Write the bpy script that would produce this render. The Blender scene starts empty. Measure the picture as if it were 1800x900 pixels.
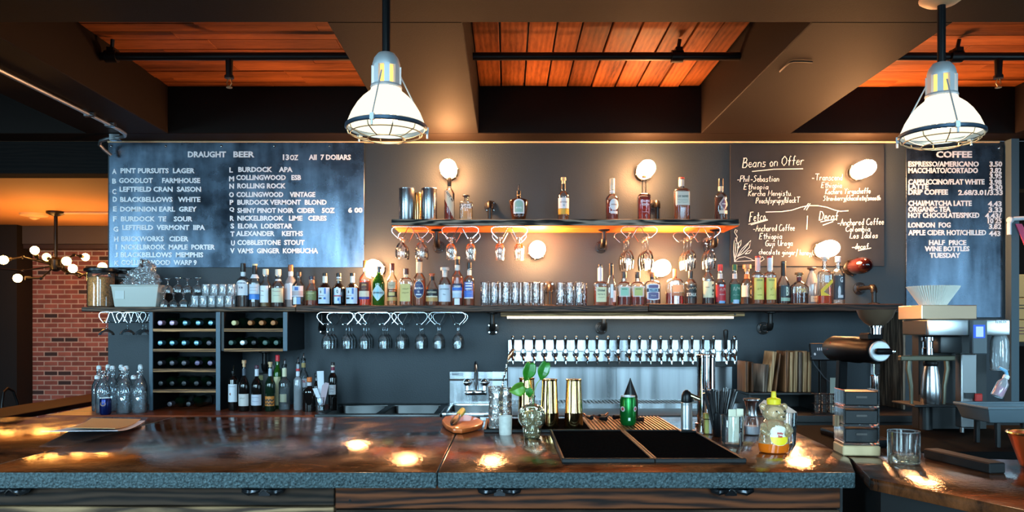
import bpy, bmesh, math, random
from mathutils import Matrix, Vector
PI = math.pi
random.seed(7)
SC = bpy.context.scene
COL = SC.collection
# ------------------------------------------------------------------ camera
F, CX, CY, CAMZ = 1350.0, 892.0, 575.0, 1.40        # focal length and horizon of the photograph, 1800 x 900
cam = bpy.data.objects.new('camera', bpy.data.cameras.new('camera'))
COL.objects.link(cam)
cam.location = (0, 0, CAMZ)
cam.rotation_euler = (PI / 2, 0, 0)
cam.data.sensor_width = 36
cam.data.lens = 36 * F / 1800
cam.data.shift_x = (900 - CX) / 1800
cam.data.shift_y = (CY - 450) / 1800
cam.data.clip_start = 0.05
SC.camera = cam
def X(px, d): return (px - CX) * d / F
def Z(py, d): return CAMZ + (CY - py) * d / F
def P(px, py, d): return (X(px, d), d, Z(py, d))
# ------------------------------------------------------------------ world, daylight, exposure
SC.view_settings.view_transform = 'Standard'
SC.view_settings.look = 'None'
SC.view_settings.gamma = 1
SC.view_settings.exposure = 0.0
SC.view_settings.use_curve_mapping = False
SC.cycles.use_denoising = True
SC.cycles.transparent_max_bounces = 40
SC.cycles.max_bounces = 10
SC.cycles.sample_clamp_indirect = 6
w = bpy.data.worlds.new('World'); SC.world = w; w.use_nodes = True
w.node_tree.nodes['Background'].inputs['Color'].default_value = (0.55, 0.75, 1.0, 1)
w.node_tree.nodes['Background'].inputs['Strength'].default_value = 0.6
COOL = (0.47, 0.80, 1.0)
WARM = (1.0, 0.50, 0.17)
AMBER = (1.0, 0.36, 0.07)
def area(name, loc, rot, sx, sy, watt, col):
    l = bpy.data.lights.new(name, 'AREA'); l.shape = 'RECTANGLE'; l.size = sx; l.size_y = sy
    l.energy = watt; l.color = col
    o = bpy.data.objects.new(name, l); COL.objects.link(o); o.location = loc; o.rotation_euler = rot
    return o
# daylight in the window openings of the wall behind the camera and of the left wall
area('window_daylight', (-5.9, -0.6, 1.85), (PI / 2, 0, -PI / 2 + 0.45), 1.5, 1.7, 230, COOL)
for wx, ww in ((-3.0, 32), (-2.2, 38), (-.15, 40), (.65, 24), (2.8, 34), (3.6, 30)):
    l = area('window_daylight', (wx, -2.95, 1.85), (PI / 2 - .33, 0, 0), .66, 3.2, ww, COOL); l.data.spread = 1.15
BULB_E, PEND_E, PENDBULB_E, CHAND_E, LED_E = 245, 1.5, 30, 100, 16
area('window_daylight', (4.93, 1.5, 1.55), (PI / 2, 0, PI / 2), 1.6, 1.5, 48, COOL)
# ------------------------------------------------------------------ materials
MATS = {}
def S(c):                                            # sRGB 0-255 to linear
    return tuple(((v / 255) / 12.92 if v / 255 <= 0.04045 else ((v / 255 + 0.055) / 1.055) ** 2.4) for v in c)
def new(name):
    m = bpy.data.materials.new(name); m.use_nodes = True
    nt = m.node_tree; return m, nt, nt.nodes['Principled BSDF']
def N(nt, t, **kw):
    n = nt.nodes.new(t)
    for k, v in kw.items():
        if k in n.inputs: n.inputs[k].default_value = v
        else: setattr(n, k, v)
    return n
def pm(name, col, rough=0.5, metal=0.0, emit=0.0, ecol=None, bump=0.0, bscale=60.0, mottle=0.0, coat=0.0, spec=None, trans=0.0, sss=0.0):
    if name in MATS: return MATS[name]
    m, nt, b = new(name)
    c = tuple(col) + (1,)
    b.inputs['Base Color'].default_value = c
    b.inputs['Roughness'].default_value = rough
    b.inputs['Metallic'].default_value = metal
    if spec is not None: b.inputs['Specular IOR Level'].default_value = spec
    if coat: b.inputs['Coat Weight'].default_value = coat; b.inputs['Coat Roughness'].default_value = 0.08
    if trans: b.inputs['Transmission Weight'].default_value = trans
    if emit:
        b.inputs['Emission Color'].default_value = tuple(ecol or col) + (1,)
        b.inputs['Emission Strength'].default_value = emit
    if bump or mottle:
        tc = N(nt, 'ShaderNodeTexCoord')
        nz = N(nt, 'ShaderNodeTexNoise', Scale=bscale, Detail=6.0)
        nt.links.new(tc.outputs['Object'], nz.inputs['Vector'])
        if bump:
            bp = N(nt, 'ShaderNodeBump', Strength=bump, Distance=0.01)
            nt.links.new(nz.outputs['Fac'], bp.inputs['Height']); nt.links.new(bp.outputs['Normal'], b.inputs['Normal'])
        if mottle:
            mx = N(nt, 'ShaderNodeMix', data_type='RGBA')
            lo = tuple(v * (1 - mottle) for v in col) + (1,); hi = tuple(min(1, v * (1 + mottle)) for v in col) + (1,)
            mx.inputs[6].default_value = lo; mx.inputs[7].default_value = hi
            cr = N(nt, 'ShaderNodeMapRange'); cr.inputs[1].default_value = .3; cr.inputs[2].default_value = .7
            nt.links.new(nz.outputs['Fac'], cr.inputs[0]); nt.links.new(cr.outputs[0], mx.inputs[0])
            nt.links.new(mx.outputs[2], b.inputs['Base Color'])
    MATS[name] = m; return m
def wood(name, dark, light, axis='x', scale=9.0, rough=0.55, dist=6.0, bump=0.25, wave=0.45, coat=0.0, nscale=12.0):
    """grain running along one axis of the object"""
    if name in MATS: return MATS[name]
    m, nt, b = new(name)
    tc = N(nt, 'ShaderNodeTexCoord'); mp = N(nt, 'ShaderNodeMapping')
    sc = {'x': (0.12, 1, 1), 'y': (1, 0.12, 1), 'z': (1, 1, 0.12)}[axis]
    mp.inputs['Scale'].default_value = sc
    oi = N(nt, 'ShaderNodeObjectInfo'); ad = N(nt, 'ShaderNodeVectorMath', operation='ADD'); ml = N(nt, 'ShaderNodeVectorMath', operation='SCALE')
    cb = N(nt, 'ShaderNodeCombineXYZ')
    for k in range(3): nt.links.new(oi.outputs['Random'], cb.inputs[k])
    nt.links.new(cb.outputs[0], ml.inputs[0]); ml.inputs['Scale'].default_value = 13.0
    nt.links.new(tc.outputs['Object'], mp.inputs['Vector'])
    nt.links.new(mp.outputs[0], ad.inputs[0]); nt.links.new(ml.outputs[0], ad.inputs[1])
    wv = N(nt, 'ShaderNodeTexWave', Scale=scale * 2.2, Distortion=dist * 1.3, Detail=3.0)
    wv.wave_type = 'BANDS'; wv.bands_direction = {'x': 'Z', 'y': 'X', 'z': 'X'}[axis]
    wv.inputs['Detail Scale'].default_value = 1.3
    nz = N(nt, 'ShaderNodeTexNoise', Scale=nscale, Detail=6.0, Roughness=.6)
    fn = N(nt, 'ShaderNodeTexNoise', Scale=110.0, Detail=3.0)
    for q in (wv, nz, fn): nt.links.new(ad.outputs[0], q.inputs['Vector'])
    a1 = N(nt, 'ShaderNodeMath', operation='MULTIPLY'); nt.links.new(wv.outputs['Fac'], a1.inputs[0]); a1.inputs[1].default_value = wave
    a2 = N(nt, 'ShaderNodeMath', operation='MULTIPLY_ADD'); nt.links.new(nz.outputs['Fac'], a2.inputs[0]); a2.inputs[1].default_value = .9 - wave; nt.links.new(a1.outputs[0], a2.inputs[2])
    a3 = N(nt, 'ShaderNodeMath', operation='MULTIPLY_ADD'); nt.links.new(fn.outputs['Fac'], a3.inputs[0]); a3.inputs[1].default_value = .3; nt.links.new(a2.outputs[0], a3.inputs[2])
    mr = N(nt, 'ShaderNodeMapRange'); mr.inputs[1].default_value = .36; mr.inputs[2].default_value = .84; nt.links.new(a3.outputs[0], mr.inputs[0])
    mx = N(nt, 'ShaderNodeMix', data_type='RGBA'); mx.inputs[6].default_value = tuple(dark) + (1,); mx.inputs[7].default_value = tuple(light) + (1,)
    nt.links.new(mr.outputs[0], mx.inputs[0]); last = mx.outputs[2]
    # every board its own tone
    hs = N(nt, 'ShaderNodeHueSaturation'); rm = N(nt, 'ShaderNodeMapRange'); rm.inputs[3].default_value = .6; rm.inputs[4].default_value = 1.2
    nt.links.new(oi.outputs['Random'], rm.inputs[0]); nt.links.new(rm.outputs[0], hs.inputs['Value']); nt.links.new(last, hs.inputs['Color'])
    nt.links.new(hs.outputs[0], b.inputs['Base Color'])
    b.inputs['Roughness'].default_value = rough; b.inputs['Specular IOR Level'].default_value = .2
    if coat: b.inputs['Coat Weight'].default_value = coat
    bp = N(nt, 'ShaderNodeBump', Strength=bump, Distance=0.004); nt.links.new(a3.outputs[0], bp.inputs['Height']); nt.links.new(bp.outputs['Normal'], b.inputs['Normal'])
    MATS[name] = m; return m
def glass(name='clear_glass', tint=(0.93, 0.96, 0.97), refl=1.0, rough=0.02, bump=0.0, bscale=40.0, haze=0.03, hazecol=(0.8, 0.86, 0.9)):
    """thin-walled glass: what lies behind shows through, the walls reflect, the rims catch light"""
    if name in MATS: return MATS[name]
    m = bpy.data.materials.new(name); m.use_nodes = True; nt = m.node_tree; nt.nodes.clear()
    out = N(nt, 'ShaderNodeOutputMaterial')
    tr = N(nt, 'ShaderNodeBsdfTransparent', Color=tuple(tint) + (1,))
    gl = N(nt, 'ShaderNodeBsdfGlossy', Roughness=rough); gl.inputs['Color'].default_value = (1, 1, 1, 1)
    df = N(nt, 'ShaderNodeBsdfDiffuse'); df.inputs['Color'].default_value = tuple(hazecol) + (1,)
    fr = N(nt, 'ShaderNodeFresnel', IOR=1.5)
    mu = N(nt, 'ShaderNodeMath', operation='MULTIPLY'); mu.inputs[1].default_value = 1.5 * refl; mu.use_clamp = True
    nt.links.new(fr.outputs[0], mu.inputs[0])
    m0 = N(nt, 'ShaderNodeMixShader'); m0.inputs[0].default_value = haze
    nt.links.new(tr.outputs[0], m0.inputs[1]); nt.links.new(df.outputs[0], m0.inputs[2])
    m1 = N(nt, 'ShaderNodeMixShader'); nt.links.new(mu.outputs[0], m1.inputs[0])
    nt.links.new(m0.outputs[0], m1.inputs[1]); nt.links.new(gl.outputs[0], m1.inputs[2])
    nt.links.new(m1.outputs[0], out.inputs['Surface'])
    if bump:
        tc = N(nt, 'ShaderNodeTexCoord'); vo = N(nt, 'ShaderNodeTexVoronoi', Scale=bscale)
        nt.links.new(tc.outputs['Object'], vo.inputs['Vector'])
        bp = N(nt, 'ShaderNodeBump', Strength=bump, Distance=0.01)
        nt.links.new(vo.outputs['Distance'], bp.inputs['Height'])
        nt.links.new(bp.outputs['Normal'], gl.inputs['Normal']); nt.links.new(bp.outputs['Normal'], fr.inputs['Normal'])
    MATS[name] = m; return m
def liquid(name, col, clear=0.45):
    """spirit in a bottle: partly see-through, partly carrying light in its own colour"""
    if name in MATS: return MATS[name]
    m = bpy.data.materials.new(name); m.use_nodes = True; nt = m.node_tree; nt.nodes.clear()
    out = N(nt, 'ShaderNodeOutputMaterial')
    tr = N(nt, 'ShaderNodeBsdfTransparent', Color=tuple(col) + (1,))
    tl = N(nt, 'ShaderNodeBsdfTranslucent'); tl.inputs['Color'].default_value = tuple(col) + (1,)
    df = N(nt, 'ShaderNodeBsdfDiffuse'); df.inputs['Color'].default_value = tuple(v * .6 for v in col) + (1,)
    gl = N(nt, 'ShaderNodeBsdfGlossy', Roughness=.08); gl.inputs['Color'].default_value = (1, 1, 1, 1)
    ms = [N(nt, 'ShaderNodeMixShader') for _ in range(3)]
    ms[0].inputs[0].default_value = .5; nt.links.new(tl.outputs[0], ms[0].inputs[1]); nt.links.new(df.outputs[0], ms[0].inputs[2])
    ms[1].inputs[0].default_value = clear; nt.links.new(ms[0].outputs[0], ms[1].inputs[1]); nt.links.new(tr.outputs[0], ms[1].inputs[2])
    fr = N(nt, 'ShaderNodeFresnel', IOR=1.33); nt.links.new(fr.outputs[0], ms[2].inputs[0])
    nt.links.new(ms[1].outputs[0], ms[2].inputs[1]); nt.links.new(gl.outputs[0], ms[2].inputs[2])
    nt.links.new(ms[2].outputs[0], out.inputs['Surface'])
    MATS[name] = m; return m
def emis(name, col, e):
    if name in MATS: return MATS[name]
    m = bpy.data.materials.new(name); m.use_nodes = True; nt = m.node_tree; nt.nodes.clear()
    out = N(nt, 'ShaderNodeOutputMaterial'); em = N(nt, 'ShaderNodeEmission', Color=tuple(col) + (1,), Strength=e)
    nt.links.new(em.outputs[0], out.inputs['Surface']); MATS[name] = m; return m
def col(c, rough=0.5, metal=0.0, **kw):              # a plain coloured material straight from photo-like sRGB values
    return pm('paint_%d_%d_%d_%d_%d' % (*c, int(rough * 100), int(metal * 100)), S(c), rough, metal, **kw)
# ------------------------------------------------------------------ mesh builder
class MB:
    def __init__(s): s.v = []; s.f = []; s.M = None
    def add(s, vs, fs):
        o = len(s.v)
        for p in vs:
            p = Vector(p)
            s.v.append(s.M @ p if s.M else p)
        s.f += [tuple(i + o for i in f) for f in fs]; return s
    def box(s, x0, x1, y0, y1, z0, z1):
        s.add([(x0, y0, z0), (x1, y0, z0), (x1, y1, z0), (x0, y1, z0), (x0, y0, z1), (x1, y0, z1), (x1, y1, z1), (x0, y1, z1)],
              [(0, 3, 2, 1), (4, 5, 6, 7), (0, 1, 5, 4), (1, 2, 6, 5), (2, 3, 7, 6), (3, 0, 4, 7)]); return s
    def lathe(s, prof, n=20, c=(0, 0, 0), axis=None, sq=None, sx=1.0, sy=1.0, cap0=True, cap1=True, rn=None):
        """profile [(r, z)]; sq = superellipse exponent of the section for wide radii (rn: radius below which it is round)"""
        vs = []; fs = []
        R = Matrix.Identity(3)
        if axis is not None: R = Vector((0, 0, 1)).rotation_difference(Vector(axis)).to_matrix()
        for (r, z) in prof:
            for k in range(n):
                t = 2 * PI * (k + .5) / n
                ct, st = math.cos(t), math.sin(t)
                mul = 1.0; ax, ay = sx, sy
                if sq and rn is not None:
                    rm = max(p[0] for p in prof)
                    q = max(0, min(1, (r - rn * 1.15) / max(1e-6, rm - rn * 1.15)))
                    e = 2 + (sq - 2) * q
                    mul = (abs(ct) ** e + abs(st) ** e) ** (-1 / e)
                    ax = 1 + (sx - 1) * q; ay = 1 + (sy - 1) * q
                vs.append(Vector(c) + R @ Vector((r * mul * ct * ax, r * mul * st * ay, z)))
        m = len(prof)
        for i in range(m - 1):
            for k in range(n):
                k2 = (k + 1) % n
                fs.append((i * n + k, i * n + k2, (i + 1) * n + k2, (i + 1) * n + k))
        if cap0 and prof[0][0] > 1e-6: fs.append(tuple(range(n - 1, -1, -1)))
        if cap1 and prof[-1][0] > 1e-6: fs.append(tuple((m - 1) * n + k for k in range(n)))
        return s.add(vs, fs)
    def cyl(s, p0, p1, r0, r1=None, n=12, caps=True):
        p0, p1 = Vector(p0), Vector(p1); L = (p1 - p0).length
        return s.lathe([(r0, 0), (r0 if r1 is None else r1, L)], n, p0, (p1 - p0).normalized(), cap0=caps, cap1=caps)
    def sphere(s, c, r, n=14, m=8, sc=(1, 1, 1)):
        vs = []; fs = []
        for i in range(m + 1):
            a = PI * i / m
            for k in range(n):
                t = 2 * PI * k / n
                vs.append((c[0] + r * sc[0] * math.sin(a) * math.cos(t), c[1] + r * sc[1] * math.sin(a) * math.sin(t), c[2] - r * sc[2] * math.cos(a)))
        for i in range(m):
            for k in range(n):
                k2 = (k + 1) % n; fs.append((i * n + k, i * n + k2, (i + 1) * n + k2, (i + 1) * n + k))
        return s.add(vs, fs)
    def tube(s, pts, r, n=6, closed=False, caps=True):
        pts = [Vector(p) for p in pts]; m = len(pts)
        rs = r if isinstance(r, (list, tuple)) else [r] * m
        tang = []
        for i in range(m):
            a = pts[(i - 1) % m] if (closed or i > 0) else pts[i]
            b = pts[(i + 1) % m] if (closed or i < m - 1) else pts[i]
            t = (b - a); tang.append(t.normalized() if t.length > 1e-9 else Vector((0, 0, 1)))
        up = Vector((0, 0, 1)) if abs(tang[0].z) < .9 else Vector((1, 0, 0))
        nx = tang[0].cross(up).normalized(); vs = []; fs = []
        for i in range(m):
            if i: 
                q = tang[i - 1].rotation_difference(tang[i]); nx = q @ nx
            nx = (nx - tang[i] * nx.dot(tang[i])).normalized(); ny = tang[i].cross(nx)
            for k in range(n):
                t = 2 * PI * k / n; vs.append(pts[i] + (nx * math.cos(t) + ny * math.sin(t)) * rs[i])
        for i in range(m if closed else m - 1):
            j = (i + 1) % m
            for k in range(n):
                k2 = (k + 1) % n; fs.append((i * n + k, i * n + k2, j * n + k2, j * n + k))
        if caps and not closed: fs += [tuple(range(n - 1, -1, -1)), tuple((m - 1) * n + k for k in range(n))]
        return s.add(vs, fs)
    def prism(s, pts, z0, z1):                       # polygon in xy, extruded in z
        n = len(pts)
        return s.add([(p[0], p[1], z0) for p in pts] + [(p[0], p[1], z1) for p in pts],
                     [tuple(range(n - 1, -1, -1)), tuple(range(n, 2 * n))] + [(k, (k + 1) % n, (k + 1) % n + n, k + n) for k in range(n)])
    def slab(s, pts, y0, y1):                        # polygon in xz, extruded in y
        n = len(pts)
        return s.add([(p[0], y0, p[1]) for p in pts] + [(p[0], y1, p[1]) for p in pts],
                     [tuple(range(n)), tuple(range(2 * n - 1, n - 1, -1))] + [((k + 1) % n, k, k + n, (k + 1) % n + n) for k in range(n)])
    def side(s, pts, x0, x1):                        # polygon in yz, extruded in x
        n = len(pts)
        return s.add([(x0, p[0], p[1]) for p in pts] + [(x1, p[0], p[1]) for p in pts],
                     [tuple(range(n - 1, -1, -1)), tuple(range(n, 2 * n))] + [(k, (k + 1) % n, (k + 1) % n + n, k + n) for k in range(n)])
    def build(s, name, m, parent=None, loc=(0, 0, 0), rot=(0, 0, 0), bevel=0.0, seg=1, angle=35, flat=False):
        me = bpy.data.meshes.new(name)
        me.from_pydata([tuple(p) for p in s.v], [], s.f)
        bm = bmesh.new(); bm.from_mesh(me)
        bmesh.ops.recalc_face_normals(bm, faces=bm.faces)
        if bevel:
            ed = [e for e in bm.edges if len(e.link_faces) == 2 and e.calc_face_angle(0) > .5]
            bmesh.ops.bevel(bm, geom=ed, offset=bevel, segments=seg, affect='EDGES', profile=.5, clamp_overlap=True)
        bm.to_mesh(me); bm.free()
        if not flat:
            for p in me.polygons: p.use_smooth = True
            me.set_sharp_from_angle(angle=math.radians(angle))
        if m: me.materials.append(m)
        o = bpy.data.objects.new(name, me); COL.objects.link(o)
        o.location = loc; o.rotation_euler = rot
        if parent: o.parent = parent
        return o
def tag(o, label=None, cat=None, group=None, kind=None):
    if label: o['label'] = label
    if cat: o['category'] = cat
    if group: o['group'] = group
    if kind: o['kind'] = kind
    return o
def thing(name, label, cat, loc, group=None, rz=0.0):
    o = bpy.data.objects.new(name, None); COL.objects.link(o)
    o.location = loc; o.rotation_euler = (0, 0, rz); o.empty_display_size = .05
    return tag(o, label, cat, group)
def struct(o): o['kind'] = 'structure'; return o
def dup(root, loc, label=None, group=None, rz=None):
    kids = {}
    for q in list(COL.objects):
        if q.parent: kids.setdefault(q.parent.name, []).append(q)
    def cp(o, par):
        c = o.copy(); COL.objects.link(c)
        if par: c.parent = par
        for ch in kids.get(o.name, []): cp(ch, c)
        return c
    r = cp(root, None); r.location = loc
    if rz is not None: r.rotation_euler = (0, 0, rz)
    if label: r['label'] = label
    if group: r['group'] = group
    return r
ORD = ['first', 'second', 'third', 'fourth', 'fifth', 'sixth', 'seventh', 'eighth', 'ninth', 'tenth', 'eleventh', 'twelfth', 'thirteenth',
       'fourteenth', 'fifteenth', 'sixteenth', 'seventeenth', 'eighteenth', 'nineteenth', 'twentieth', 'twenty-first', 'twenty-second']
# ------------------------------------------------------------------ lettering
def letters(s, x0, x1, zc, h, y, depth=0.002, bold=0.034, spread=True):
    """a row of printed capitals facing -y: verts between x0 and x1, cap height h, centred on zc"""
    cu = bpy.data.curves.new('t', 'FONT'); cu.body = s; cu.size = 1; cu.offset = bold; cu.resolution_u = 2; cu.extrude = 0.0
    o = bpy.data.objects.new('t', cu); me = bpy.data.meshes.new_from_object(o)
    vs = [v.co.copy() for v in me.vertices]; fs = [tuple(p.vertices) for p in me.polygons]
    bpy.data.objects.remove(o); bpy.data.curves.remove(cu); bpy.data.meshes.remove(me)
    ax, bx = min(v.x for v in vs), max(v.x for v in vs); az, bz = min(v.y for v in vs), max(v.y for v in vs)
    az = 0 if az > -.1 else az
    kz = h / max(1e-6, bz - az); kx = (x1 - x0) / (bx - ax) if x1 is not None else kz
    out = []
    for v in vs: out.append(((v.x - ax) * kx + x0, y, (v.y - az) * kz + zc - h / 2))
    n = len(out)
    # give the letters thickness: front face plus side walls
    from collections import Counter
    ec = Counter(); 
    for f in fs:
        for i in range(len(f)): ec[frozenset((f[i], f[(i + 1) % len(f)]))] += 1
    mb = MB(); vv = [(p[0], y - depth, p[2]) for p in out] + [(p[0], y, p[2]) for p in out]
    ff = list(fs)
    for f in fs:
        for i in range(len(f)):
            a, b = f[i], f[(i + 1) % len(f)]
            if ec[frozenset((a, b))] == 1: ff.append((b, a, a + n, b + n))
    mb.add(vv, ff); return mb
GL = {  # single-stroke handwriting, x-height 5, capitals 10
 'B': '0,0 1,10;0,10 4,10 5,8 4,6 1,5;1,5 5,5 6,2.5 4,0 0,0', 'E': '6,10 1,10 0,0 5,0;.5,5 4,5', 'K': '1,10 0,0;6,10 .5,4 6,0', 'M': '0,0 1,10 4,3 7,10 8,0',
 'O': '3,10 0,7 0,3 3,0 6,3 6,7 3,10', 'P': '0,0 1,10 5,10 6,7.5 4,5 .5,5', 'T': '0,10 8,10;4,10 4,0', 'S': '6,9 3,10 1,8 5,4 4,1 0,0', 'Y': '0,10 3,5 6,10;3,5 2,0',
 'D': '0,0 1,10 4,9.5 7,6 5,1 0,0', 'F': '6,10 1,10 0,0;.5,5.5 4,5.5', 'A': '0,0 3,10 6,0;1,4 5,4', 'C': '6,9 3,10 0,6 1,1 4,0 6,1.5', 'G': '6,9 3,10 0,6 1,1 4,0 6,1 6,4 3.5,4',
 'U': '0,10 0,3 2,0 5,1 6,10;6,10 6,0', 'L': '1,10 0,0 5,0', 'I': '2,10 2,0;0,10 4,10;0,0 4,0',
 'a': '4,4 2,5 0,3 0,1 2,0 4,2 4,5 4,0 5,0', 'b': '0,10 0,0 3,0 4,3 2,5 0,3', 'c': '4,4.5 2,5 0,3 1,0 4,.5', 'd': '4,4 2,5 0,2 2,0 4,2;4,10 4,0', 'e': '0,3 4,3 3,5 1,5 0,2 2,0 4,1',
 'f': '4,9 3,10 2,8 2,0;0,5 4,5', 'g': '4,4 2,5 0,3 2,1 4,3;4,5 4,-3 2,-4 0,-3', 'h': '0,10 0,0;0,3 2,5 4,4 4,0', 'i': '1,5 1,0;1,7.5 1.2,8', 'j': '2,5 2,-3 0,-3.5;2,7.5 2,8', 'k': '0,10 0,0;4,5 0,2 4,0', 'l': '0,10 0,0',
 'm': '0,5 0,0;0,4 2,5 3,4 3,0;3,4 5,5 6,4 6,0', 'n': '0,5 0,0;0,3.5 2,5 4,4 4,0', 'o': '2,5 0,3 1,0 3,0 4,3 2,5', 'p': '0,5 0,-4;0,4 2,5 4,3 2,0 0,1', 'r': '0,5 0,0;0,3 2,5 4,4.5', 's': '4,4.5 1,5 1,3 4,2 3,0 0,0',
 't': '2,9 2,0 4,0;0,6 4,6', 'u': '0,5 0,1 2,0 4,2;4,5 4,0', 'w': '0,5 1,0 3,4 5,0 6,5', 'x': '0,5 4,0;4,5 0,0', 'y': '0,5 2,1;4,5 1,-4', '/': '0,-3 3,11', '-': '0,3 4,3', '.': '0,0 .5,.3', ' ': '', 'q': '4,4 2,5 0,3 2,1 4,3;4,5 4,-4', 'v': '0,5 2,0 4,5'}
def chalk(mb, s, x0, x1, z0, h, y, r, slope=0.0):
    """handwriting from x0 to x1 along baseline z0, capital height h"""
    pen = 0; st = []
    for ch in s:
        g = GL.get(ch, ''); wmax = 2.5
        for part in g.split(';'):
            if not part: continue
            pl = [tuple(map(float, q.split(','))) for q in part.split()]
            wmax = max(wmax, max(p[0] for p in pl)); st.append([(p[0] + pen + p[1] * .12, p[1]) for p in pl])
        pen += (wmax if g else 2.5) + 1.8
    W = pen - 1.8
    for pl in st:
        q = [(x0 + p[0] / W * (x1 - x0), y, z0 + p[1] / 10 * h + slope * (p[0] / W) * (x1 - x0)) for p in pl]
        mb.tube(q, r, 4)
    return mb
# ================================================================== the room
def island(m):
    """let every board inside one mesh take its own tone"""
    nt = m.node_tree
    for n in list(nt.nodes):
        if n.bl_idname == 'ShaderNodeObjectInfo':
            g = N(nt, 'ShaderNodeNewGeometry')
            for l in list(nt.links):
                if l.from_node == n: nt.links.new(g.outputs['Random Per Island'], l.to_socket)
    return m
M_PLANKX = island(wood('plank_boards_x', S((78, 36, 14)), S((190, 108, 52)), 'x', 5, .6, 4, .25, wave=.12, nscale=9))
M_PLANKY = island(wood('plank_boards_y', S((78, 36, 14)), S((190, 108, 52)), 'y', 5, .6, 4, .25, wave=.12, nscale=9))
M_BEAM = pm('beam_paint', S((25, 18, 14)), .65, spec=.1, bump=.08, bscale=180)
M_WALL = pm('wall_paint', S((31, 41, 49)), .55, bump=.12, bscale=120, mottle=.06)
M_DARK = pm('dark_paint', S((22, 21, 22)), .8, spec=.1)
M_BLACK = pm('black_paint', S((14, 14, 15)), .5)
M_OCHRE = pm('ochre_ceiling', S((205, 150, 96)), .7, bump=.1, bscale=120)
M_FLOOR = pm('floor_concrete', S((70, 62, 56)), .5, mottle=.2, bscale=3)
M_IRON = pm('black_pipe_iron', S((52, 50, 50)), .38, .85)
def steel(name, c, r0, r1):
    m, nt, b = new(name); tc = N(nt, 'ShaderNodeTexCoord'); mp = N(nt, 'ShaderNodeMapping'); mp.inputs['Scale'].default_value = (7, 7, .35)
    nz = N(nt, 'ShaderNodeTexNoise', Scale=1.6, Detail=5.0); nt.links.new(tc.outputs['Object'], mp.inputs['Vector']); nt.links.new(mp.outputs[0], nz.inputs['Vector'])
    mr = N(nt, 'ShaderNodeMapRange'); mr.inputs[1].default_value = .3; mr.inputs[2].default_value = .7; mr.inputs[3].default_value = r0; mr.inputs[4].default_value = r1
    nt.links.new(nz.outputs['Fac'], mr.inputs[0]); nt.links.new(mr.outputs[0], b.inputs['Roughness'])
    mx = N(nt, 'ShaderNodeMix', data_type='RGBA'); mx.inputs[6].default_value = tuple(v * .45 for v in c) + (1,); mx.inputs[7].default_value = tuple(c) + (1,)  # upright streaks in the colour stand for streaky reflections in the steel
    m2 = N(nt, 'ShaderNodeMapRange'); m2.inputs[1].default_value = .35; m2.inputs[2].default_value = .65; nt.links.new(nz.outputs['Fac'], m2.inputs[0]); nt.links.new(m2.outputs[0], mx.inputs[0]); nt.links.new(mx.outputs[2], b.inputs['Base Color'])
    b.inputs['Metallic'].default_value = 1; MATS[name] = m; return m
M_STEEL = steel('brushed_steel', (.5, .51, .53), .18, .3)
M_CHROME = pm('chrome', (.75, .77, .8), .09, 1)
M_WHITE = pm('white_plastic', S((225, 228, 232)), .45)
M_BLACKP = pm('black_plastic', S((14, 14, 16)), .35, spec=.3)
GLASS = glass()
struct(MB().box(-6.5, 5.0, -3.2, 9.5, -.06, 0).build('floor', M_FLOOR))
struct(MB().box(-2.6, 3.235, 5.0, 5.12, 0, 2.61).build('wall_back', M_WALL))
struct(MB().box(3.235, 3.285, 4.93, 5.12, 0, 2.61).build('trim_1', pm('post_paint', S((70, 88, 98)), .5)))
struct(MB().box(3.285, 5.0, 6.6, 6.7, 0, 2.9).build('wall_storeroom', M_DARK))
struct(MB().box(3.285, 5.0, 5.0, 5.14, 2.30, 2.61).build('trim_2', M_DARK))
def wall_with_openings(name, a0, a1, z1, ops, to):     # openings [(a, b, z0, z1)] along one axis; to(a0,a1,z0,z1) adds a box
    mb = MB(); cur = a0
    for (a, b, c, d) in sorted(ops):
        to(mb, cur, a, 0, z1); to(mb, a, b, 0, c); to(mb, a, b, d, z1); cur = b
    to(mb, cur, a1, 0, z1)
    return struct(mb.build(name, M_DARK))
wins = [(-3.4, -1.8, .2, 3.5), (-.55, 1.05, .2, 3.5), (2.4, 4.0, .2, 3.5)]
wall_with_openings('wall_front', -6.5, 5.0, 3.9, wins, lambda m, a, b, c, d: m.box(a, b, -3.2, -3.1, c, d))
wall_with_openings('wall_left', -3.1, 9.3, 3.9, [(-1.5, .3, 1.15, 2.75)], lambda m, a, b, c, d: m.box(-6.6, -6.5, a, b, c, d))
wall_with_openings('wall_right', -3.2, 6.7, 3.9, [(.65, 2.35, .75, 2.35)], lambda m, a, b, c, d: m.box(5.0, 5.1, a, b, c, d))
struct(MB().box(5.02, 5.08, .65, 2.35, .75, .8).box(5.02, 5.08, .65, 2.35, 2.3, 2.35).box(5.02, 5.08, .65, .7, .8, 2.3).box(5.02, 5.08, 2.3, 2.35, .8, 2.3).box(5.02, 5.08, 1.47, 1.53, .8, 2.3).build('window_5', M_BLACK))
for k, (a, b, c, d) in enumerate(wins):
    fr = MB().box(a, b, -3.19, -3.11, c, c + .05).box(a, b, -3.19, -3.11, d - .05, d).box(a, a + .05, -3.19, -3.11, c + .05, d - .05).box(b - .05, b, -3.19, -3.11, c + .05, d - .05).box((a + b) / 2 - .06, (a + b) / 2 + .06, -3.18, -3.12, c + .05, d - .05)
    struct(fr.build('window_%d' % (k + 1), M_BLACK))
fr = MB().box(-6.59, -6.51, -1.5, .3, 1.15, 1.2).box(-6.59, -6.51, -1.5, .3, 2.7, 2.75).box(-6.59, -6.51, -.62, -.58, 1.2, 2.7).box(-6.59, -6.51, -1.5, -1.45, 1.2, 2.7).box(-6.59, -6.51, .25, .3, 1.2, 2.7)
struct(fr.build('window_4', M_BLACK))
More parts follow.
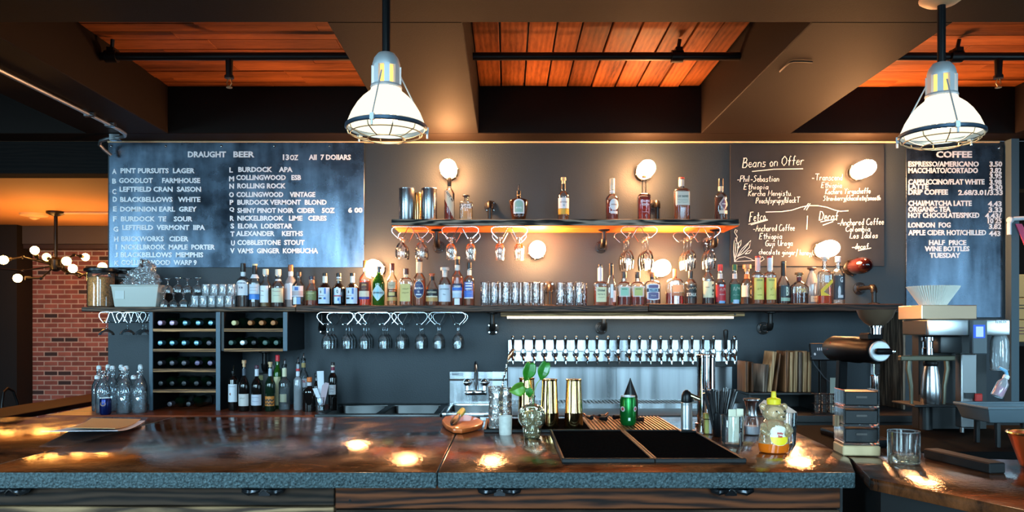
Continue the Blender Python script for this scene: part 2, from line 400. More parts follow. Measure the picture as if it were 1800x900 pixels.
# ceiling boards in three bays, painted beams around them
ZB, ZC = 2.61, 2.90
struct(MB().box(-6.5, 5.0, 1.3, 4.99, ZC + .03, ZC + .09).build('ceiling', M_BLACK))
struct(MB().box(-6.5, 5.0, -3.2, 1.3, 3.9, 3.96).build('ceiling_front', M_DARK)); struct(MB().box(-6.5, 5.0, 1.28, 1.3, ZB, 3.9).build('wall_bulkhead', M_DARK))
def planks_x(name, x0, x1, y0, y1, wdt, seed, mat):
    rr = random.Random(seed); mb = MB(); y = y0
    while y < y1 - .01:
        x = x0 - rr.random() * .8; yy = min(y + wdt * rr.uniform(.75, 1.15), y1)
        while x < x1:
            L = rr.uniform(.55, 1.3)
            a, b = max(x, x0), min(x + L, x1)
            if b - a > .02: mb.box(a + .0008, b - .0008, y + .0015, yy - .0015, ZC + rr.uniform(0, .006), ZC + .028)
            x += L
        y = yy
    return struct(mb.build(name, mat, bevel=.0015))
def planks_y(name, x0, x1, y0, y1, wdt, seed, mat):
    rr = random.Random(seed); mb = MB(); x = x0
    while x < x1 - .01:
        xx = min(x + wdt * rr.uniform(.9, 1.08), x1)
        mb.box(x + .005, xx - .005, y0, y1, ZC + rr.uniform(0, .008), ZC + .028); x = xx
    return struct(mb.build(name, mat, bevel=.002))
planks_x('ceiling_left', -2.12, -.716, 3.05, 4.8, .125, 3, M_PLANKX)
planks_y('ceiling_middle', -.18, 1.21, 3.05, 4.8, .139, 5, M_PLANKY)
planks_x('ceiling_right', 1.77, 3.17, 3.05, 4.8, .15, 8, M_PLANKX)
planks_x('ceiling_corner', -4.4, -2.63, 3.05, 4.8, .15, 9, M_PLANKX)
tn = [2]
def trim(x0, x1, y0, y1, z0, z1, m=M_BEAM):
    tn[0] += 1; return struct(MB().box(x0, x1, y0, y1, z0, z1).build('trim_%d' % tn[0], m, bevel=.004))
trim(-6.5, 5.0, 1.3, 3.05, ZB, ZC + .028)                  # cross beam overhead
trim(-6.5, 5.0, 4.8, 5.0, ZB, ZC + .028)                   # cross beam at the back wall
for a, b in ((-2.63, -2.12), (-.716, -.18), (1.21, 1.77), (3.17, 3.7)): trim(a, b, 3.05, 4.8, ZB, ZC + .028)
trim(-6.5, -4.4, 3.05, 4.8, ZB, ZC + .028)
trim(-2.6, 3.2, 4.985, 5.0, ZB - .012, ZB, pm('bead_cream', S((196, 170, 130)), .5))
# header over the opening at the left, dim room beyond it
trim(-6.5, -2.6, 5.0, 5.16, 2.40, ZB, wood('dark_header', S((13, 11, 10)), S((26, 21, 18)), 'x', 6, .9))
struct(MB().box(-6.5, -2.0, 5.16, 9.5, 2.60, 2.66).build('ceiling_lounge', M_OCHRE))
trim(-6.5, -2.0, 9.1, 9.3, 2.385, 2.6, pm('lounge_soffit', S((70, 66, 66)), .6))
trim(-6.5, -2.0, 9.12, 9.3, 2.33, 2.385, pm('lounge_rail', S((50, 34, 30)), .6))
def brick_mat():
    m, nt, b = new('old_brick')
    tc = N(nt, 'ShaderNodeTexCoord'); mp = N(nt, 'ShaderNodeMapping'); mp.inputs['Rotation'].default_value = (PI / 2, 0, 0)
    nt.links.new(tc.outputs['Object'], mp.inputs['Vector'])
    br = N(nt, 'ShaderNodeTexBrick', Scale=1.0)
    br.inputs['Color1'].default_value = S((158, 98, 88)) + (1,); br.inputs['Color2'].default_value = S((112, 66, 62)) + (1,)
    br.inputs['Mortar'].default_value = S((176, 160, 152)) + (1,)
    br.inputs['Brick Width'].default_value = .165; br.inputs['Row Height'].default_value = .058; br.inputs['Mortar Size'].default_value = .008
    br.inputs['Mortar Smooth'].default_value = .3; br.inputs['Bias'].default_value = .1
    nt.links.new(mp.outputs[0], br.inputs['Vector'])
    # a few sooty bricks
    b2 = N(nt, 'ShaderNodeTexBrick', Scale=1.0)
    b2.inputs['Color1'].default_value = (0, 0, 0, 1); b2.inputs['Color2'].default_value = (1, 1, 1, 1); b2.inputs['Mortar'].default_value = (0, 0, 0, 1)
    for k in ('Brick Width', 'Row Height', 'Mortar Size'): b2.inputs[k].default_value = br.inputs[k].default_value
    nt.links.new(mp.outputs[0], b2.inputs['Vector'])
    th = N(nt, 'ShaderNodeMath', operation='GREATER_THAN'); th.inputs[1].default_value = .90; nt.links.new(b2.outputs['Color'], th.inputs[0])
    mx = N(nt, 'ShaderNodeMix', data_type='RGBA'); mx.inputs[7].default_value = S((58, 48, 50)) + (1,)
    nt.links.new(th.outputs[0], mx.inputs[0]); nt.links.new(br.outputs['Color'], mx.inputs[6])
    nz = N(nt, 'ShaderNodeTexNoise', Scale=9.0, Detail=5.0); nt.links.new(tc.outputs['Object'], nz.inputs['Vector'])
    m2 = N(nt, 'ShaderNodeMix', data_type='RGBA'); m2.blend_type = 'MULTIPLY'; m2.inputs[0].default_value = .6
    nt.links.new(mx.outputs[2], m2.inputs[6]); nt.links.new(nz.outputs['Fac'], m2.inputs[7]); 
    hs = N(nt, 'ShaderNodeHueSaturation'); hs.inputs['Value'].default_value = 1.5; nt.links.new(m2.outputs[2], hs.inputs['Color'])
    nt.links.new(hs.outputs[0], b.inputs['Base Color']); b.inputs['Roughness'].default_value = .85
    bp = N(nt, 'ShaderNodeBump', Strength=.6, Distance=.01); nt.links.new(br.outputs['Fac'], bp.inputs['Height']); bp.invert = True
    nt.links.new(bp.outputs['Normal'], b.inputs['Normal']); return m
struct(MB().box(-5.75, -2.0, 9.3, 9.4, 0, 2.6).build('wall_far', brick_mat()))
struct(MB().box(-6.5, -5.75, 9.0, 9.4, 0, 2.6).build('wall_corner', pm('lounge_dark', S((18, 16, 16)), .7)))
struct(MB().box(-2.12, -2.0, 5.12, 9.3, 0, 2.6).build('wall_lounge', M_DARK))
# ================================================================== overhead pipework
def pipe_run(label, x0, x1, joint, head):
    z, y = 2.81, 4.0
    t = thing('sprinkler_pipe', label, 'pipe', (x0, y, z), 'sprinkler pipe runs across the ceiling bays')
    MB().cyl((0, 0, 0), (x1 - x0, 0, 0), .021, n=14).build('pipe', M_IRON, t)
    for jx in joint:
        MB().cyl((jx - x0 - .03, 0, 0), (jx - x0 + .03, 0, 0), .032, n=12).cyl((jx - x0, 0, 0), (jx - x0 + .012, -.012, .085), .01, n=8).box(jx - x0 - .012, jx - x0 + .024, -.03, .03, .02, .04).build('coupling', M_IRON, t)
    for hx in head:
        h = MB().cyl((hx - x0, 0, -.015), (hx - x0, 0, -.1), .02, .017, 10).cyl((hx - x0, 0, -.1), (hx - x0, 0, -.115), .024, n=8).build('sprinkler_head', M_IRON, t)
        MB().tube([(hx - x0 - .006, 0, -.115), (hx - x0 - .013, 0, -.14), (hx - x0, 0, -.16), (hx - x0 + .013, 0, -.14), (hx - x0 + .006, 0, -.115)], .003, 5).cyl((hx - x0, 0, -.16), (hx - x0, 0, -.164), .016, n=10).build('deflector', pm('brass', (.6, .42, .2), .35, 1), h)
pipe_run('black sprinkler pipe crossing the left ceiling bay, with one sprinkler hanging from it', -2.12, -.716, [X(196, 4)], [X(403, 4)])
pipe_run('black sprinkler pipe crossing the middle ceiling bay of lengthwise boards', -.18, 1.21, [X(1190, 4)], [])
pipe_run('black sprinkler pipe crossing the right ceiling bay behind the right pendant', 1.77, 3.17, [X(1680, 4)], [X(1755, 4)])
# grey conduit below the left beam
t = thing('electrical_conduit', 'thin grey conduit running below the left ceiling beam and bending at the back wall', 'conduit', (-2.37, 3.2, 2.595))
cp = [(0, 0, 0), (.01, .6, 0), (.02, 1.2, 0), (.02, 1.45, 0), (.015, 1.53, -.004), (-.01, 1.575, -.008), (-.06, 1.6, -.01), (-.14, 1.62, -.012), (-.2, 1.65, -.02), (-.222, 1.68, -.035), (-.21, 1.71, -.06), (-.18, 1.74, -.09)]
MB().tube(cp, .011, 8).build('conduit', pm('galvanised', (.5, .52, .54), .4, 1), t)
for q in ((.02, 1.12), (.02, 1.34)): MB().box(q[0] - .03, q[0] + .03, q[1] - .012, q[1] + .012, -.012, .014).build('clamp', M_STEEL, t, bevel=.003)
MB().box(-.12, -.05, 1.595, 1.63, -.028, .014).build('clamp', M_STEEL, t, bevel=.003)
t = thing('cable', 'thin bent cable stapled below the right ceiling beam', 'cable', (X(1390, 3.5), 3.5, 2.602))
MB().tube([Vector(P(a, b, 1.202 * F / (CY - b))) - Vector((X(1390, 3.5), 3.5, 2.602)) for a, b in ((1371, 126), (1380, 117), (1388, 110), (1395, 108), (1412, 108), (1428, 109))], .004, 6).build('cable', M_IRON, t)
# ================================================================== pendant lamps
M_OPAL = emis('lit_opal_glass', (1.0, .87, .64), PEND_E)
M_PBULB = emis('lit_pendant_bulb', (1.0, .72, .4), PENDBULB_E)
M_ALU = pm('cast_aluminium', (.66, .68, .7), .5, .6)
def pendant(label, x, y):
    zr = 2.105; k = .00205
    t = thing('pendant_lamp', label, 'lamp', (x, y, zr), 'caged industrial pendant lamps over the bar')
    MB().cyl((0, 0, .26), (0, 0, ZB - zr - .01), .0145, n=12).build('rod', M_BLACKP, t)
    MB().lathe([(.075, ZB - zr), (.075, ZB - zr - .008), (.055, ZB - zr - .022), (.02, ZB - zr - .03)], 20).build('canopy', pm('canopy_cream', S((205, 165, 125)), .5), t)
    # cast cap with upright slots
    cap = MB().lathe([(.012, .268), (.03, .262), (.043, .245), (.049, .225), (.049, .214)], 24)
    for q in range(8):
        a = 2 * PI * q / 8 + .2
        cap.M = Matrix.Rotation(a, 4, 'Z'); cap.box(.041, .052, -.0095, .0095, .14, .216)
    cap.M = None
    cap.lathe([(.054, .150), (.056, .143), (.052, .136), (.046, .136), (.046, .150), (.054, .150)], 24, cap0=False, cap1=False)
    cap.build('cap', M_ALU, t)
    MB().lathe([(.036, .214), (.036, .145)], 14).build('lamp_holder', emis('lit_inner_collar', (1.0, .55, .13), 2.2), t)
    # ribbed shade, open below
    prof = [(.052, .140), (.056, .128), (.066, .120), (.082, .106), (.102, .082), (.120, .052), (.131, .025), (.136, .012)]
    sh = MB(); n = 72; vs = []; fs = []
    for (r, z) in prof:
        for q in range(n):
            a = 2 * PI * q / n; rr = r * (1 + (.012 if q % 2 else 0)); vs.append((rr * math.cos(a), rr * math.sin(a), z))
    for i in range(len(prof) - 1):
        for q in range(n): fs.append((i * n + q, i * n + (q + 1) % n, (i + 1) * n + (q + 1) % n, (i + 1) * n + q))
    sh.add(vs, fs); o = sh.build('shade', M_OPAL, t, angle=10)
    MB().lathe([(.02, .10), (.034, .085), (.05, .06), (.052, .045), (.04, .03), (.02, .022), (.001, .02)], 18).build('bulb', M_PBULB, t)
    MB().lathe([(.137, .012), (.144, .008), (.145, -.002), (.140, -.006), (.135, -.004), (.135, .008), (.137, .012)], 40, cap0=False, cap1=False).build('rim_ring', pm('ring_blued_steel', S((96, 118, 140)), .35, .8), t)
    g = MB()
    for rr, zz in ((.126, -.022), (.066, -.040)): g.tube([(rr * math.cos(2 * PI * q / 40), rr * math.sin(2 * PI * q / 40), zz) for q in range(40)], .0022, 5, closed=True)
    for q in range(10):
        a = 2 * PI * q / 10
        g.tube([((r_) * math.cos(a), (r_) * math.sin(a), z_) for r_, z_ in ((.138, -.006), (.134, -.018), (.126, -.022), (.096, -.034), (.066, -.040))], .0022, 5)
    g.build('wire_guard', pm('guard_wire', (.55, .45, .3), .35, .9), t)
    for a in (.35, 2.45, 4.54):
        c, s_ = math.cos(a), math.sin(a)
        cl = MB().tube([(.05 * c, .05 * s_, .19), (.141 * c, .141 * s_, .018)], .0028, 5)
        cl.M = Matrix.Rotation(a, 4, 'Z'); cl.box(.138, .152, -.007, .007, -.008, .014); cl.M = None
        cl.cyl((.149 * c, .149 * s_, -.006), (.149 * c, .149 * s_, -.026), .004, n=8)
        cl.build('clamp_wire', M_ALU, t)
    return t
pendant('caged glowing pendant lamp in front of the draught beer board corner', X(679, 2.72), 2.72)
pendant('caged pendant lamp hanging at the right in front of the coffee price board', X(1655, 2.82), 2.82)
pendant('added unseen caged pendant lamp far left over the bar, for warm light', -3.3, 2.75)  # unseen extra pendant, added for warm light and reflections from the left
# ================================================================== wall lamps
M_GLOBE = emis('lit_jelly_jar', (1.0, .45, .17), BULB_E)
def wall_lamp(label, px, py, lit=True):
    x, _, z = P(px, py, 4.80)
    t = thing('wall_lamp', label, 'lamp', (x, 5.0, z), 'jelly jar lamps on the back wall')
    MB().lathe([(.05, 0), (.05, .008), (.04, .018), (.04, .036)], 20, axis=(0, -1, 0)).build('base', M_IRON, t)
    MB().lathe([(.050, .034), (.053, .042), (.050, .050), (.044, .050), (.044, .034), (.050, .034)], 24, axis=(0, -1, 0), cap0=False, cap1=False).build('collar', M_IRON, t)
    g = MB().lathe([(.043, .046), (.05, .07), (.053, .13), (.051, .19), (.041, .228), (.022, .248), (.001, .253)], 16, axis=(0, -1, 0), cap0=False)
    g.build('glass_jar', M_GLOBE if lit else pm('dark_red_glass', S((40, 10, 12)), .08, coat=.5), t)
    w_ = MB()
    for q in range(3):
        a = PI * q / 3 + .3; c, s_ = math.cos(a), math.sin(a)
        for sg in (1, -1):
            w_.tube([(.052 * c * sg, -.042, .052 * s_ * sg), (.0605 * c * sg, -.075, .0605 * s_ * sg)], .004, 5)
    w_.build('guard_stub', M_IRON, t)
wall_lamp('lit jar wall lamp above the red-liquid bottle at the left of the upper shelf', 787, 293)
wall_lamp('lit jar wall lamp high on the wall above the dark long-necked bottle right of centre', 1139, 294)
wall_lamp('lit jar wall lamp just below the middle of the upper shelf', 945, 437)
wall_lamp('lit jar wall lamp behind the green bottle on the main shelf', 655, 470)
wall_lamp('lit jar wall lamp between the main shelf bottles and the right hanging glasses', 1166, 470)
wall_lamp('lit jar wall lamp at the upper right corner of the chalkboard', 1526, 294)
wall_lamp('lit jar wall lamp over the lower middle of the chalkboard', 1462, 436)
wall_lamp('unlit dark red jar wall lamp at the lower right corner of the chalkboard', 1520, 466, False)
# ================================================================== menu boards
def board_steel():
    m, nt, b = new('dark_steel_sheet')
    tc = N(nt, 'ShaderNodeTexCoord'); nz = N(nt, 'ShaderNodeTexNoise', Scale=3.5, Detail=7.0, Roughness=.65); nt.links.new(tc.outputs['Object'], nz.inputs['Vector'])
    mp = N(nt, 'ShaderNodeMapping'); mp.inputs['Scale'].default_value = (3, 1, .5); nt.links.new(tc.outputs['Object'], mp.inputs['Vector'])
    n2 = N(nt, 'ShaderNodeTexNoise', Scale=3.0, Detail=4.0); nt.links.new(mp.outputs[0], n2.inputs['Vector'])
    ad = N(nt, 'ShaderNodeMath', operation='ADD'); nt.links.new(nz.outputs['Fac'], ad.inputs[0]); nt.links.new(n2.outputs['Fac'], ad.inputs[1])
    mr = N(nt, 'ShaderNodeMapRange'); mr.inputs[1].default_value = .7; mr.inputs[2].default_value = 1.35; nt.links.new(ad.outputs[0], mr.inputs[0])
    mx = N(nt, 'ShaderNodeMix', data_type='RGBA'); mx.inputs[6].default_value = S((26, 33, 43)) + (1,); mx.inputs[7].default_value = S((108, 126, 146)) + (1,)
    nt.links.new(mr.outputs[0], mx.inputs[0]); nt.links.new(mx.outputs[2], b.inputs['Base Color'])
    r2 = N(nt, 'ShaderNodeMapRange'); r2.inputs[1].default_value = .3; r2.inputs[2].default_value = .7; r2.inputs[3].default_value = .20; r2.inputs[4].default_value = .36
    nt.links.new(nz.outputs['Fac'], r2.inputs[0]); nt.links.new(r2.outputs[0], b.inputs['Roughness'])
    b.inputs['Metallic'].default_value = .85; return m
M_SHEET = board_steel()
M_LET = pm('white_letters', S((240, 244, 250)), .5, emit=0)
def text_row(t, ox, oz, s, x0, x1, y, h, d=4.985, y0=-.015, m=None, name='lettering'):
    return letters(s, X(x0, d) - ox, X(x1, d) - ox, Z(y, d) - oz, h * d / F, y0).build(name, m or M_LET, t, flat=True)
bx, bz = X(191.5, 4.985), Z(470, 4.985)
t = thing('menu_board', 'large dark steel sheet at left listing draught beers in white capitals', 'menu board', (bx, 5.0, bz))
MB().box(0, X(640, 4.985) - bx, -.012, -.001, 0, Z(250, 4.985) - bz).build('panel', M_SHEET, t, bevel=.001)
for px in (195, 291, 389, 482, 579): MB().lathe([(.008, 0), (.008, .002), (.004, .005), (.001, .006)], 10, c=(X(px, 4.985) - bx, -.012, Z(257, 4.985) - bz), axis=(0, -1, 0)).build('screw', M_CHROME, t)
rows = [('DRAUGHT', 330, 397, 271, 10), ('BEER', 410, 447, 271, 10), ('13', 497, 508, 276, 9.5), ('OZ', 509.5, 524, 276.5, 9), ('AII  7 DOIIARS', 542.7, 616.5, 276, 9)]
L1 = [('A', 197, 204.5, 301, 'PINT PURSUITS  LAGER', 211.5, 342, 299.7), ('B', 197, 204, 318, 'GOODLOT     FARMHOUSE', 209, 351.5, 317), ('C', 197, 204, 336.5, 'LEFTFIELD CRAN  SAISON', 210, 353, 332.3),
      ('D', 198, 205.5, 350, 'BLACKBELLOWS   WHITE', 211, 352, 350.3), ('E', 198.5, 205, 367, 'DOMINION EARL  GREY', 211, 345.5, 367.3), ('F', 198.5, 205, 384.5, 'BURDOCK  TE    SOUR', 212.5, 338, 384.5),
      ('G', 199, 207.5, 402.6, 'LEFTFIELD  VERMONT  IIPA', 214.7, 360, 399.6), ('H', 200.5, 208, 420, 'BRICKWORKS   CIDER', 213, 331, 419.5), ('I', 203, 205.3, 434, 'NICKELBROOK  MAPLE  PORTER', 213, 377.5, 434),
      ('J', 201.5, 207, 448, 'BLACKBELLOWS  MEMPHIS', 212, 357, 447.6), ('K', 201, 208.5, 462.5, 'COLLINGWOOD  WARP 9', 213, 345.5, 461.2)]
L2 = [('L', 403, 409, 298.5, 'BURDOCK    APA', 418.7, 514, 297.6), ('M', 402.5, 411.3, 314, 'COLLINGWOOD   ESB', 415, 529, 311.7), ('N', 403, 411, 327, 'ROLLING ROCK', 417, 502, 326.4), ('O', 402.5, 410.8, 341.8, 'COLLINGWOOD    VINTAGE', 415.5, 554, 341.6),
      ('P', 403.5, 410, 355.3, 'BURDOCK VERMONT  BLOND', 417, 574, 355.2), ('Q', 403, 411.5, 368.4, 'SHINY PINOT NOIR  CIDER    5OZ', 417, 588, 369.6), ('R', 404, 411, 383.5, 'NICKELBROOK   LIME   CERES', 417, 574, 383.2),
      ('S', 405, 411.5, 397, 'ELORA  LODESTAR', 418, 514, 397), ('T', 405, 412, 411, 'ALEXANDER    KEITHS', 414.7, 532.5, 410.2), ('U', 406, 412.5, 427, 'COBBLESTONE  STOUT', 417, 535, 426), ('V', 404.5, 412, 440.6, 'VAMS  GINGER  KOMBUCHA', 417, 558.7, 440.5)]
for s, a, b, y, h in rows: text_row(t, bx, bz, s, a, b, y, h, y0=-.012)
for q in L1 + L2:
    text_row(t, bx, bz, q[0], q[1], q[2], q[3], 8.6, y0=-.012); text_row(t, bx, bz, q[4], q[5], q[6], q[7], 8.6, y0=-.012)
text_row(t, bx, bz, '6 00', 612, 637, 369, 8.6, y0=-.012)
bx, bz = X(1593.5, 4.985), Z(558, 4.985)
t = thing('menu_board', 'tall dark steel sheet at right listing coffee prices in white capitals', 'menu board', (bx, 5.0, bz))
MB().box(0, X(1763, 4.985) - bx, -.012, -.001, 0, Z(256, 4.985) - bz).build('panel', M_SHEET, t, bevel=.001)
MB().lathe([(.008, 0), (.008, .002), (.001, .006)], 10, c=(X(1756, 4.985) - bx, -.012, Z(260, 4.985) - bz), axis=(0, -1, 0)).build('screw', M_CHROME, t)
R = [('COFFEE', 1646, 1709, 271, 11), ('ESPRESSO/AMERICANO', 1597, 1721, 288, 9), ('3.50', 1740, 1762, 288, 9), ('MACCHIATO/CORTADO', 1597, 1719.5, 299.3, 9), ('3.82', 1741, 1761, 299.2, 9), ('3.95', 1740, 1761.5, 309, 9),
     ('CAPPUCCINO/FLAT WHITE', 1597, 1731, 319.3, 9), ('3.98', 1740, 1761, 319.7, 9), ('LATTE', 1597, 1632.5, 327.8, 8.6), ('4.30', 1738.7, 1762.5, 329, 9), ('DRIP COFFEE', 1597, 1666.7, 337.3, 9), ('2.68/3.01/3.33', 1684.8, 1763, 338, 9),
     ('CHAI/MATCHA LATTE', 1597, 1708.5, 357, 9), ('4.43', 1737, 1761, 358, 9), ('ORGANIC TEA', 1597, 1671.5, 367.5, 9), ('3.33', 1738.5, 1762, 368.5, 9), ('HOT CHOCOLATE/SPIKED', 1597, 1722, 378, 9), ('4.43/', 1732, 1760.5, 379, 9),
     ('10 25', 1737, 1761, 388, 8.6), ('LONDON  FOG', 1597, 1671.5, 395.3, 8.8), ('3.82', 1739, 1760.5, 397.8, 8.8), ('APPLE CIDER HOT/CHILLED', 1597, 1734, 408.6, 9), ('443', 1739, 1758.8, 410.3, 8.8),
     ('HALF  PRICE', 1633.5, 1699, 426.2, 8.6), ('WINE BOTTLES', 1626, 1704.5, 437, 8.6), ('TUESDAY', 1634.7, 1688.5, 448.6, 8.6)]
for s, a, b, y, h in R: text_row(t, bx, bz, s, a, b, y, h, y0=-.012)
# chalkboard
bx, bz = X(1284, 4.985), Z(468, 4.985)
t = thing('chalkboard', 'black chalkboard with handwritten coffee beans on offer', 'chalkboard', (bx, 5.0, bz))
MB().box(0, X(1555, 4.985) - bx, -.012, -.001, 0, Z(253.5, 4.985) - bz).build('panel', pm('chalkboard_black', S((21, 25, 32)), .6, mottle=.25, bscale=14), t, bevel=.001)
M_CHALK = pm('chalk_white', S((215, 220, 226)), .9)
K = 4.985 / F
def u2(u, v): return (X(1280 + u / 3.75, 4.985) - bx, -.0135, Z(240 + v / 3.75, 4.985) - bz)
CH = [('Beans on Offer', 95, 497, 205, 62, .05), ('-Phil-Sebastian', 60, 333, 298, 40, .01), ('Ethiopia', 103, 265, 348, 36, .01), ('Kercha Mengistu.', 133, 422, 392, 36, .01), ('Peach/syrupy/blackT', 183, 471, 440, 36, .02),
      ('-Transcend', 553, 750, 288, 42, 0), ('Ethiopia', 613, 750, 337, 36, 0), ('Kochere Yirgacheffe', 640, 937, 380, 36, .02), ('Strawberry/chocolate/smooth', 627, 1003, 422, 32, .01), ('Fetco', 140, 245, 562, 62, .1), ('Decaf', 600, 722, 552, 60, 0),
      ('-Anchored Coffee', 165, 437, 625, 42, .02), ('Ethiopia', 205, 355, 676, 38, .02), ('Guji Uraga', 245, 425, 722, 38, .02), ('chocolate ginger/ honey/br', 203, 590, 775, 34, -.02), ('-Anchored Coffee', 722, 1025, 586, 42, .02),
      ('Colombia', 775, 937, 626, 36, .01), ('Los Idolos', 803, 985, 670, 38, .01), ('-decaf.', 818, 937, 742, 36, .02)]
for s, a, b, v, h, sl in CH:
    p0, p1 = u2(a, v), u2(b, v)
    chalk(MB(), s, p0[0], p1[0], p0[2], h / 3.75 * K, -.0135, .0028 if h > 55 else .0024, sl).build('chalk_writing', M_CHALK, t)
mb = MB()
for pl in ([(158, 230), (300, 215), (493, 212)], [(248, 497), (350, 495), (420, 485), (480, 465), (530, 455), (590, 455), (650, 466), (700, 484), (740, 493), (793, 489)], [(500, 482), (530, 440)], [(515, 484), (541, 441)],
           [(135, 578), (258, 545)], [(150, 582), (262, 550)], [(610, 562), (715, 543)], [(625, 584), (692, 560)], [(523, 522), (518, 612)], [(858, 752), (942, 735)]):
    mb.tube([u2(*p) for p in pl], .0028, 5)
mb.build('chalk_rule', M_CHALK, t)
mb = MB()
for pl in ([(42, 822), (36, 760), (40, 690), (48, 665), (68, 720), (58, 770), (42, 822)], [(52, 690), (60, 660), (42, 630), (48, 612), (60, 618), (56, 632)], [(62, 735), (70, 700), (86, 682), (84, 712), (66, 738)],
           [(60, 790), (90, 740), (150, 685), (140, 730), (100, 770), (60, 792)], [(112, 775), (130, 755), (155, 748), (140, 768), (112, 775)], [(40, 824), (165, 818)], [(45, 822), (70, 800), (110, 792), (150, 806), (170, 820)],
           [(165, 816), (215, 824), (238, 808), (228, 792), (214, 802)], [(70, 785), (135, 705)], [(45, 800), (52, 700)]):
    mb.tube([u2(*p) for p in pl], .0018, 4)
mb.build('chalk_drawing', M_CHALK, t)
# ================================================================== the bar
def bartop_mat():
    m, nt, b = new('lacquered_bar_top')
    tc = N(nt, 'ShaderNodeTexCoord')
    nz = N(nt, 'ShaderNodeTexNoise', Scale=5.0, Detail=9.0, Roughness=.72, Distortion=1.2); nt.links.new(tc.outputs['Object'], nz.inputs['Vector'])
    mr = N(nt, 'ShaderNodeMapRange'); mr.inputs[1].default_value = .38; mr.inputs[2].default_value = .72; nt.links.new(nz.outputs['Fac'], mr.inputs[0])
    mx = N(nt, 'ShaderNodeMix', data_type='RGBA'); mx.inputs[6].default_value = S((24, 15, 11)) + (1,); mx.inputs[7].default_value = S((158, 90, 50)) + (1,)
    nt.links.new(mr.outputs[0], mx.inputs[0]); nt.links.new(mx.outputs[2], b.inputs['Base Color'])
    n2 = N(nt, 'ShaderNodeTexNoise', Scale=9.0, Detail=6.0); nt.links.new(tc.outputs['Object'], n2.inputs['Vector'])
    r2 = N(nt, 'ShaderNodeMapRange'); r2.inputs[1].default_value = .35; r2.inputs[2].default_value = .65; r2.inputs[3].default_value = .05; r2.inputs[4].default_value = .2; nt.links.new(n2.outputs['Fac'], r2.inputs[0])
    nt.links.new(r2.outputs[0], b.inputs['Roughness'])
    n3 = N(nt, 'ShaderNodeTexNoise', Scale=75.0, Detail=4.0); nt.links.new(tc.outputs['Object'], n3.inputs['Vector'])
    bp = N(nt, 'ShaderNodeBump', Strength=.16, Distance=.003); nt.links.new(n3.outputs['Fac'], bp.inputs['Height']); nt.links.new(bp.outputs['Normal'], b.inputs['Normal'])
    b.inputs['Specular IOR Level'].default_value = .75; b.inputs['Metallic'].default_value = .25
    return m
M_TOP = bartop_mat()
def edge_mat():
    m, nt, b = new('raw_concrete_edge')
    tc = N(nt, 'ShaderNodeTexCoord'); n1 = N(nt, 'ShaderNodeTexNoise', Scale=130.0, Detail=5.0, Roughness=.7); n2 = N(nt, 'ShaderNodeTexVoronoi', Scale=160.0)
    for q in (n1, n2): nt.links.new(tc.outputs['Object'], q.inputs['Vector'])
    mr = N(nt, 'ShaderNodeMapRange'); mr.inputs[1].default_value = .35; mr.inputs[2].default_value = .72; nt.links.new(n1.outputs['Fac'], mr.inputs[0])
    mx = N(nt, 'ShaderNodeMix', data_type='RGBA'); mx.inputs[6].default_value = S((24, 36, 39)) + (1,); mx.inputs[7].default_value = S((100, 120, 124)) + (1,)
    nt.links.new(mr.outputs[0], mx.inputs[0]); nt.links.new(mx.outputs[2], b.inputs['Base Color']); b.inputs['Roughness'].default_value = .5
    ad = N(nt, 'ShaderNodeMath', operation='MULTIPLY'); nt.links.new(n1.outputs['Fac'], ad.inputs[0]); nt.links.new(n2.outputs['Distance'], ad.inputs[1])
    bp = N(nt, 'ShaderNodeBump', Strength=1.0, Distance=.012); nt.links.new(ad.outputs[0], bp.inputs['Height']); nt.links.new(bp.outputs['Normal'], b.inputs['Normal']); return m
M_EDGE = edge_mat()
BZ = 1.05
t = thing('bar_counter', 'long dark bar counter with glossy brown top and rough concrete edge', 'bar counter', (0, 2.4, 0))
def slab_part(pts):
    pts = [(p[0], p[1] - 2.4) for p in pts]
    o = MB().prism(pts, BZ - .0395, BZ).build('countertop_slab', M_TOP, t, bevel=.004, seg=2)
    o.data.materials.append(M_EDGE)
    for p in o.data.polygons:
        if p.normal.z < .6: p.material_index = 1
slab_part([(-3.4, 1.853), (-1.302, 1.853), (-1.302, 2.99), (-3.4, 2.99)])
slab_part([(-1.299, 1.853), (-.1715, 1.853), (-.1715, 2.99), (-1.299, 2.99)])
slab_part([(-.1685, 1.853), (.839, 1.853), (.915, 2.055), (.945, 2.3), (.968, 2.6), (1.0, 2.99), (-.1685, 2.99)])
MB().box(-3.38, .82, -.47, .42, 0, BZ - .04).build('carcass', M_BLACK, t)
WB1 = wood('charred_board_grey', S((20, 14, 10)), S((66, 48, 36)), 'x', 6, .75, 7)
WB2 = wood('charred_board_brown', S((26, 11, 5)), S((112, 58, 28)), 'x', 6, .7, 8)
WB3 = wood('weathered_board', S((58, 42, 30)), S((156, 122, 88)), 'x', 6, .5, 9)
def fboard(x0, x1, z0, z1, m, dy=0): MB().box(x0, x1, -.5 + dy, -.472, z0, z1).build('front_board', m, t, bevel=.002)
xs = X(588, 1.9)
fboard(-3.36, xs - .001, .9585, 1.008, WB1); fboard(xs + .001, .825, .9495, 1.008, WB2, .003)
fboard(-3.36, xs - .001, .89, .9555, WB3, -.004); fboard(xs + .001, .825, .88, .9455, WB1, .004)
for k in range(6):
    fboard(-3.36, xs - .001, .87 - .13 * (k + 1) + .018, .87 - .13 * k + .017, WB1); fboard(xs + .001, .825, .86 - .13 * (k + 1) + .018, .86 - .13 * k + .017, WB2)
MB().lathe([(.004, 0), (.003, .002)], 8, c=(X(615, 1.9), -.5 + .003, Z(880, 1.9)), axis=(0, -1, 0)).build('screw', M_CHROME, t)
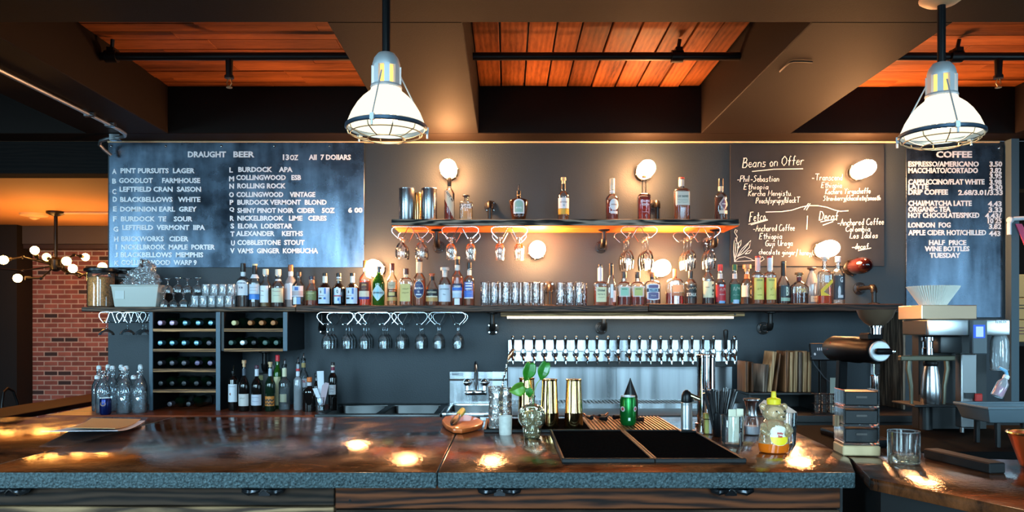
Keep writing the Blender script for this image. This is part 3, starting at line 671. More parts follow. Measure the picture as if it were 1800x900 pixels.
for px in (20, 465, 878, 1285):
    x = X(px, 1.89); h = MB()
    for sg in (-1, 1):
        h.tube([(x + sg * .004, -.512, 1.003), (x + sg * .018, -.52, .998), (x + sg * .034, -.524, .996), (x + sg * .046, -.52, 1.001), (x + sg * .05, -.515, 1.008)], [.006, .007, .0085, .0085, .006], 8)
    h.box(x - .014, x + .014, -.512, -.503, .985, 1.009)
    o = h.build('purse_hook', pm('black_chrome', (.05, .05, .055), .15, .9), t)
    s = MB().tube([(x - .012, -.517, .994), (x - .004, -.519, 1.001), (x, -.519, 1.003), (x + .004, -.519, 1.001), (x + .012, -.517, .994)], .0022, 5).build('bracket', M_CHROME, o)
# lower wing that continues the bar towards the right
t = thing('bar_counter', 'short dark counter wing turning off at the right end of the bar', 'bar counter', (1.0, 1.7, 0))
wing = [(.844, 1.79), (1.05, 1.36), (1.5, .75), (1.9, .9), (1.62, 1.6), (1.46, 1.82), (1.44, 2.02), (1.26, 2.06), (1.2, 2.12), (1.08, 2.22), (.95, 2.24), (.92, 2.05)]
o = MB().prism([(p[0] - 1, p[1] - 1.7) for p in wing], BZ - .03, BZ - .002).build('countertop_slab', M_TOP, t, bevel=.003, seg=2)
wi = [(.87, 1.79), (1.07, 1.38), (1.5, .8), (1.85, .92), (1.58, 1.6), (1.43, 1.8), (1.4, 1.99), (1.2, 2.05), (1.06, 2.19), (.96, 2.2)]
MB().prism([(p[0] - 1, p[1] - 1.7) for p in wi], 0, BZ - .03).build('carcass', M_BLACK, t)
# ================================================================== shelves
DF = 4.66                                                    # front edge of both wall shelves
ZU0, ZU1 = Z(397, DF), Z(385, DF)
M_CHAR = wood('charred_shelf_edge', S((9, 8, 8)), S((150, 132, 116)), 'x', 5, .6, 16, .6, wave=.5, nscale=22)
M_SHELFU = wood('shelf_underside_bulb_glow', S((120, 56, 22)), S((214, 112, 48)), 'x', 6, .5, 4)  # natural wood; the glow of the bulbs below is put into its orange
M_SH1 = wood('shelf_grey_brown', S((34, 22, 16)), S((112, 84, 64)), 'x', 8, .5, 9)
M_SH2 = wood('shelf_dark_brown', S((18, 11, 8)), S((96, 64, 46)), 'x', 9, .45, 10)
M_SH3 = wood('shelf_umber', S((22, 12, 8)), S((74, 44, 30)), 'x', 8, .5, 9)
def shelf(label, x0, x1, z0, z1, m, mfront=None):
    t = thing('wall_shelf', label, 'shelf', (x0, 5.0, z0))
    o = MB().box(0, x1 - x0, DF - 5, 0, 0, z1 - z0).build('board', m, t, bevel=.003)
    if mfront:
        o.data.materials.append(mfront)
        for p in o.data.polygons:
            if p.normal.z > -.6: p.material_index = 1
    return t
shelf('upper wall shelf with charred front edge and wood underside coloured by bulb glow', X(688, DF), X(1300, DF), ZU0, ZU1, M_SHELFU, M_CHAR)
ZA, ZBm, ZCm, ZMB = Z(539.5, DF), Z(536.6, DF), Z(534, DF), Z(547, DF)
shelf('left board of the long main shelf, reaching past the brick room opening', X(143, DF), X(520, DF) - .002, ZMB - .002, ZA, M_SH1)
shelf('middle board of the long main shelf, from the clear bottles to the tumblers', X(520, DF), X(1140, DF) - .001, ZMB - .004, ZBm, M_SH2)
shelf('right board of the long main shelf, ending beside the paper filters', X(1140, DF) + .001, X(1588, DF), ZMB, ZCm, M_SH3)
t = thing('shelf_light', 'wooden light rail with glowing white strip below the middle of the main shelf', 'light', (X(880, 4.7), 4.86, ZMB - .006))
wv = X(1311, 4.7) - X(880, 4.7)
MB().box(0, wv, -.14, -.02, -.024, -.001).build('rail', wood('rail_pine', S((92, 62, 36)), S((190, 148, 98)), 'x', 6), t, bevel=.002)
MB().box(.04, wv - .05, -.075, -.045, -.036, -.0245).build('light_strip', emis('lit_strip', (1.0, .86, .62), LED_E), t)
MB().lathe([(.007, 0), (.004, .003)], 8, c=(wv - .06, -.14, -.012), axis=(0, -1, 0)).build('screw', M_IRON, t)
# ------------------------------------------------------------------ pipe brackets
def bracket(label, px, py, ze, up=True, out=.16):
    x, _, z = P(px, py, 4.98)
    t = thing('pipe_bracket', label, 'bracket', (x, 5.0, z), 'black iron pipe brackets of the shelves')
    f = MB().lathe([(.041, 0), (.041, .008), (.024, .012), (.022, .024), (.017, .024)], 20, axis=(0, -1, 0))
    f.build('flange', M_IRON, t)
    for q in range(4):
        a = PI / 4 + q * PI / 2
        MB().lathe([(.005, .008), (.004, .012)], 8, c=(.032 * math.cos(a), 0, .032 * math.sin(a)), axis=(0, -1, 0)).build('screw', M_CHROME, t)
    MB().cyl((0, -.02, 0), (0, -out + .02, 0), .014, n=12).build('pipe', M_IRON, t)
    s_ = 1 if up else -1
    MB().tube([(0, -out + .035, 0), (0, -out + .012, s_ * .002), (0, -out + .003, s_ * .012), (0, -out, s_ * .035)], .020, 12).build('elbow', M_IRON, t)
    L = ze - z
    MB().cyl((0, -out, s_ * .03), (0, -out, L), .014, n=12).build('pipe', M_IRON, t)
    MB().lathe([(.036, 0), (.036, .006), (.021, .012)] if not up else [(.021, -.012), (.036, -.006), (.036, 0)], 18, c=(0, -out, L)).build('flange', M_IRON, t)
bracket('iron pipe bracket below the upper shelf between the leftmost hanging glasses', 771, 434, ZU0)
bracket('iron pipe bracket below the upper shelf right of the middle wall lamp', 1057, 434, ZU0)
bracket('iron pipe bracket below the right end of the upper shelf beside the chalkboard', 1247, 434, ZU0)
bracket('iron pipe bracket standing on the upper shelf behind the clear flask bottle', 862, 363, ZU1, False)
bracket('iron pipe bracket standing on the upper shelf behind the dark long-necked bottle', 1148, 362, ZU1, False)
bracket('iron pipe bracket below the main shelf right of the stemmed glasses', 866, 578, ZMB - .004, out=.12)
bracket('iron pipe bracket below the main shelf in front of the light strip', 1057, 577, ZMB - .032, out=.16)
bracket('iron pipe bracket below the main shelf above the wooden boards', 1343, 577, ZMB, out=.14)
bracket('iron pipe bracket behind the leftmost stemmed glasses of the lower rack', 569, 577, ZMB - .004, out=.07)
bracket('iron pipe bracket on the main shelf below the unlit lamp', 1513, 507, ZCm, False, out=.2)
bracket('iron pipe bracket on the main shelf between the two groups of tumblers', 965, 505, ZBm, False, out=.1)
bracket('black pipe bracket holding up the small wine rack from below', 470, 648, Z(618, 4.9), out=.08)
# ------------------------------------------------------------------ wire glass racks and hanging glasses
M_WIRE = pm('rack_wire', (.78, .8, .84), .18, 1)
def wire_rack(label, px0, px1, ytop, ybot, d0, d1, ztop, skew=0.0):
    x0, x1 = X(px0, d0), X(px1, d0); W = x1 - x0; H = (ybot - ytop) * d0 / F
    t = thing('glass_rack', label, 'rack', (x0, d0, ztop), 'chrome wire glass racks under the shelves')
    outer = [(.17, 1), (.06, .66), (.012, .42), (.02, .17), (.09, .02), (.14, 0), (.86, 0), (.91, .02), (.98, .17), (.988, .42), (.94, .66), (.83, 1)]
    mid = [(.30, .98), (.385, .5), (.425, .2), (.455, .06), (.5, .015), (.545, .06), (.575, .2), (.615, .5), (.70, .98)]
    r = .0027
    for y, nm in ((0, 'front_wire'), (d1 - d0, 'rear_wire')):
        MB().tube([(u * W, y, -v * H - r) for u, v in outer], r, 7).tube([(u * W, y, -v * H - r) for u, v in mid], r, 7).build(nm, M_WIRE, t)
    for u in (.17, .30, .70, .83): MB().cyl((u * W, 0, -H - r), (u * W, d1 - d0, -H - r), r, n=7).build('rail', M_WIRE, t)
    return [x0 + .235 * W, x0 + .765 * W], ztop - H - r
def stem_mesh(foot, stem_h, bowl, rs=.0035, m=None, name='wine_glass', steps=24):
    """hanging upside down: foot at z=0, rim lowest"""
    pr = [(.001, .003), (foot * .6, .0022), (foot, 0), (foot, -.0018), (foot * .5, -.004), (.008, -.008), (rs, -.016), (rs, -stem_h + .008), (rs * 1.8, -stem_h + .002)]
    pr += [(r, -stem_h - z) for r, z in bowl]
    return MB().lathe(pr, steps, cap0=False, cap1=False).build(name, m or GLASS, angle=60)
def hang(proto, pts, labf, group, first):
    for i, p in enumerate(pts):
        if i == 0 and first: o = proto; o.location = p
        else: o = proto.copy(); COL.objects.link(o); o.location = p; o.rotation_euler = (0, 0, i * .7)
        tag(o, labf(i), 'glass', group)
WG = [(.008, .004), (.018, .012), (.026, .026), (.0305, .042), (.0325, .058), (.032, .075), (.0295, .095)]
proto = stem_mesh(.031, .062, WG, m=glass('wine_glass_clear', (.95, .97, .98), 1.15, haze=.05))
units = [(556.7, 622), (622.7, 686.7), (688, 752), (753, 819)]
wh = ['first', 'second', 'third', 'fourth']
cols = []
for i, (a, b) in enumerate(units):
    xs_, zr = wire_rack('chrome wire glass rack under the main shelf, %s from left of four' % wh[i], a, b, 548, 569, 4.68, 4.94, ZMB - .004)
    cols += xs_
k = 0
for i, x in enumerate(cols):
    for r_ in range(3):
        lab = 'wine glass of %s column from left under main shelf, %s in its column' % (ORD[i], ['frontmost', 'middle', 'rearmost'][r_])
        hang(proto, [(x, 4.715 + .085 * r_, zr + .0063)], lambda q: lab, 'wine glasses hanging under the main shelf', k == 0); k += 1
SN = [(.006, .004), (.018, .012), (.030, .03), (.0365, .052), (.038, .07), (.036, .09), (.0345, .1)]
snif = stem_mesh(.030, .022, SN, name='snifter_glass', m=glass('snifter_clear', (.95, .96, .96), 1.2, haze=.05))
TU = [(.006, .003), (.02, .01), (.0285, .024), (.031, .042), (.03, .058), (.0265, .074), (.0255, .088), (.0285, .1)]
tul = stem_mesh(.030, .03, TU, name='tulip_glass', m=glass('snifter_clear'))
k = 0
for i, (a, b, pr, nm) in enumerate([(688, 753.6, snif, 'round snifter glass'), (776, 842, tul, 'tulip beer glass'), (863, 928, tul, 'tulip beer glass')]):
    xs_, zr = wire_rack('chrome wire rack under the upper shelf, %s from the left end' % wh[i], a, b, 396.8, 416.5, 4.68, 4.96, ZU0)
    for c in (0, 1):
        for r_ in (0, 1):
            lab = '%s in %s slot of %s rack under upper shelf, %s one' % (nm, ['left', 'right'][c], wh[i], ['front', 'rear'][r_])
            hang(pr, [(xs_[c], 4.725 + .11 * r_, zr + .0063)], lambda q: lab, nm + 'es hanging under the upper shelf', i in (0, 1) and c == 0 and r_ == 0)
WB = [(.006, .004), (.02, .014), (.0285, .03), (.0335, .052), (.034, .072), (.0315, .095), (.0285, .118)]
wgl = stem_mesh(.031, .075, WB, m=GLASS)
for i, (a, b) in enumerate([(1091, 1156), (1201, 1267)]):
    xs_, zr = wire_rack('chrome wire rack under the right upper shelf, %s' % ['left of the right bracket', 'nearest the chalkboard'][i], a, b, 396.5, 415, 4.68, 4.97, ZU0)
    for c in (0, 1):
        for r_ in range(3):
            if i == 1 and c == 1 and r_ == 2: continue
            lab = 'tall wine glass in %s slot of rack %s, %s one' % (['left', 'right'][c], ['left of the bracket', 'nearest the chalkboard'][i], ['front', 'middle', 'rear'][r_])
            hang(wgl, [(xs_[c], 4.715 + .09 * r_, zr + .0063)], lambda q: lab, 'tall wine glasses hanging under the upper shelf', i + c + r_ == 0)
CO = [(.006, .002), (.022, .008), (.036, .018), (.0445, .03), (.046, .04)]
cou = stem_mesh(.03, .045, CO, name='coupe_glass', m=GLASS); k = 0
for i, (a, b) in enumerate([(174, 216), (217, 257)]):
    xs_, zr = wire_rack('small chrome rack under the left end of the main shelf, %s' % ['over the brick wall', 'beside the wine rack'][i], a, b, 550, 568, 4.69, 4.9, ZMB - .002)
    for c in (0, 1):
        lab = 'coupe glass hanging at shelf left end, %s from the left' % ORD[i * 2 + c]
        hang(cou, [(xs_[c] + (-.012, .012)[i], 4.735 + .105 * ((i + c) % 2), zr + .0063)], lambda q: lab, 'coupe glasses hanging at the left end', k == 0); k += 1
# ================================================================== bottles
M_CLEAR = glass('bottle_clear', (.94, .96, .97), .9, haze=.03)
BG = {'clear': M_CLEAR, 'dark': pm('dark_bottle_glass', S((18, 15, 14)), .07, coat=.4), 'green': pm('green_bottle_glass', S((44, 96, 30)), .08, trans=.35, coat=.3),
      'darkgreen': pm('dark_green_bottle_glass', S((16, 34, 22)), .07, coat=.4), 'silver': glass('bottle_silvered', (.75, .8, .86), 1.2, haze=.3, hazecol=(.75, .8, .86)), 'brown': pm('brown_bottle_glass', S((52, 24, 12)), .07, coat=.4)}
LQ = {'amber': liquid('spirit_amber', (.80, .30, .05)), 'red': liquid('spirit_red', (.55, .09, .02)), 'dark': liquid('spirit_dark', (.26, .07, .02), .35), 'gold': liquid('spirit_gold', (.95, .62, .2), .5), 'pale': liquid('spirit_pale', (.92, .8, .55), .6),
      'orange': liquid('spirit_orange', (.85, .22, .03), .35), 'black': liquid('spirit_black', (.05, .02, .015), .2), 'water': liquid('spirit_water', (.9, .93, .95), .85)}
def smooth(a, b, n, f): return [(a[0] + (b[0] - a[0]) * f(i / n), a[1] + (b[1] - a[1]) * (i / n)) for i in range(1, n + 1)]
def bottle(label, px, top, w, d, zb, sh, nk, rn, cap, capcol, body='clear', liq=None, lev=None, labels=(), sleeves=(), text=(), sq=None, thick=1.0, caprough=.4, capmetal=0, group=None, capr=1.12, basew=1.0, capkind=None, name='spirit_bottle'):
    """all y values are read on the photograph at the bottle's own distance"""
    s = d / F; R = w / 2 * s; x = X(px, d); H = Z(top, d) - zb
    zz = lambda y: Z(y, d) - zb
    rN = rn * s
    t = thing(name, label, 'bottle', (x, d, zb), group)
    prof = [(R * basew * .9, 0), (R * basew, .006), (R, zz(sh))]
    prof += smooth((R, zz(sh)), (rN, zz(nk)), 7, lambda q: q * q * (3 - 2 * q) * .55 + .45 * (1 - math.sqrt(max(0, 1 - q * q))) if not sq else (1 - math.sqrt(max(0, 1 - q ** 2.2))))
    prof += [(rN, zz(cap) - .002), (rN, zz(cap))]
    L = dict(n=24, sq=sq, rn=rN, sy=thick) if (sq or thick != 1) else dict(n=22)
    if thick != 1 and not sq: L['sq'] = 2.0
    MB().lathe(prof, **L).build('glass_body', BG[body], t, angle=50)
    if liq:
        zl = zz(lev); pl = [(r * .93 - .0004, max(z, .007)) for r, z in prof if z < zl]
        rl = pl[-1][0] if zl <= zz(sh) else max(rN * .9, pl[-1][0] * .96)
        MB().lathe(pl + [(rl, zl)], **L).build('liquid', LQ[liq], t, angle=50)
    hc = zz(top) - zz(cap); rc = rN * capr
    mc = col(capcol, caprough, capmetal)
    if capkind == 'cork': MB().lathe([(rc * .8, zz(cap) - .002), (rc * .8, zz(cap) + hc * .5), (rc * 1.15, zz(cap) + hc * .52), (rc * 1.15, zz(top) - .002), (rc * 1.05, zz(top))], 16).build('stopper', mc, t)
    elif capkind == 'pourer':
        MB().lathe([(rc, zz(cap)), (rc, zz(cap) + hc * .3), (rc * .4, zz(cap) + hc * .36)], 14).build('pourer_collar', M_BLACKP, t)
        MB().tube([(0, 0, zz(cap) + hc * .3), (0, 0, zz(cap) + hc * .7), (.004, 0, zz(top))], [rc * .36, rc * .32, rc * .26], 8).build('pourer_spout', M_CHROME, t)
    elif capkind == 'wide': MB().lathe([(rc, zz(cap)), (rc, zz(cap) + hc * .35), (rc * 1.7, zz(cap) + hc * .4), (rc * 1.7, zz(top) - .002), (rc * 1.5, zz(top))], 16).build('stopper', mc, t)
    else: MB().lathe([(rc * .98, zz(cap)), (rc, zz(cap) + .002), (rc, zz(top) - .002), (rc * .9, zz(top))], 16).build('cap', mc, t)
    e = sq or 2.0
    def front(xx, off): 
        q = min(.999, abs(xx) / R); return -(R * thick * (1 - q ** e) ** (1 / e)) - off
    for q in sleeves:                                        # (y0, y1, colour[, radius factor])
        y0, y1, c = q[:3]; 
        def rad(z):
            for i in range(len(prof) - 1):
                a, b = prof[i], prof[i + 1]
                if a[1] <= z <= b[1] and b[1] > a[1]: return a[0] + (b[0] - a[0]) * (z - a[1]) / (b[1] - a[1])
            return rN
        zs = [zz(y1) + (zz(y0) - zz(y1)) * i / 4 for i in range(5)]
        MB().lathe([((rad(z) + .0008) * (q[3] if len(q) > 3 else 1), z) for z in zs], **dict(L, n=20), cap0=False, cap1=False).build('neck_label', col(c, .5), t)
    off = .0008
    for q in labels:                                         # (shape, y0, y1, half width as a share of R, colour, shift)
        shp, y0, y1, hw, c = q[:5]; dx = q[5] if len(q) > 5 else 0
        z1, z0 = zz(y0), zz(y1); n = 16; vs = []; fs = []; off += .0005
        for i in range(n + 1):
            u = -1 + 2 * i / n
            if shp == 'rect': a, b = z0, z1
            elif shp == 'oval': h = (z1 - z0) / 2 * math.sqrt(max(0, 1 - u * u)); a, b = (z0 + z1) / 2 - h, (z0 + z1) / 2 + h
            elif shp == 'arch': a, b = z0, z1 - (z1 - z0) * .28 * (1 - math.sqrt(max(0, 1 - u * u)))
            elif shp == 'diamond': h = (z1 - z0) / 2 * (1 - max(0, abs(u) - .08) / .92 * .86); a, b = (z0 + z1) / 2 - h, (z0 + z1) / 2 + h
            elif shp == 'rhomb': h = (z1 - z0) / 2 * (1 - abs(u)); a, b = (z0 + z1) / 2 - h, (z0 + z1) / 2 + h
            elif shp == 'slash': a = z1 - (z1 - z0) * (.30 + .7 * (u + 1) / 2); b = z1 - (z1 - z0) * max(0, (u + 1) / 2 - .35) * .55
            elif shp == 'zigzag': k_ = abs(((u + 1) * 1.5) % 1 - .5) * 2; a, b = z0 + (z1 - z0) * .35 * k_, z0 + (z1 - z0) * (.35 + .35 * k_)
            elif shp == 'badge': k_ = abs(u); a, b = z0 + (z1 - z0) * .06 * k_, z1 - (z1 - z0) * .08 * k_ * k_
            xx = (u * hw + dx) * R
            vs += [(xx, front(xx, off), a), (xx, front(xx, off), b)]
        for i in range(n): fs.append((2 * i, 2 * i + 2, 2 * i + 3, 2 * i + 1))
        MB().add(vs, fs).build('label', col(c, .45), t)
    for q in text:                                           # (string, y, height px, half width share, colour[, shift])
        st, y, h, hw, c = q[:5]; dx = q[5] if len(q) > 5 else 0
        if st.startswith('~'):                               # script too small to read: a wavering pen line
            mb = MB(); rr = random.Random(len(st) + int(px))
            n = 14; mb.tube([((-hw + 2 * hw * i / n + dx) * R, front((-hw + 2 * hw * i / n + dx) * R, off + .001), zz(y) + h * s * .5 * rr.uniform(-1, 1)) for i in range(n + 1)], .0009, 4)
        else:
            mb = letters(st, (-hw + dx) * R, (hw + dx) * R, zz(y), h * s, 0, depth=.0005)
            mb.v = [Vector((v.x, front(v.x, off + .0008) + v.y, v.z)) for v in mb.v]
        mb.build('lettering', col(c, .5), t, flat=True)
    return t
W_, CR, BK = (226, 230, 236), (222, 208, 172), (22, 20, 22)
DU, ZU = 4.80, ZU1
# upper shelf
bottle('tall slim bottle of red liquor with slanted pale label on the upper shelf', 790, 312, 18, DU, ZU, 341, 331, 3.2, 327, BK, liq='red', lev=353, labels=[('slash', 336, 385, .92, (226, 214, 190))], sleeves=[(313, 315, (200, 170, 120))], text=())
o = [q for q in COL.objects if q.name.startswith('spirit_bottle')][-1]
tx = letters('LOT 40', -.034, .034, 0, .012, 0, depth=.0005); Rm = Matrix.Rotation(math.radians(57), 4, 'Y')
tx.v = [Rm @ v for v in tx.v]; tx.v = [Vector((v.x + .006, -math.sqrt(max(0, .0322 ** 2 - min(.031, abs(v.x + .006)) ** 2)) - .0022 + v.y, v.z + Z(347, DU) - ZU)) for v in tx.v]
tx.build('lettering', col((40, 36, 40), .5), o, flat=True)
bottle('small flat flask of pale gold liquor with white emblem on the upper shelf', 819.5, 343, 23, DU, ZU, 357, 354, 3.4, 347, (52, 40, 36), liq='pale', lev=366, sq=5, thick=.5, capkind='wide', text=[('LINE', 361, 3.6, .72, W_), ('& ONE', 365.5, 3.6, .8, W_), ('31', 370, 3.4, .26, W_)])
bottle('squat dark bottle tapering to its base with arched white label and steel pourer', 912, 324, 34, DU, ZU, 353, 348, 3.2, 341, (160, 140, 120), 'brown', labels=[('arch', 351.5, 377, .56, W_), ('arch', 354, 374.5, .44, (156, 190, 176))], text=[('RYE', 367, 2.8, .3, W_), ('~RoyalRye', 381, 3, .5, (170, 176, 190))], basew=.68, thick=.7, capkind='pourer', sleeves=[(342, 345, (150, 110, 60))])
bottle('clear bottle with white label over a yellow band and cork on the upper shelf', 990.5, 312, 19.5, DU, ZU, 344, 336, 3.6, 323, (216, 186, 140), liq='amber', lev=377, labels=[('rect', 349, 367.5, .96, W_), ('rect', 368, 378, .97, (214, 166, 50))], sleeves=[(323.5, 333, BK)], text=[('OLD PULTENEY', 356.5, 2, .7, (120, 128, 140)), ('12', 362, 2.6, .14, (120, 128, 140))], capkind='cork')
bottle('bottle of red whisky with round white label and cream neck on the upper shelf', 1076, 314, 22, DU, ZU, 350, 341, 4.2, 326, (224, 212, 180), liq='red', lev=352, labels=[('oval', 351, 371, .74, W_, .2), ('rect', 372.5, 377, .56, W_, .2)], sleeves=[(326, 334, (228, 220, 200)), (335, 340, W_)], text=[('MCKENNA', 361, 2.2, .46, (150, 120, 110), .2)])
bottle('long-necked bottle of dark red liquor with white script on the upper shelf', 1132, 309, 21.5, DU, ZU, 346, 340, 3.8, 312, (190, 120, 60), liq='red', lev=347, text=[('SOUTH', 355, 4, .72, W_), ('NORTH', 361, 4, .6, W_), ('~whisky', 369, 2, .4, (170, 70, 70)), ('~liquor', 374, 1.5, .5, W_)], sq=5)
bottle('square bottle of amber whisky with large cream label and red wax top', 1198, 312, 26, DU, ZU, 337, 331, 4.6, 315, (190, 60, 40), liq='amber', lev=339, labels=[('rect', 338, 362, .95, (222, 222, 208))], sleeves=[(316, 328, (214, 206, 196))], text=[('CAP. BAINES', 346.5, 3.4, .72, (90, 110, 100)), ('~barrel', 353, 1.4, .7, (120, 130, 120)), ('~aged', 357, 1.4, .7, (120, 130, 120))], sq=7, thick=.8)
bottle('dark whisky bottle with diamond label at the right end of the upper shelf', 1267, 314, 22, DU, ZU, 346, 338, 4.2, 328, BK, liq='dark', lev=348, labels=[('rhomb', 347, 373, .8, (196, 176, 172), .25), ('rhomb', 351, 369, .55, (110, 84, 110), .25), ('rect', 371, 377, .72, (222, 206, 190), .2)], sleeves=[(317, 336, (214, 196, 170))], text=[('RITTENHOUSE', 360, 2.4, .4, W_, .3)])
# steel cylinders
def canister(label, px, top, w, d, m, group=None):
    s = d / F; R = w / 2 * s; z1 = Z(top, d) - ZU
    t = thing('steel_canister', label, 'canister', (X(px, d), d, ZU), group)
    MB().lathe([(R * .98, 0), (R, .002), (R, z1 - .002), (R * .99, z1), (R * .95, z1), (R * .94, z1 - .004), (R * .94, .006), (.001, .006)], 40).build('cylinder', m, t)
    MB().lathe([(R * 1.015, z1 - .003), (R * 1.02, z1), (R * 1.0, z1 + .0015), (R * .95, z1 + .001)], 40, cap0=False, cap1=False).build('rolled_rim', m, t)
canister('tall brushed steel canister at the left end of the upper shelf', 715, 332, 27, 4.74, M_STEEL, 'steel canisters on the upper shelf')
canister('tall brushed steel canister beside the red-liquid bottle on the upper shelf', 754.5, 332, 27.5, 4.74, M_STEEL, 'steel canisters on the upper shelf')
canister('golden canister standing between and behind the two steel canisters', 734, 340, 15, 4.87, pm('gold_metal', (.78, .5, .2), .22, 1))
# main shelf, left board
D1 = 4.79
A_ = (196, 204, 220)
bottle('clear whisky bottle with arched white label, leftmost of the main shelf bottles', 427.5, 463, 22.5, D1, ZA, 494, 486, 4, 478, BK, liq='dark', lev=519, labels=[('arch', 493, 519.5, .86, W_)], sleeves=[(465.5, 468, CR), (478.5, 485.5, W_)], text=[('BOWMORE', 498, 2.2, .62, (90, 96, 120)), ('12', 506, 2.6, .3, (50, 60, 110))])
bottle('dark-necked whisky bottle with white label over a bright blue band', 448, 464, 19, D1, ZA, 498, 482, 4, 467, CR, liq='dark', lev=500, labels=[('rect', 500, 517, .95, (208, 216, 228)), ('rect', 517.5, 527, .95, (60, 130, 214)), ('rect', 526, 531, .3, W_)], sleeves=[(467, 482, BK), (482.5, 489.5, W_)], text=[('~tale', 506, 1.6, .7, (130, 136, 150)), ('~isle', 511, 1.6, .6, (130, 136, 150))])
bottle('whisky bottle with white cap and tall plain white label, third on the left board', 467, 473, 20, D1 + .02, ZA, 503, 493, 4.6, 483, (222, 216, 202), liq='gold', lev=512, labels=[('rect', 502.5, 532, .82, (232, 232, 232), -.14)], text=[('~tall', 512, 2, .3, (190, 120, 110), -.3), ('~tall one', 520, 2, .3, (120, 120, 120), -.3)])
bottle('round-shouldered whisky bottle with cream cap and wide cream label', 489, 473.5, 23, D1, ZA, 504, 493, 4.6, 484, (232, 214, 200), liq='dark', lev=506, labels=[('rect', 507, 532, .9, (214, 214, 188))], sleeves=[(491, 494, W_)], text=[('~Glenmor', 512.5, 2.6, .6, (150, 50, 60)), ('~single', 520, 1.2, .5, (140, 140, 120))])
bottle('tall silvery bottle with copper cap standing behind the white-striped bottle', 511, 465.5, 20, D1 + .07, ZA, 498, 486, 4, 477, (150, 92, 62), 'silver', labels=[('rect', 499, 527, .8, (206, 214, 226))], sleeves=[(477.5, 485.5, W_)], capmetal=.5)
bottle('clear round bottle with blue and white striped label at the board seam', 524.5, 478, 22, D1 - .04, ZBm, 504, 494, 4.8, 486, (52, 40, 44), liq='dark', lev=530, labels=[('rect', 503, 522, .9, (206, 210, 222)), ('rect', 505, 511, .3, (60, 100, 180), -.05), ('rect', 512, 520, .9, (190, 172, 176)), ('rect', 523, 535, .28, W_, -.3), ('rect', 523, 535, .28, (110, 160, 214), .3)], sleeves=[(480.5, 485.5, CR)])
bottle('small round bottle of amber spirit with olive green label', 548, 485.5, 22, D1, ZBm, 512, 499, 4.6, 491, (34, 36, 60), liq='orange', lev=510, labels=[('rect', 512, 528, .86, (124, 126, 74))], sleeves=[(489, 491, CR), (492, 498, (176, 120, 90))], text=[('BOTANIST', 516, 2.2, .64, (214, 208, 150)), ('~gin', 521, 1.4, .4, (214, 208, 150))])
for px, lb, kind in ((571, 'black bottle with white and blue label and cream neck, leftmost of the three black bottles', 0), (595.5, 'black bottle with chequered neck and oval white label, middle of the three black bottles', 1), (619.5, 'black bottle with white and blue label and cream neck, beside the green bottle and lamp', 0)):
    if kind == 0: bottle(lb, px, 480, 23.5, D1, ZBm, 509, 498, 3.8, 485.5, BK, 'dark', labels=[('rect', 506, 534, .84, (206, 220, 238)), ('oval', 507, 520, .3, W_, -.35), ('rect', 507, 517, .13, (70, 120, 200), .25), ('rect', 523.5, 526, .26, BK, -.5), ('rect', 523, 526.5, .15, (50, 110, 200), .2)], sleeves=[(485.5, 497, (226, 222, 214))], text=[('6', 513, 5, .1, (30, 40, 60), -.38), ('~blend', 520, 1, .4, (190, 90, 90), -.3)], capr=1.1)
    else: bottle(lb, px, 480, 23.5, D1, ZBm, 509, 498, 3.8, 485.5, BK, 'dark', labels=[('rect', 507, 534, .5, (170, 200, 230)), ('oval', 505, 521, .42, W_), ('rect', 519.5, 521.5, .56, (190, 60, 70)), ('rect', 522, 534, .32, (216, 226, 236), -.1), ('rect', 524, 529, .12, (60, 120, 200), .15)], sleeves=[(487, 489.5, W_), (491.5, 493.5, CR)], text=[('Q', 513, 6, .14, (40, 50, 70))])
bottle('clear whisky bottle with brown and cream label standing before the lit lamp', 642, 458, 22, D1, ZBm, 492, 480, 3.4, 471, (190, 110, 50), liq='orange', lev=494, labels=[('rect', 496.5, 512, .8, (92, 44, 30), -.1), ('rect', 512, 522, .84, (226, 208, 184), -.08), ('rect', 522, 526.5, .86, (60, 60, 140), -.08)], text=[('JURA', 501.5, 4, .4, (230, 180, 110)), ('~isle', 508, 1.4, .4, (200, 160, 110))])
bottle('green glass bottle with pale blue diamond label in front of the lamp', 665.5, 468, 21.5, D1 - .02, ZBm, 499, 481, 4, 479, (86, 90, 96), 'green', labels=[('diamond', 501, 529, .97, (188, 216, 222)), ('rhomb', 504, 526, .3, (150, 206, 224))], text=[('DEVERON', 515, 3, .78, (66, 84, 100))], capkind='cork')
bottle('bottle of golden rum with maroon cap and black banded label', 689.5, 463, 18, D1, ZBm, 494, 483, 3.4, 475, (90, 32, 32), liq='gold', lev=495, labels=[('rect', 496, 508, .74, (196, 180, 150)), ('rect', 509, 511, .96, BK), ('rect', 512.5, 522, .96, (70, 52, 30)), ('rect', 514, 520, .6, (222, 190, 120)), ('rect', 522.5, 529, .96, (200, 160, 90))], text=[('~rum', 502, 3, .5, (90, 60, 30))])
bottle('square bottle of amber bourbon with yellowed label and maroon cap', 714, 472, 21.5, D1, ZBm, 497, 488, 4, 482, (66, 28, 26), liq='amber', lev=503, labels=[('rect', 499.5, 530, .84, (214, 190, 110), -.1)], sleeves=[(483, 487, (220, 200, 160))], text=[('~prohibition', 508, 2.5, .5, (110, 90, 40)), ('~style', 515, 2.5, .5, (110, 90, 40))], sq=6, thick=.8)
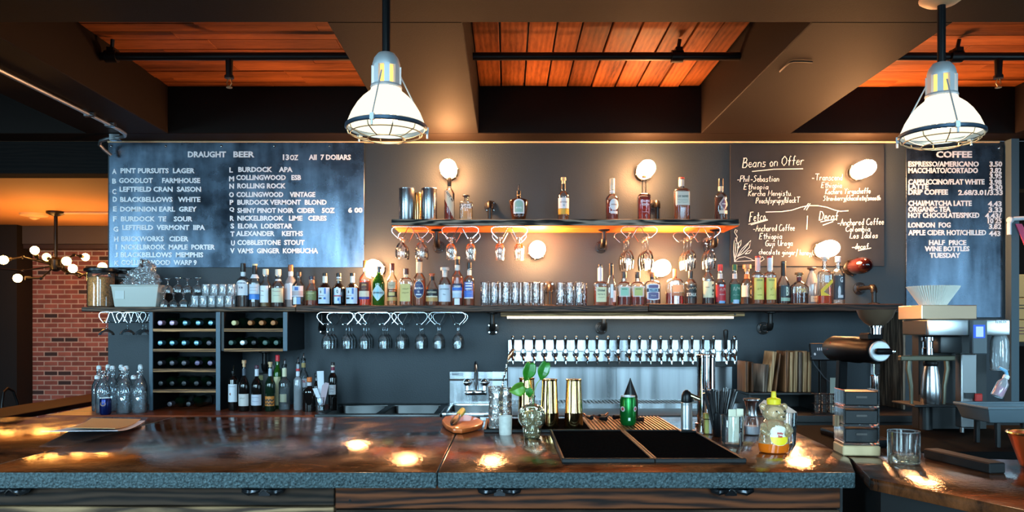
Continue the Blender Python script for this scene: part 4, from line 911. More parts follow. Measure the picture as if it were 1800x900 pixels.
bottle('tall bottle of red-amber whisky with dark blue oval label', 737, 455, 22, D1, ZBm, 491, 481, 5, 460, (60, 26, 30), liq='amber', lev=493, labels=[('oval', 494, 525, .84, (214, 200, 170)), ('oval', 495, 524, .78, (38, 52, 104)), ('rect', 517, 519.5, .45, (206, 212, 224))], sleeves=[(460.5, 480, (214, 192, 160))], text=[('BRACKLA', 507, 3.4, .66, W_), ('12', 513, 3, .15, W_), ('~crest', 501, 3, .4, (206, 212, 224))])
bottle('short wide bottle with orange-topped cork and black and cream label', 759.5, 481, 22, D1, ZBm, 512, 494, 4, 486, (190, 84, 40), liq='amber', lev=508, labels=[('rect', 509, 520, .96, BK), ('rect', 520.5, 523, .9, CR), ('rect', 523.5, 530, .94, (196, 150, 84))], sleeves=[(486, 493, BK)], text=[('ONTARIO', 514, 3, .76, (222, 210, 180))], capkind='cork')
bottle('squat bottle with silver stopper and large pale grey label', 781.8, 470, 22, D1, ZBm, 500, 487, 4.2, 478.5, (196, 194, 190), liq='amber', lev=528, labels=[('rect', 501, 530.5, .96, (208, 214, 224))], sleeves=[(479, 487, (222, 214, 206))], text=[('GLEN MORANGIE', 508.5, 2, .7, (110, 112, 124)), ('~ten', 518, 1.6, .2, (120, 124, 140))], capkind='wide')
bottle('tall bottle of copper-red rye with blue and white label and black neck band', 804, 451, 21, D1, ZBm, 488, 478, 4.2, 456, (220, 190, 140), liq='orange', lev=487, labels=[('rect', 499, 505, .82, (20, 30, 70)), ('rect', 505, 511, .84, (50, 110, 200)), ('rect', 511.5, 516, .8, (214, 222, 232)), ('rect', 516, 524, .76, (190, 206, 222)), ('rect', 525, 536, .44, W_)], sleeves=[(456, 465.5, BK), (466, 475.5, (222, 214, 206))], text=[('CANADIAN', 504, 4, .6, W_)])
bottle('clear bottle with blue and white striped label, rightmost before the tumblers', 825, 461, 19, D1, ZBm, 492, 484, 3.6, 472, BK, liq='amber', lev=499, labels=[('rect', 496, 510, .8, (64, 104, 178), -.1), ('rect', 497.5, 499.5, .6, W_, -.1), ('rect', 502, 504, .6, W_, -.1), ('rect', 507, 509, .6, W_, -.1), ('rect', 511, 523, .84, (70, 116, 206), -.1), ('rect', 523, 525, .84, W_, -.1)], sleeves=[(475, 484, (222, 212, 200))], text=[('~tides', 516, 2, .5, (140, 180, 230))])
# main shelf, right of the tumblers
bottle('square long-necked bottle with cream label, first right of the tumblers', 1055, 465, 22.5, D1, ZBm, 500, 495, 4.2, 468.5, BK, liq='amber', lev=503, labels=[('rect', 505, 531, .8, (218, 212, 168), .08)], sleeves=[(471, 494, (196, 202, 214))], text=[('Dickel', 510.5, 4, .56, (60, 64, 60), .08), ('OLD No 12', 517.5, 2.6, .56, (110, 110, 84), .08), ('~whisky', 523, 1.8, .5, (110, 110, 84), .08)], sq=7, thick=.85, capr=.8)
bottle('slender clear bottle with long black neck foil and pink liquid', 1074.5, 463, 18, D1 - .03, ZBm, 506, 484, 3.6, 466, BK, liq='orange', lev=522, labels=[('rect', 500, 524, .26, W_), ('rect', 511, 531, .32, (214, 208, 212), .5)], sleeves=[(466.5, 484, BK)])
for px, c, lb in ((1096.8, (146, 196, 170), 'square bottle of red spirit with mint green label right of the black-foil bottle'), (1121, (186, 188, 104), 'square bottle of red spirit with yellow-green label beside the mint one')):
    bottle(lb, px, 478, 23, D1, ZBm, 503, 495, 4, 489, (50, 46, 46), liq='red', lev=520, labels=[('rect', 504, 522, .86, (214, 196, 186)), ('rect', 506, 520, .62, c)], sleeves=[(482, 484, CR), (484, 488.5, BK)], text=[('ROYAL', 508.5, 2, .4, (70, 90, 80))], sq=5, thick=.8)
bottle('wide bottle with purple and white shield label below the lit lamp', 1147, 478, 27, D1, ZCm, 501, 493, 4, 487, (140, 84, 50), liq='dark', lev=524, labels=[('badge', 499, 528, .8, (236, 238, 244)), ('badge', 501, 507, .62, (86, 80, 128)), ('badge', 514, 526, .66, (86, 84, 132)), ('rect', 507.5, 513.5, .88, (40, 44, 70)), ('rect', 508, 513, .6, (150, 196, 220))], sleeves=[(484, 487, CR), (487, 491, BK)], text=[('PELLER', 510.5, 3.6, .5, (40, 60, 110)), ('~estate', 520, 2.5, .3, W_)], sq=3, thick=.7)
bottle('wide flat decanter bottle with peach label and copper stopper', 1186, 473, 31, D1 + .02, ZCm, 501, 489, 3.4, 486, (190, 110, 66), liq='red', lev=515, labels=[('rect', 501, 514, .62, (224, 160, 110), .3), ('rect', 515, 520.5, .7, (150, 96, 56), .26)], sleeves=[(486, 489, (110, 50, 34))], sq=4, thick=.5, capr=1.0)
bottle('bottle with black and white lettered label, left of the pale-labelled whisky', 1214, 476, 22, D1, ZCm, 500, 490, 3.6, 489, BK, liq='dark', lev=508, labels=[('rect', 502, 524, .92, (24, 24, 26))], text=[('STALK', 518, 5.5, .8, (214, 212, 204)), ('~A &', 507, 5, .8, (206, 200, 180))])
bottle('whisky bottle with cream label and black brush strokes beside red-capped bottle', 1244.5, 466, 21, D1, ZCm, 491, 479, 4, 475.5, BK, liq='dark', lev=520, labels=[('rect', 495, 523.5, .9, (222, 216, 180))], text=[('TOKI', 505.5, 1.8, .3, (130, 116, 80), -.35), ('~brush', 502, 6, .16, BK, .62), ('~brush2', 511, 6, .18, BK, .66), ('~brush33', 518, 4, .16, BK, .58)])
bottle('bottle with bright red cap and red label on the right part of the main shelf', 1266, 465, 19, D1, ZCm, 500, 489, 3.8, 476, (206, 34, 36), liq='dark', lev=497, labels=[('rect', 501, 531, .9, (190, 26, 40)), ('rect', 500.5, 504, .4, (196, 210, 232)), ('rect', 529, 533.5, .55, (120, 170, 220), .1)], sleeves=[(481, 490, (206, 204, 206))], text=[('~Wild', 510, 7, .55, (232, 214, 200), .2), ('RESERVE', 518, 1.6, .5, (220, 180, 180), .1)])
bottle('bottle with green cap and green label on the right part of the main shelf', 1291.5, 465, 20, D1, ZCm, 500, 490, 3.8, 475, (20, 96, 50), liq='water', lev=505, labels=[('rect', 500, 531, .86, (26, 104, 84)), ('rect', 527, 534, .5, (160, 190, 220))], sleeves=[(481, 490, (206, 204, 206))], text=[('~Rye', 508, 8, .6, (214, 232, 214), .1), ('~one', 519, 1.6, .5, (190, 220, 206))])
bottle('bottle with square glass stopper and round black seal label', 1313, 465, 22, D1 + .09, ZCm, 499, 489, 4, 477, (150, 120, 90), liq='dark', lev=524, labels=[('rect', 502, 522, .96, (206, 200, 190)), ('oval', 501, 526, .5, (60, 54, 44), .34), ('oval', 503, 524, .42, (196, 180, 130), .34), ('oval', 505.5, 521.5, .32, (60, 54, 44), .34), ('oval', 509, 518, .16, (196, 180, 130), .34)], sleeves=[(482, 490, (160, 106, 70))], capkind='wide')
for px, lb, cc in ((1332, 'tall bottle with pink-white neck and yellow label, left of the yellow-labelled pair', (226, 182, 180)), (1353.5, 'tall bottle with white neck and yellow label, right of the yellow-labelled pair', (226, 226, 230))):
    bottle(lb, px, 450, 19.5, D1, ZCm, 485, 478, 4.4, 453.5, (170, 40, 40), liq='amber', lev=487, labels=[('rect', 489, 527, .88, (224, 204, 96))], sleeves=[(453.5, 476, cc)], text=[('TAYLOR', 493, 2.4, .56, (110, 110, 60)), ('~bonded', 508, 6, .4, (190, 160, 70)), ('~ever', 519, 2, .4, (160, 140, 60))], sq=3)
bottle('bottle with long black foil neck and teal label with a large white initial', 1377, 459, 22, D1, ZCm, 502, 486, 4, 462, BK, liq='dark', lev=503, labels=[('rect', 502, 522, .8, (34, 50, 60), .14), ('rect', 523.5, 529.5, .8, (150, 180, 160), .14)], sleeves=[(462.5, 485, BK)], text=[('B', 512, 15, .24, (206, 222, 206), .3)])
bottle('squat round decanter half full of dark bourbon with gold stopper', 1405, 479, 33, D1 - .02, ZCm, 506, 494, 4, 485, (120, 90, 50), liq='dark', lev=516, labels=[], sleeves=[(487, 494, (92, 30, 44))], text=[('1792', 510.5, 6.5, .5, (196, 178, 110)), ('~bourbon', 522, 1.4, .5, (150, 150, 170))], thick=.6, capkind='wide', basew=.94)
bottle('clear cone-shouldered bottle with dark cork top and small cream label', 1427, 470, 22, D1 + .09, ZCm, 502, 478, 4, 476, (52, 32, 26), 'silver', liq='dark', lev=519, labels=[('rect', 520.5, 531, .6, (220, 208, 180), .1)], text=[('~silver', 499, 3, .6, (110, 116, 128)), ('~agave', 525, 1.5, .3, (110, 80, 60), .1)], capkind='wide')
bottle('tall clear square bottle with a yellow brush-stroke label and orange liquid', 1449.5, 451, 22, D1, ZCm, 485, 474, 3.8, 459, (200, 200, 196), liq='orange', lev=520, labels=[('rect', 485, 497, .34, W_, .02)], sq=5, thick=.8, capkind='wide')
o = [q for q in COL.objects if q.name.startswith('spirit_bottle')][-1]
s_ = D1 / F; R_ = 11 * s_
MB().slab([(-.95 * R_, Z(510, D1) - ZCm), (.9 * R_, Z(491, D1) - ZCm), (.98 * R_, Z(497, D1) - ZCm), (-.9 * R_, Z(518, D1) - ZCm)], -R_ * .8 - .0025, -R_ * .8 - .001).slab([(-.9 * R_, Z(511, D1) - ZCm), (.1 * R_, Z(517, D1) - ZCm), (.5 * R_, Z(520, D1) - ZCm), (-.9 * R_, Z(520, D1) - ZCm)], -R_ * .8 - .0028, -R_ * .8 - .001).build('label', col((236, 196, 40), .5), o)
bottle('tall clear bottle with dark label and pale feather, rightmost on the main shelf', 1473, 451, 23, D1, ZCm, 483, 473, 4.2, 461, (196, 204, 214), labels=[('rect', 485, 527, .82, (46, 48, 58), -.08), ('oval', 503, 522, .2, (196, 200, 206), -.2), ('rect', 519, 524, .4, (190, 196, 204), .0)], text=[('G', 492, 9, .22, (206, 210, 216), .1)], liq='water', lev=486)
# ================================================================== glassware and tubs on the main shelf
def tumbler(name, R0, R1, H, m, base=.012):
    return MB().lathe([(R0 * .96, 0), (R0, .002), (R1, H), (R1 - .0006, H + .001), (R1 - .0022, H), (R0 - .0022, base), (.001, base)], 22, cap1=False).build(name, m, angle=40)
M_TUMB = glass('tumbler_glass', (.96, .96, .97), 1.3, .03, .15, 60, .05)
tb = tumbler('tumbler', .0262, .0285, Z(496.5, 4.72) - ZBm, M_TUMB, .016); k = 0
fr = [852, 869, 889, 906, 925, 942.5]; bk = [860, 879, 897, 915, 933, 951]; fr2 = [985, 1001, 1018]; bk2 = [992, 1008, 1023]
for nm, xs_, d, w_ in (('front', fr, 4.715, 'large tumbler group'), ('rear', bk, 4.80, 'large tumbler group'), ('front', fr2, 4.715, 'small tumbler group right of bracket'), ('rear', bk2, 4.80, 'small tumbler group right of bracket')):
    last = -9
    for i, px in enumerate(xs_):
        o = tb if k == 0 else tb.copy()
        if k: COL.objects.link(o)
        x = max(X(px, d), last + .0578); last = x
        o.location = (x, d, ZBm); o.rotation_euler = (0, 0, k * .5); k += 1
        tag(o, '%s tumbler from left in %s row of the %s' % (ORD[i], nm, w_), 'glass', 'tall tumblers on the main shelf')
M_TASTE = glass('tasting_glass', (.95, .96, .97), 1.3, .04, .2, 60, .22, (.85, .9, .95))
tg = tumbler('tasting_glass', .0235, .025, .0695, M_TASTE, .024); k = 0
for tier, n, p0, z, nm in ((0, 5, 343, ZA, 'lower'), (1, 4, 362, ZA + .0697, 'upper')):
    for i in range(n):
        for r_ in (0, 1):
            d = 4.715 + .055 * r_
            o = tg if k == 0 else tg.copy()
            if k: COL.objects.link(o)
            o.location = (X(p0, 4.715) + i * .052, d, z); k += 1
            tag(o, '%s short tasting glass from left, %s tier of the stack, %s row' % (ORD[i], nm, ['front', 'rear'][r_]), 'glass', 'stacked short tasting glasses')
SG = [(.006, .003), (.02, .012), (.0275, .024), (.0295, .038), (.0285, .052)]
sg = stem_mesh(.024, .036, SG, name='sherry_glass', m=glass('sherry_clear', (.92, .95, .96), 1.2, haze=.06)); k = 0
for tier, n, p0, z, nm in ((0, 4, 288, ZA + .088, 'lower'), (1, 4, 295, ZA + .1792, 'upper')):
    for i in range(n):
        d = 4.715 + .05 * (i % 2) if tier == 0 else 4.715 + .05 * ((i + 1) % 2)
        o = sg if k == 0 else sg.copy()
        if k: COL.objects.link(o)
        o.location = (X(p0, d) + i * .061, d, z); k += 1
        tag(o, '%s upside-down short-stemmed glass from left in the %s stacked tier' % (ORD[i], nm), 'glass', 'upside-down short-stemmed glasses')
# storage jars and tub at the left end
def jar(label, px, w, ytop, d, fill, lidw, name='storage_jar'):
    R = w / 2 * d / F; H = Z(ytop, d) - ZA
    t = thing(name, label, 'jar', (X(px, d), d, ZA))
    MB().lathe([(R * .93, 0), (R, .006), (R, H - .012), (R * .97, H)], 28).build('jar_body', M_CLEAR, t)
    MB().lathe([(R * .9, .004), (R * .95, .01), (R * .95, H * .86), (R * .8, H * .89)], 28).build('contents', fill, t)
    L = lidw / 2 * d / F
    MB().lathe([(R * 1.01, H), (R * 1.02, H + .006), (L, H + .010), (L, H + .024), (L * .9, H + .030), (.02, H + .031)], 32).build('lid', M_BLACKP, t)
    return t
M_GRAIN = pm('roasted_grain', S((214, 142, 66)), .4, mottle=.5, bscale=110, bump=.8)
jar('large glass jar of golden brown grain with wide black lid at the shelf end', 178, 45, 480, 4.72, M_GRAIN, 56)
jar('dark storage jar with black lid standing behind the grain jar', 222, 38, 481, 4.91, pm('dark_grain', S((70, 56, 44)), .5, mottle=.5, bscale=100), 43)
d = 4.745; x0, x1, x2, x3 = X(209, d), X(281, d), X(203.5, d), X(286, d); zt = Z(501, d) - ZA
cx_ = (x2 + x3) / 2
t = thing('plastic_tub', 'pale grey plastic tub beside the grain jar on the main shelf', 'tub', (cx_, d, ZA))
a, b = (x1 - x0) / 2, (x3 - x2) / 2
mb = MB(); hh = .055
mb.add([(-a, -hh, 0), (a, -hh, 0), (a, hh, 0), (-a, hh, 0), (-b, -hh * 1.1, zt - .012), (b, -hh * 1.1, zt - .012), (b, hh * 1.1, zt - .012), (-b, hh * 1.1, zt - .012)], [(0, 3, 2, 1), (0, 1, 5, 4), (1, 2, 6, 5), (2, 3, 7, 6), (3, 0, 4, 7)])
mb.build('tub_body', pm('tub_grey', S((196, 196, 188)), .5), t, bevel=.006, seg=2)
mb = MB(); mb.tube([(-b, -hh * 1.1, zt - .006), (b, -hh * 1.1, zt - .006), (b, hh * 1.1, zt - .006), (-b, hh * 1.1, zt - .006)], .006, 6, closed=True)
mb.build('rim', pm('tub_grey'  , S((196, 196, 188))), t)
MB().box(-a * .94, -a * .5, -hh * 1.06 - .004, -hh * 1.04, .05, .1).build('label', col((206, 208, 204), .6), t)
bag = MB(); rr = random.Random(4); n, m_ = 22, 12; vs = []; fs = []
for i in range(m_ + 1):
    a_ = PI / 2 * i / m_
    for q in range(n):
        th = 2 * PI * q / n; k_ = 1 + rr.uniform(-.16, .16)
        vs.append((.118 * math.cos(th) * math.cos(a_) * k_, .062 * math.sin(th) * math.cos(a_) * k_, .135 * math.sin(a_) * k_ * (1.15 if math.cos(th) > 0 else .75) + .001))
for i in range(m_):
    for q in range(n): fs.append((i * n + q, i * n + (q + 1) % n, (i + 1) * n + (q + 1) % n, (i + 1) * n + q))
bag.add(vs, fs); o = bag.build('plastic_bag', glass('film_plastic', (.86, .88, .9), 1.6, .12, .6, 60, .14), None, (cx_ + .01, d, ZA + zt - .004), angle=25)
tag(o, 'crumpled clear plastic bag bulging out of the pale grey tub', 'bag')
# ================================================================== wine racks and wine
M_RACKB = pm('rack_black', S((16, 16, 18)), .5)
M_RACKP = pm('rack_blue_grey', S((74, 94, 108)), .5)
M_SLAT = wood('rack_slat', S((88, 58, 36)), S((176, 128, 84)), 'x', 8, .5)
ZCN = .90                                                    # back counter
dR = 4.61
M_CAPS = {'b': col((120, 170, 190), .3, .6), 'p': col((200, 170, 196), .35, .3), 'g': col((84, 78, 84), .4, .3), 'd': col((40, 40, 42), .4, .3), 'w': col((226, 232, 236), .3, .3), 'o': col((190, 120, 66), .5), 'y': col((220, 206, 150), .4), 'n': col((70, 96, 86), .4), 'v': col((104, 92, 120), .4, .3)}
CW = {'b': 'pale blue', 'p': 'pinkish', 'g': 'grey', 'd': 'black', 'w': 'white', 'o': 'cork-brown', 'y': 'cream', 'n': 'dark green', 'v': 'violet'}
def rack(label, pl, pr, y0, y1, rows, post, floor_=True):
    x0, x1 = X(pl, dR), X(pr, dR); z0, z1 = (ZCN if floor_ else Z(y1, dR)), ZMB - .006
    t = thing('wine_rack', label, 'wine rack', (x0, 5.0, z0)); W = x1 - x0; D = dR - 5
    MB().box(0, .018, D + .01, -.002, 0, z1 - z0).build('side_panel', M_RACKB, t, bevel=.001)
    MB().box(W - .018, W, D + .01, -.002, 0, z1 - z0).build('side_panel', M_RACKB, t, bevel=.001)
    MB().box(W - .026, W, D, D + .01, 0, z1 - z0).build('front_post', M_RACKP, t, bevel=.001)
    if post: MB().box(0, .022, D, D + .01, 0, z1 - z0).build('front_post', M_RACKP, t, bevel=.001)
    for k_, y in enumerate(rows):
        z = Z(y, dR) - z0
        MB().box(.019, W - .027, D + .002, D + .03, z - .019, z).build('slat', M_SLAT, t, bevel=.001)
        MB().box(.019, W - .019, D + .031, -.004, z - .016, z - .001).build('shelf_board', M_RACKB, t)
    if floor_: MB().box(.019, W - .019, -.014, -.003, 0, Z(638, dR) - z0).build('back_panel', M_RACKB, t)
    return t
def lying(px, ycap, ysl, kind, label, group, foil='d'):
    d = dR + .02; R = .034; zc = Z(ysl, dR) + R
    x = X(px, d)
    t = thing('wine_bottle', label, 'bottle', (x, d + .01, zc), group)
    ax = (0, 1, 0)
    MB().lathe([(.0135, 0), (.0142, .012), (.0135, .075), (.019, .095), (.031, .125), (R, .15), (R, .29), (R * .8, .3), (.001, .285)], 18, axis=ax, cap0=False).build('glass_body', BG['darkgreen'], t)
    MB().lathe([(.001, -.003), (.011, -.003), (.0145, -.001), (.0148, .05), (.0138, .05)], 16, axis=ax).build('foil', M_CAPS[kind], t)
rack('tall black wine rack under the left end of the main shelf, five rows', 262, 387, 548, 730, (577.5, 613, 648.5, 684.5), True)
rack('short wine rack of two rows beside the tall rack, hung from the shelf', 387.5, 505, 548, 617, (577.5, 612.5), False, False)
rowsL = [(577.5, [280, 301, 324, 347, 369], 'ppbbb'), (613, [280, 301, 322, 344, 366], 'bbbbg'), (648.5, [280, 301, 322, 345.5, 368], 'gggvv'), (684.5, [281, 301, 322, 344, 366], 'ddddd'), (Z(0, 1) and 0, [297, 330], 'gd')]
rn_ = ['top', 'second', 'third', 'fourth', 'bottom']
for i, (ys, xs_, kd) in enumerate(rowsL):
    for j, px in enumerate(xs_):
        yy = ys if ys else 575 - (ZCN + .001 - CAMZ) * F / dR
        lying(px, 0, yy, kd[j], '%s-capped wine bottle lying in the tall rack, %s from left, %s row' % (CW[kd[j]], ORD[j], rn_[i]), 'wine bottles lying in the racks')
for i, (ys, xs_, kd) in enumerate([(577.5, [410, 438.5, 458.5, 479], 'yooo'), (612.5, [405, 425, 445, 465, 484.5], 'nwdnn')]):
    for j, px in enumerate(xs_): lying(px, 0, ys, kd[j], '%s-capped wine bottle lying in the short rack, %s from left, %s row' % (CW[kd[j]], ORD[j], ['top', 'lower'][i]), 'wine bottles lying in the racks')
# ================================================================== back counter, sinks, taps
M_CTOP = wood('back_counter_red_wood', S((72, 30, 16)), S((150, 70, 38)), 'x', 5, .35, 6)
t = thing('back_counter', 'long low back counter along the wall behind the bar', 'counter', (0, 4.68, 0))
sx0, sx1, sx2 = X(572, 4.6), X(788, 4.93) - .002, X(892, 4.93) + .004
MB().box(-2.62, sx0 - .004, -.33, .31, ZCN - .04, ZCN).build('countertop', M_CTOP, t, bevel=.002)
MB().box(sx2, 2.05, -.33, .31, ZCN - .04, ZCN).build('countertop', M_BLACK, t, bevel=.002)
MB().box(2.05, 3.2, -.33, .31, ZCN - .04, ZCN).build('countertop', M_BLACK, t, bevel=.002)
MB().box(-2.6, sx0 - .01, -.3, .3, 0, ZCN - .04).build('cabinet', M_BLACK, t); MB().box(sx2, 3.2, -.3, .3, 0, ZCN - .04).build('cabinet', M_BLACK, t)
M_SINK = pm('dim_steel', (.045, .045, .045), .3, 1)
t = thing('bar_sink', 'double stainless sink set into the back counter below the blank wall', 'sink', ((sx0 + sx1) / 2, 4.68, 0))
hw = (sx1 - sx0) / 2
mb = MB().box(-hw, hw, -.33, -.28, ZCN - .03, ZCN + .006).box(-hw, hw, .2, .31, ZCN - .03, ZCN + .006).box(-hw, -hw + .04, -.28, .2, ZCN - .03, ZCN + .006).box(hw - .04, hw, -.28, .2, ZCN - .03, ZCN + .006).box(-.02, .02, -.28, .2, ZCN - .03, ZCN + .006)
mb.build('rim', M_SINK, t, bevel=.004, seg=2)
for sg in (-1, 1):
    c = sg * (hw / 2 - .01); q = hw / 2 - .035
    mb = MB().add([(c - q, -.28, ZCN), (c + q, -.28, ZCN), (c + q, .2, ZCN), (c - q, .2, ZCN), (c - q * .9, -.25, .62), (c + q * .9, -.25, .62), (c + q * .9, .17, .62), (c - q * .9, .17, .62)], [(0, 1, 5, 4), (1, 2, 6, 5), (2, 3, 7, 6), (3, 0, 4, 7), (4, 5, 6, 7)])
    mb.build('basin', M_SINK, t, bevel=.02, seg=3)
MB().box(-hw, hw, -.32, .3, 0, .6).build('base', M_BLACK, t)
# hand sink with splash plate
xs0, xs1 = X(788, 4.93) + .004, X(892, 4.93)
t = thing('hand_sink', 'small steel hand sink with tall splash plate and a small sticker on the wall', 'sink', ((xs0 + xs1) / 2, 4.68, 0)); hw = (xs1 - xs0) / 2
MB().box(-hw, hw, .285, .312, ZCN, Z(653, 4.95)).build('splash_plate', M_STEEL, t, bevel=.003)
zl = Z(666, 4.95); MB().side([(.284, zl), (.268, zl - .004), (.268, zl - .012), (.284, zl - .008)], -hw, hw).build('ledge', M_CHROME, t)
mb = MB().box(-hw, -hw + .03, -.30, .28, ZCN - .02, ZCN + .012).box(hw - .03, hw, -.30, .28, ZCN - .02, ZCN + .012).box(-hw + .03, hw - .03, -.30, -.27, ZCN - .02, ZCN + .012).box(-hw + .03, hw - .03, .22, .283, ZCN - .02, ZCN + .012)
mb.build('rim', M_STEEL, t, bevel=.004, seg=2)
MB().add([(-hw + .03, -.27, ZCN), (hw - .03, -.27, ZCN), (hw - .03, .22, ZCN), (-hw + .03, .22, ZCN), (-hw + .05, -.25, .72), (hw - .05, -.25, .72), (hw - .05, .2, .72), (-hw + .05, .2, .72)], [(0, 1, 5, 4), (1, 2, 6, 5), (2, 3, 7, 6), (3, 0, 4, 7), (4, 5, 6, 7)]).build('basin', M_SINK, t, bevel=.015, seg=2)
MB().box(-hw + .01, hw - .01, -.29, .27, 0, .7).build('base', M_BLACK, t)
xl = X(792, 4.9) - (xs0 + xs1) / 2
MB().box(xl, xl + .078, .2825, .2845, Z(661, 4.95), Z(655, 4.95)).build('label', col((190, 196, 204), .5), t)
letters('REGENCY', xl + .006, xl + .05, Z(658, 4.95), .009, .2823, .0005).build('lettering', col((40, 50, 70), .5), t, flat=True)
xf = X(836, 4.85) - (xs0 + xs1) / 2; zf = Z(690, 4.85)
f = MB().box(xf - .07, xf + .07, .20, .284, zf - .02, zf + .01)
f.build('faucet_base', M_CHROME, t, bevel=.008, seg=2)
MB().tube([(xf, .24, zf), (xf, .24, zf + .15), (xf, .225, zf + .178), (xf, .19, zf + .185), (xf, .16, zf + .17), (xf, .15, zf + .13)], [.014, .013, .013, .013, .012, .012], 12).build('spout', M_CHROME, t)
for sg in (-1, 1):
    h = MB().cyl((xf + sg * .055, .235, zf + .008), (xf + sg * .055, .235, zf + .04), .018, .014, 12)
    h.sphere((xf + sg * .055, .235, zf + .058), .026, 10, 7)
    for q in range(5): h.sphere((xf + sg * .055 + .022 * math.cos(q * 1.257), .235 + .022 * math.sin(q * 1.257), zf + .06), .010, 8, 6)
    h.build('handle', M_CHROME, t)
# tap wall: steel panel with twenty-two taps
tx0, tx1 = X(893, 4.86), X(1297, 4.86)
t = thing('tap_panel', 'long steel beer tap panel on the wall below the light strip', 'tap panel', (tx0, 5.0, 0)); W = tx1 - tx0
za, zb_, zc_, zd_ = Z(597.5, 4.86), Z(618, 4.86), Z(636, 4.86), Z(645, 4.86)
MB().box(0, W, -.135, -.001, zb_ + .001, za).build('upper_panel', M_STEEL, t, bevel=.002)
MB().box(0, W, -.125, -.001, zc_ + .001, zb_).build('lower_panel', M_STEEL, t, bevel=.002)
MB().box(0, W, -.115, -.001, zd_, zc_).build('black_band', M_BLACK, t, bevel=.001)
M_HANDLE = pm('dark_chrome', (.20, .19, .19), .12, 1)
def tap(x, label, kind=0):
    o = thing('beer_tap', label, 'beer tap', (x, 4.875, zb_ - .016), 'beer taps in a row on the steel panel')
    b_ = MB().lathe([(.021, 0), (.021, .006), (.013, .010), (.012, .03)], 14, axis=(0, -1, 0)); b_.build('shank', M_CHROME, o)
    MB().lathe([(.009, .034), (.015, .03), (.0165, .018), (.0165, -.004), (.014, -.014), (.008, -.02)], 14, c=(0, -.04, 0)).build('faucet_body', M_CHROME, o)
    MB().tube([(0, -.044, -.014), (0, -.058, -.032), (0, -.062, -.048), (0, -.062, -.062)], [.010, .008, .0075, .007], 10).build('spout', M_CHROME, o)
    if kind == 0: MB().lathe([(.005, .03), (.007, .036), (.0068, .05), (.0085, .07), (.0105, .09), (.0115, .102), (.0105, .110), (.006, .115), (.001, .116)], 14, c=(0, -.042, 0)).build('handle', M_HANDLE, o)
    else: MB().lathe([(.005, .03), (.008, .034), (.011, .04), (.011, .09), (.014, .11), (.016, .13), (.015, .15), (.009, .155), (.001, .156)], 14, c=(0, -.042, 0)).build('handle', M_BLACKP, o)
taps = [901.8, 920, 939, 957.2, 975.8, 994.2, 1013, 1032, 1049.5, 1069, 1087, 1106.2, 1124.5, 1142.8, 1161.5, 1179.5, 1198.5, 1216.8, 1236, 1254.5, 1276, 1291]
for i, px in enumerate(taps):
    lb = 'beer tap on the steel panel, %s from the left' % ORD[i]
    if i == 20: lb = 'beer tap with tall black handle near the right end of the panel'
    if i == 21: lb = 'beer tap at the far right end of the panel'
    tap(X(px, 4.83), lb, 1 if i == 20 else 0)
t = thing('backsplash', 'tall sheet of brushed steel on the wall below the beer taps', 'backsplash', (tx0, 5.0, 0))
MB().box(0, W * .483, -.012, -.001, ZCN + .02, zd_ - .002).build('sheet', steel('splash_steel', (.35, .36, .38), .26, .42), t)
MB().box(W * .484, W, -.012, -.001, ZCN + .02, zd_ - .002).build('sheet', MATS['splash_steel'], t)
t = thing('drip_tray', 'long steel drip tray with perforated grille on the counter below the taps', 'drip tray', (tx0, 4.86, ZCN))
mb = MB().box(0, W, -.14, -.13, 0, .03).box(0, W, .115, .125, 0, .03).box(0, .01, -.13, .115, 0, .03).box(W - .01, W, -.13, .115, 0, .03).box(.01, W - .01, -.13, .115, 0, .006)
mb.build('tray', M_STEEL, t)
mb = MB()
for k_ in range(60): mb.box(.012 + k_ * (W - .024) / 60, .012 + (k_ + .55) * (W - .024) / 60, -.128, .113, .022, .028)
mb.box(.012, W - .012, -.02, .0, .0215, .0225).build('grille', pm('grille_bronze', S((120, 100, 80)), .35, .8), t)
# ================================================================== bottles on the back counter
DK = 4.62; G_ = 'bottles on the back counter'
def kb(label, px, top, w, sh, nk, rn, cap, capcol, body, d=DK, **kw): return bottle(label, px, top, w, d, ZCN, sh, nk, rn, cap, capcol, body, **kw)
kb('dark bottle with steel pourer and tall white label, leftmost on the back counter', 410, 643, 16.5, 668, 661, 3.4, 656, (60, 60, 64), 'dark', capkind='pourer', labels=[('rect', 675, 706, .94, (214, 216, 222))], text=[('~Amaro', 679, 1.6, .7, (110, 110, 120)), ('~herb', 692, 5, .15, (150, 90, 70), -.3)])
kb('dark wine bottle with cork and beige label beside the leftmost dark bottle', 429, 633, 18.5, 678, 662, 3, 645, (190, 150, 110), 'dark', d=DK - .05, capkind='cork', labels=[('rect', 692, 713, .96, (206, 200, 196))], sleeves=[(648, 660, (70, 76, 88))], text=[('~chateau', 699, 2, .5, (150, 140, 130))])
kb('dark wine bottle with white neck label and white label, third on the back counter', 451.4, 642, 18.5, 678, 664, 3.2, 648, (74, 30, 50), 'dark', d=DK - .05, labels=[('rect', 693, 712, .96, (198, 200, 212))], sleeves=[(648.5, 661, (206, 210, 220))], text=[('~vermouth', 698, 1.6, .7, (110, 110, 150)), ('~rosso', 705, 1.6, .6, (110, 110, 150))])
kb('dark green wine bottle with cork and orange zigzag label', 475, 636, 17.5, 676, 662, 3, 645, (204, 172, 130), 'darkgreen', d=DK - .05, capkind='cork', labels=[('rect', 696, 713, .94, (196, 118, 40)), ('zigzag', 697, 706, .9, (58, 46, 40)), ('zigzag', 703, 712, .9, (90, 60, 40))], sleeves=[(648, 661, (170, 186, 200))])
kb('green bottle with red cap and tall cream label behind the zigzag bottle', 488, 624, 14, 656, 646, 3.4, 635, (206, 36, 48), 'green', d=DK + .1, labels=[('rect', 662, 712, .86, (206, 196, 150))])
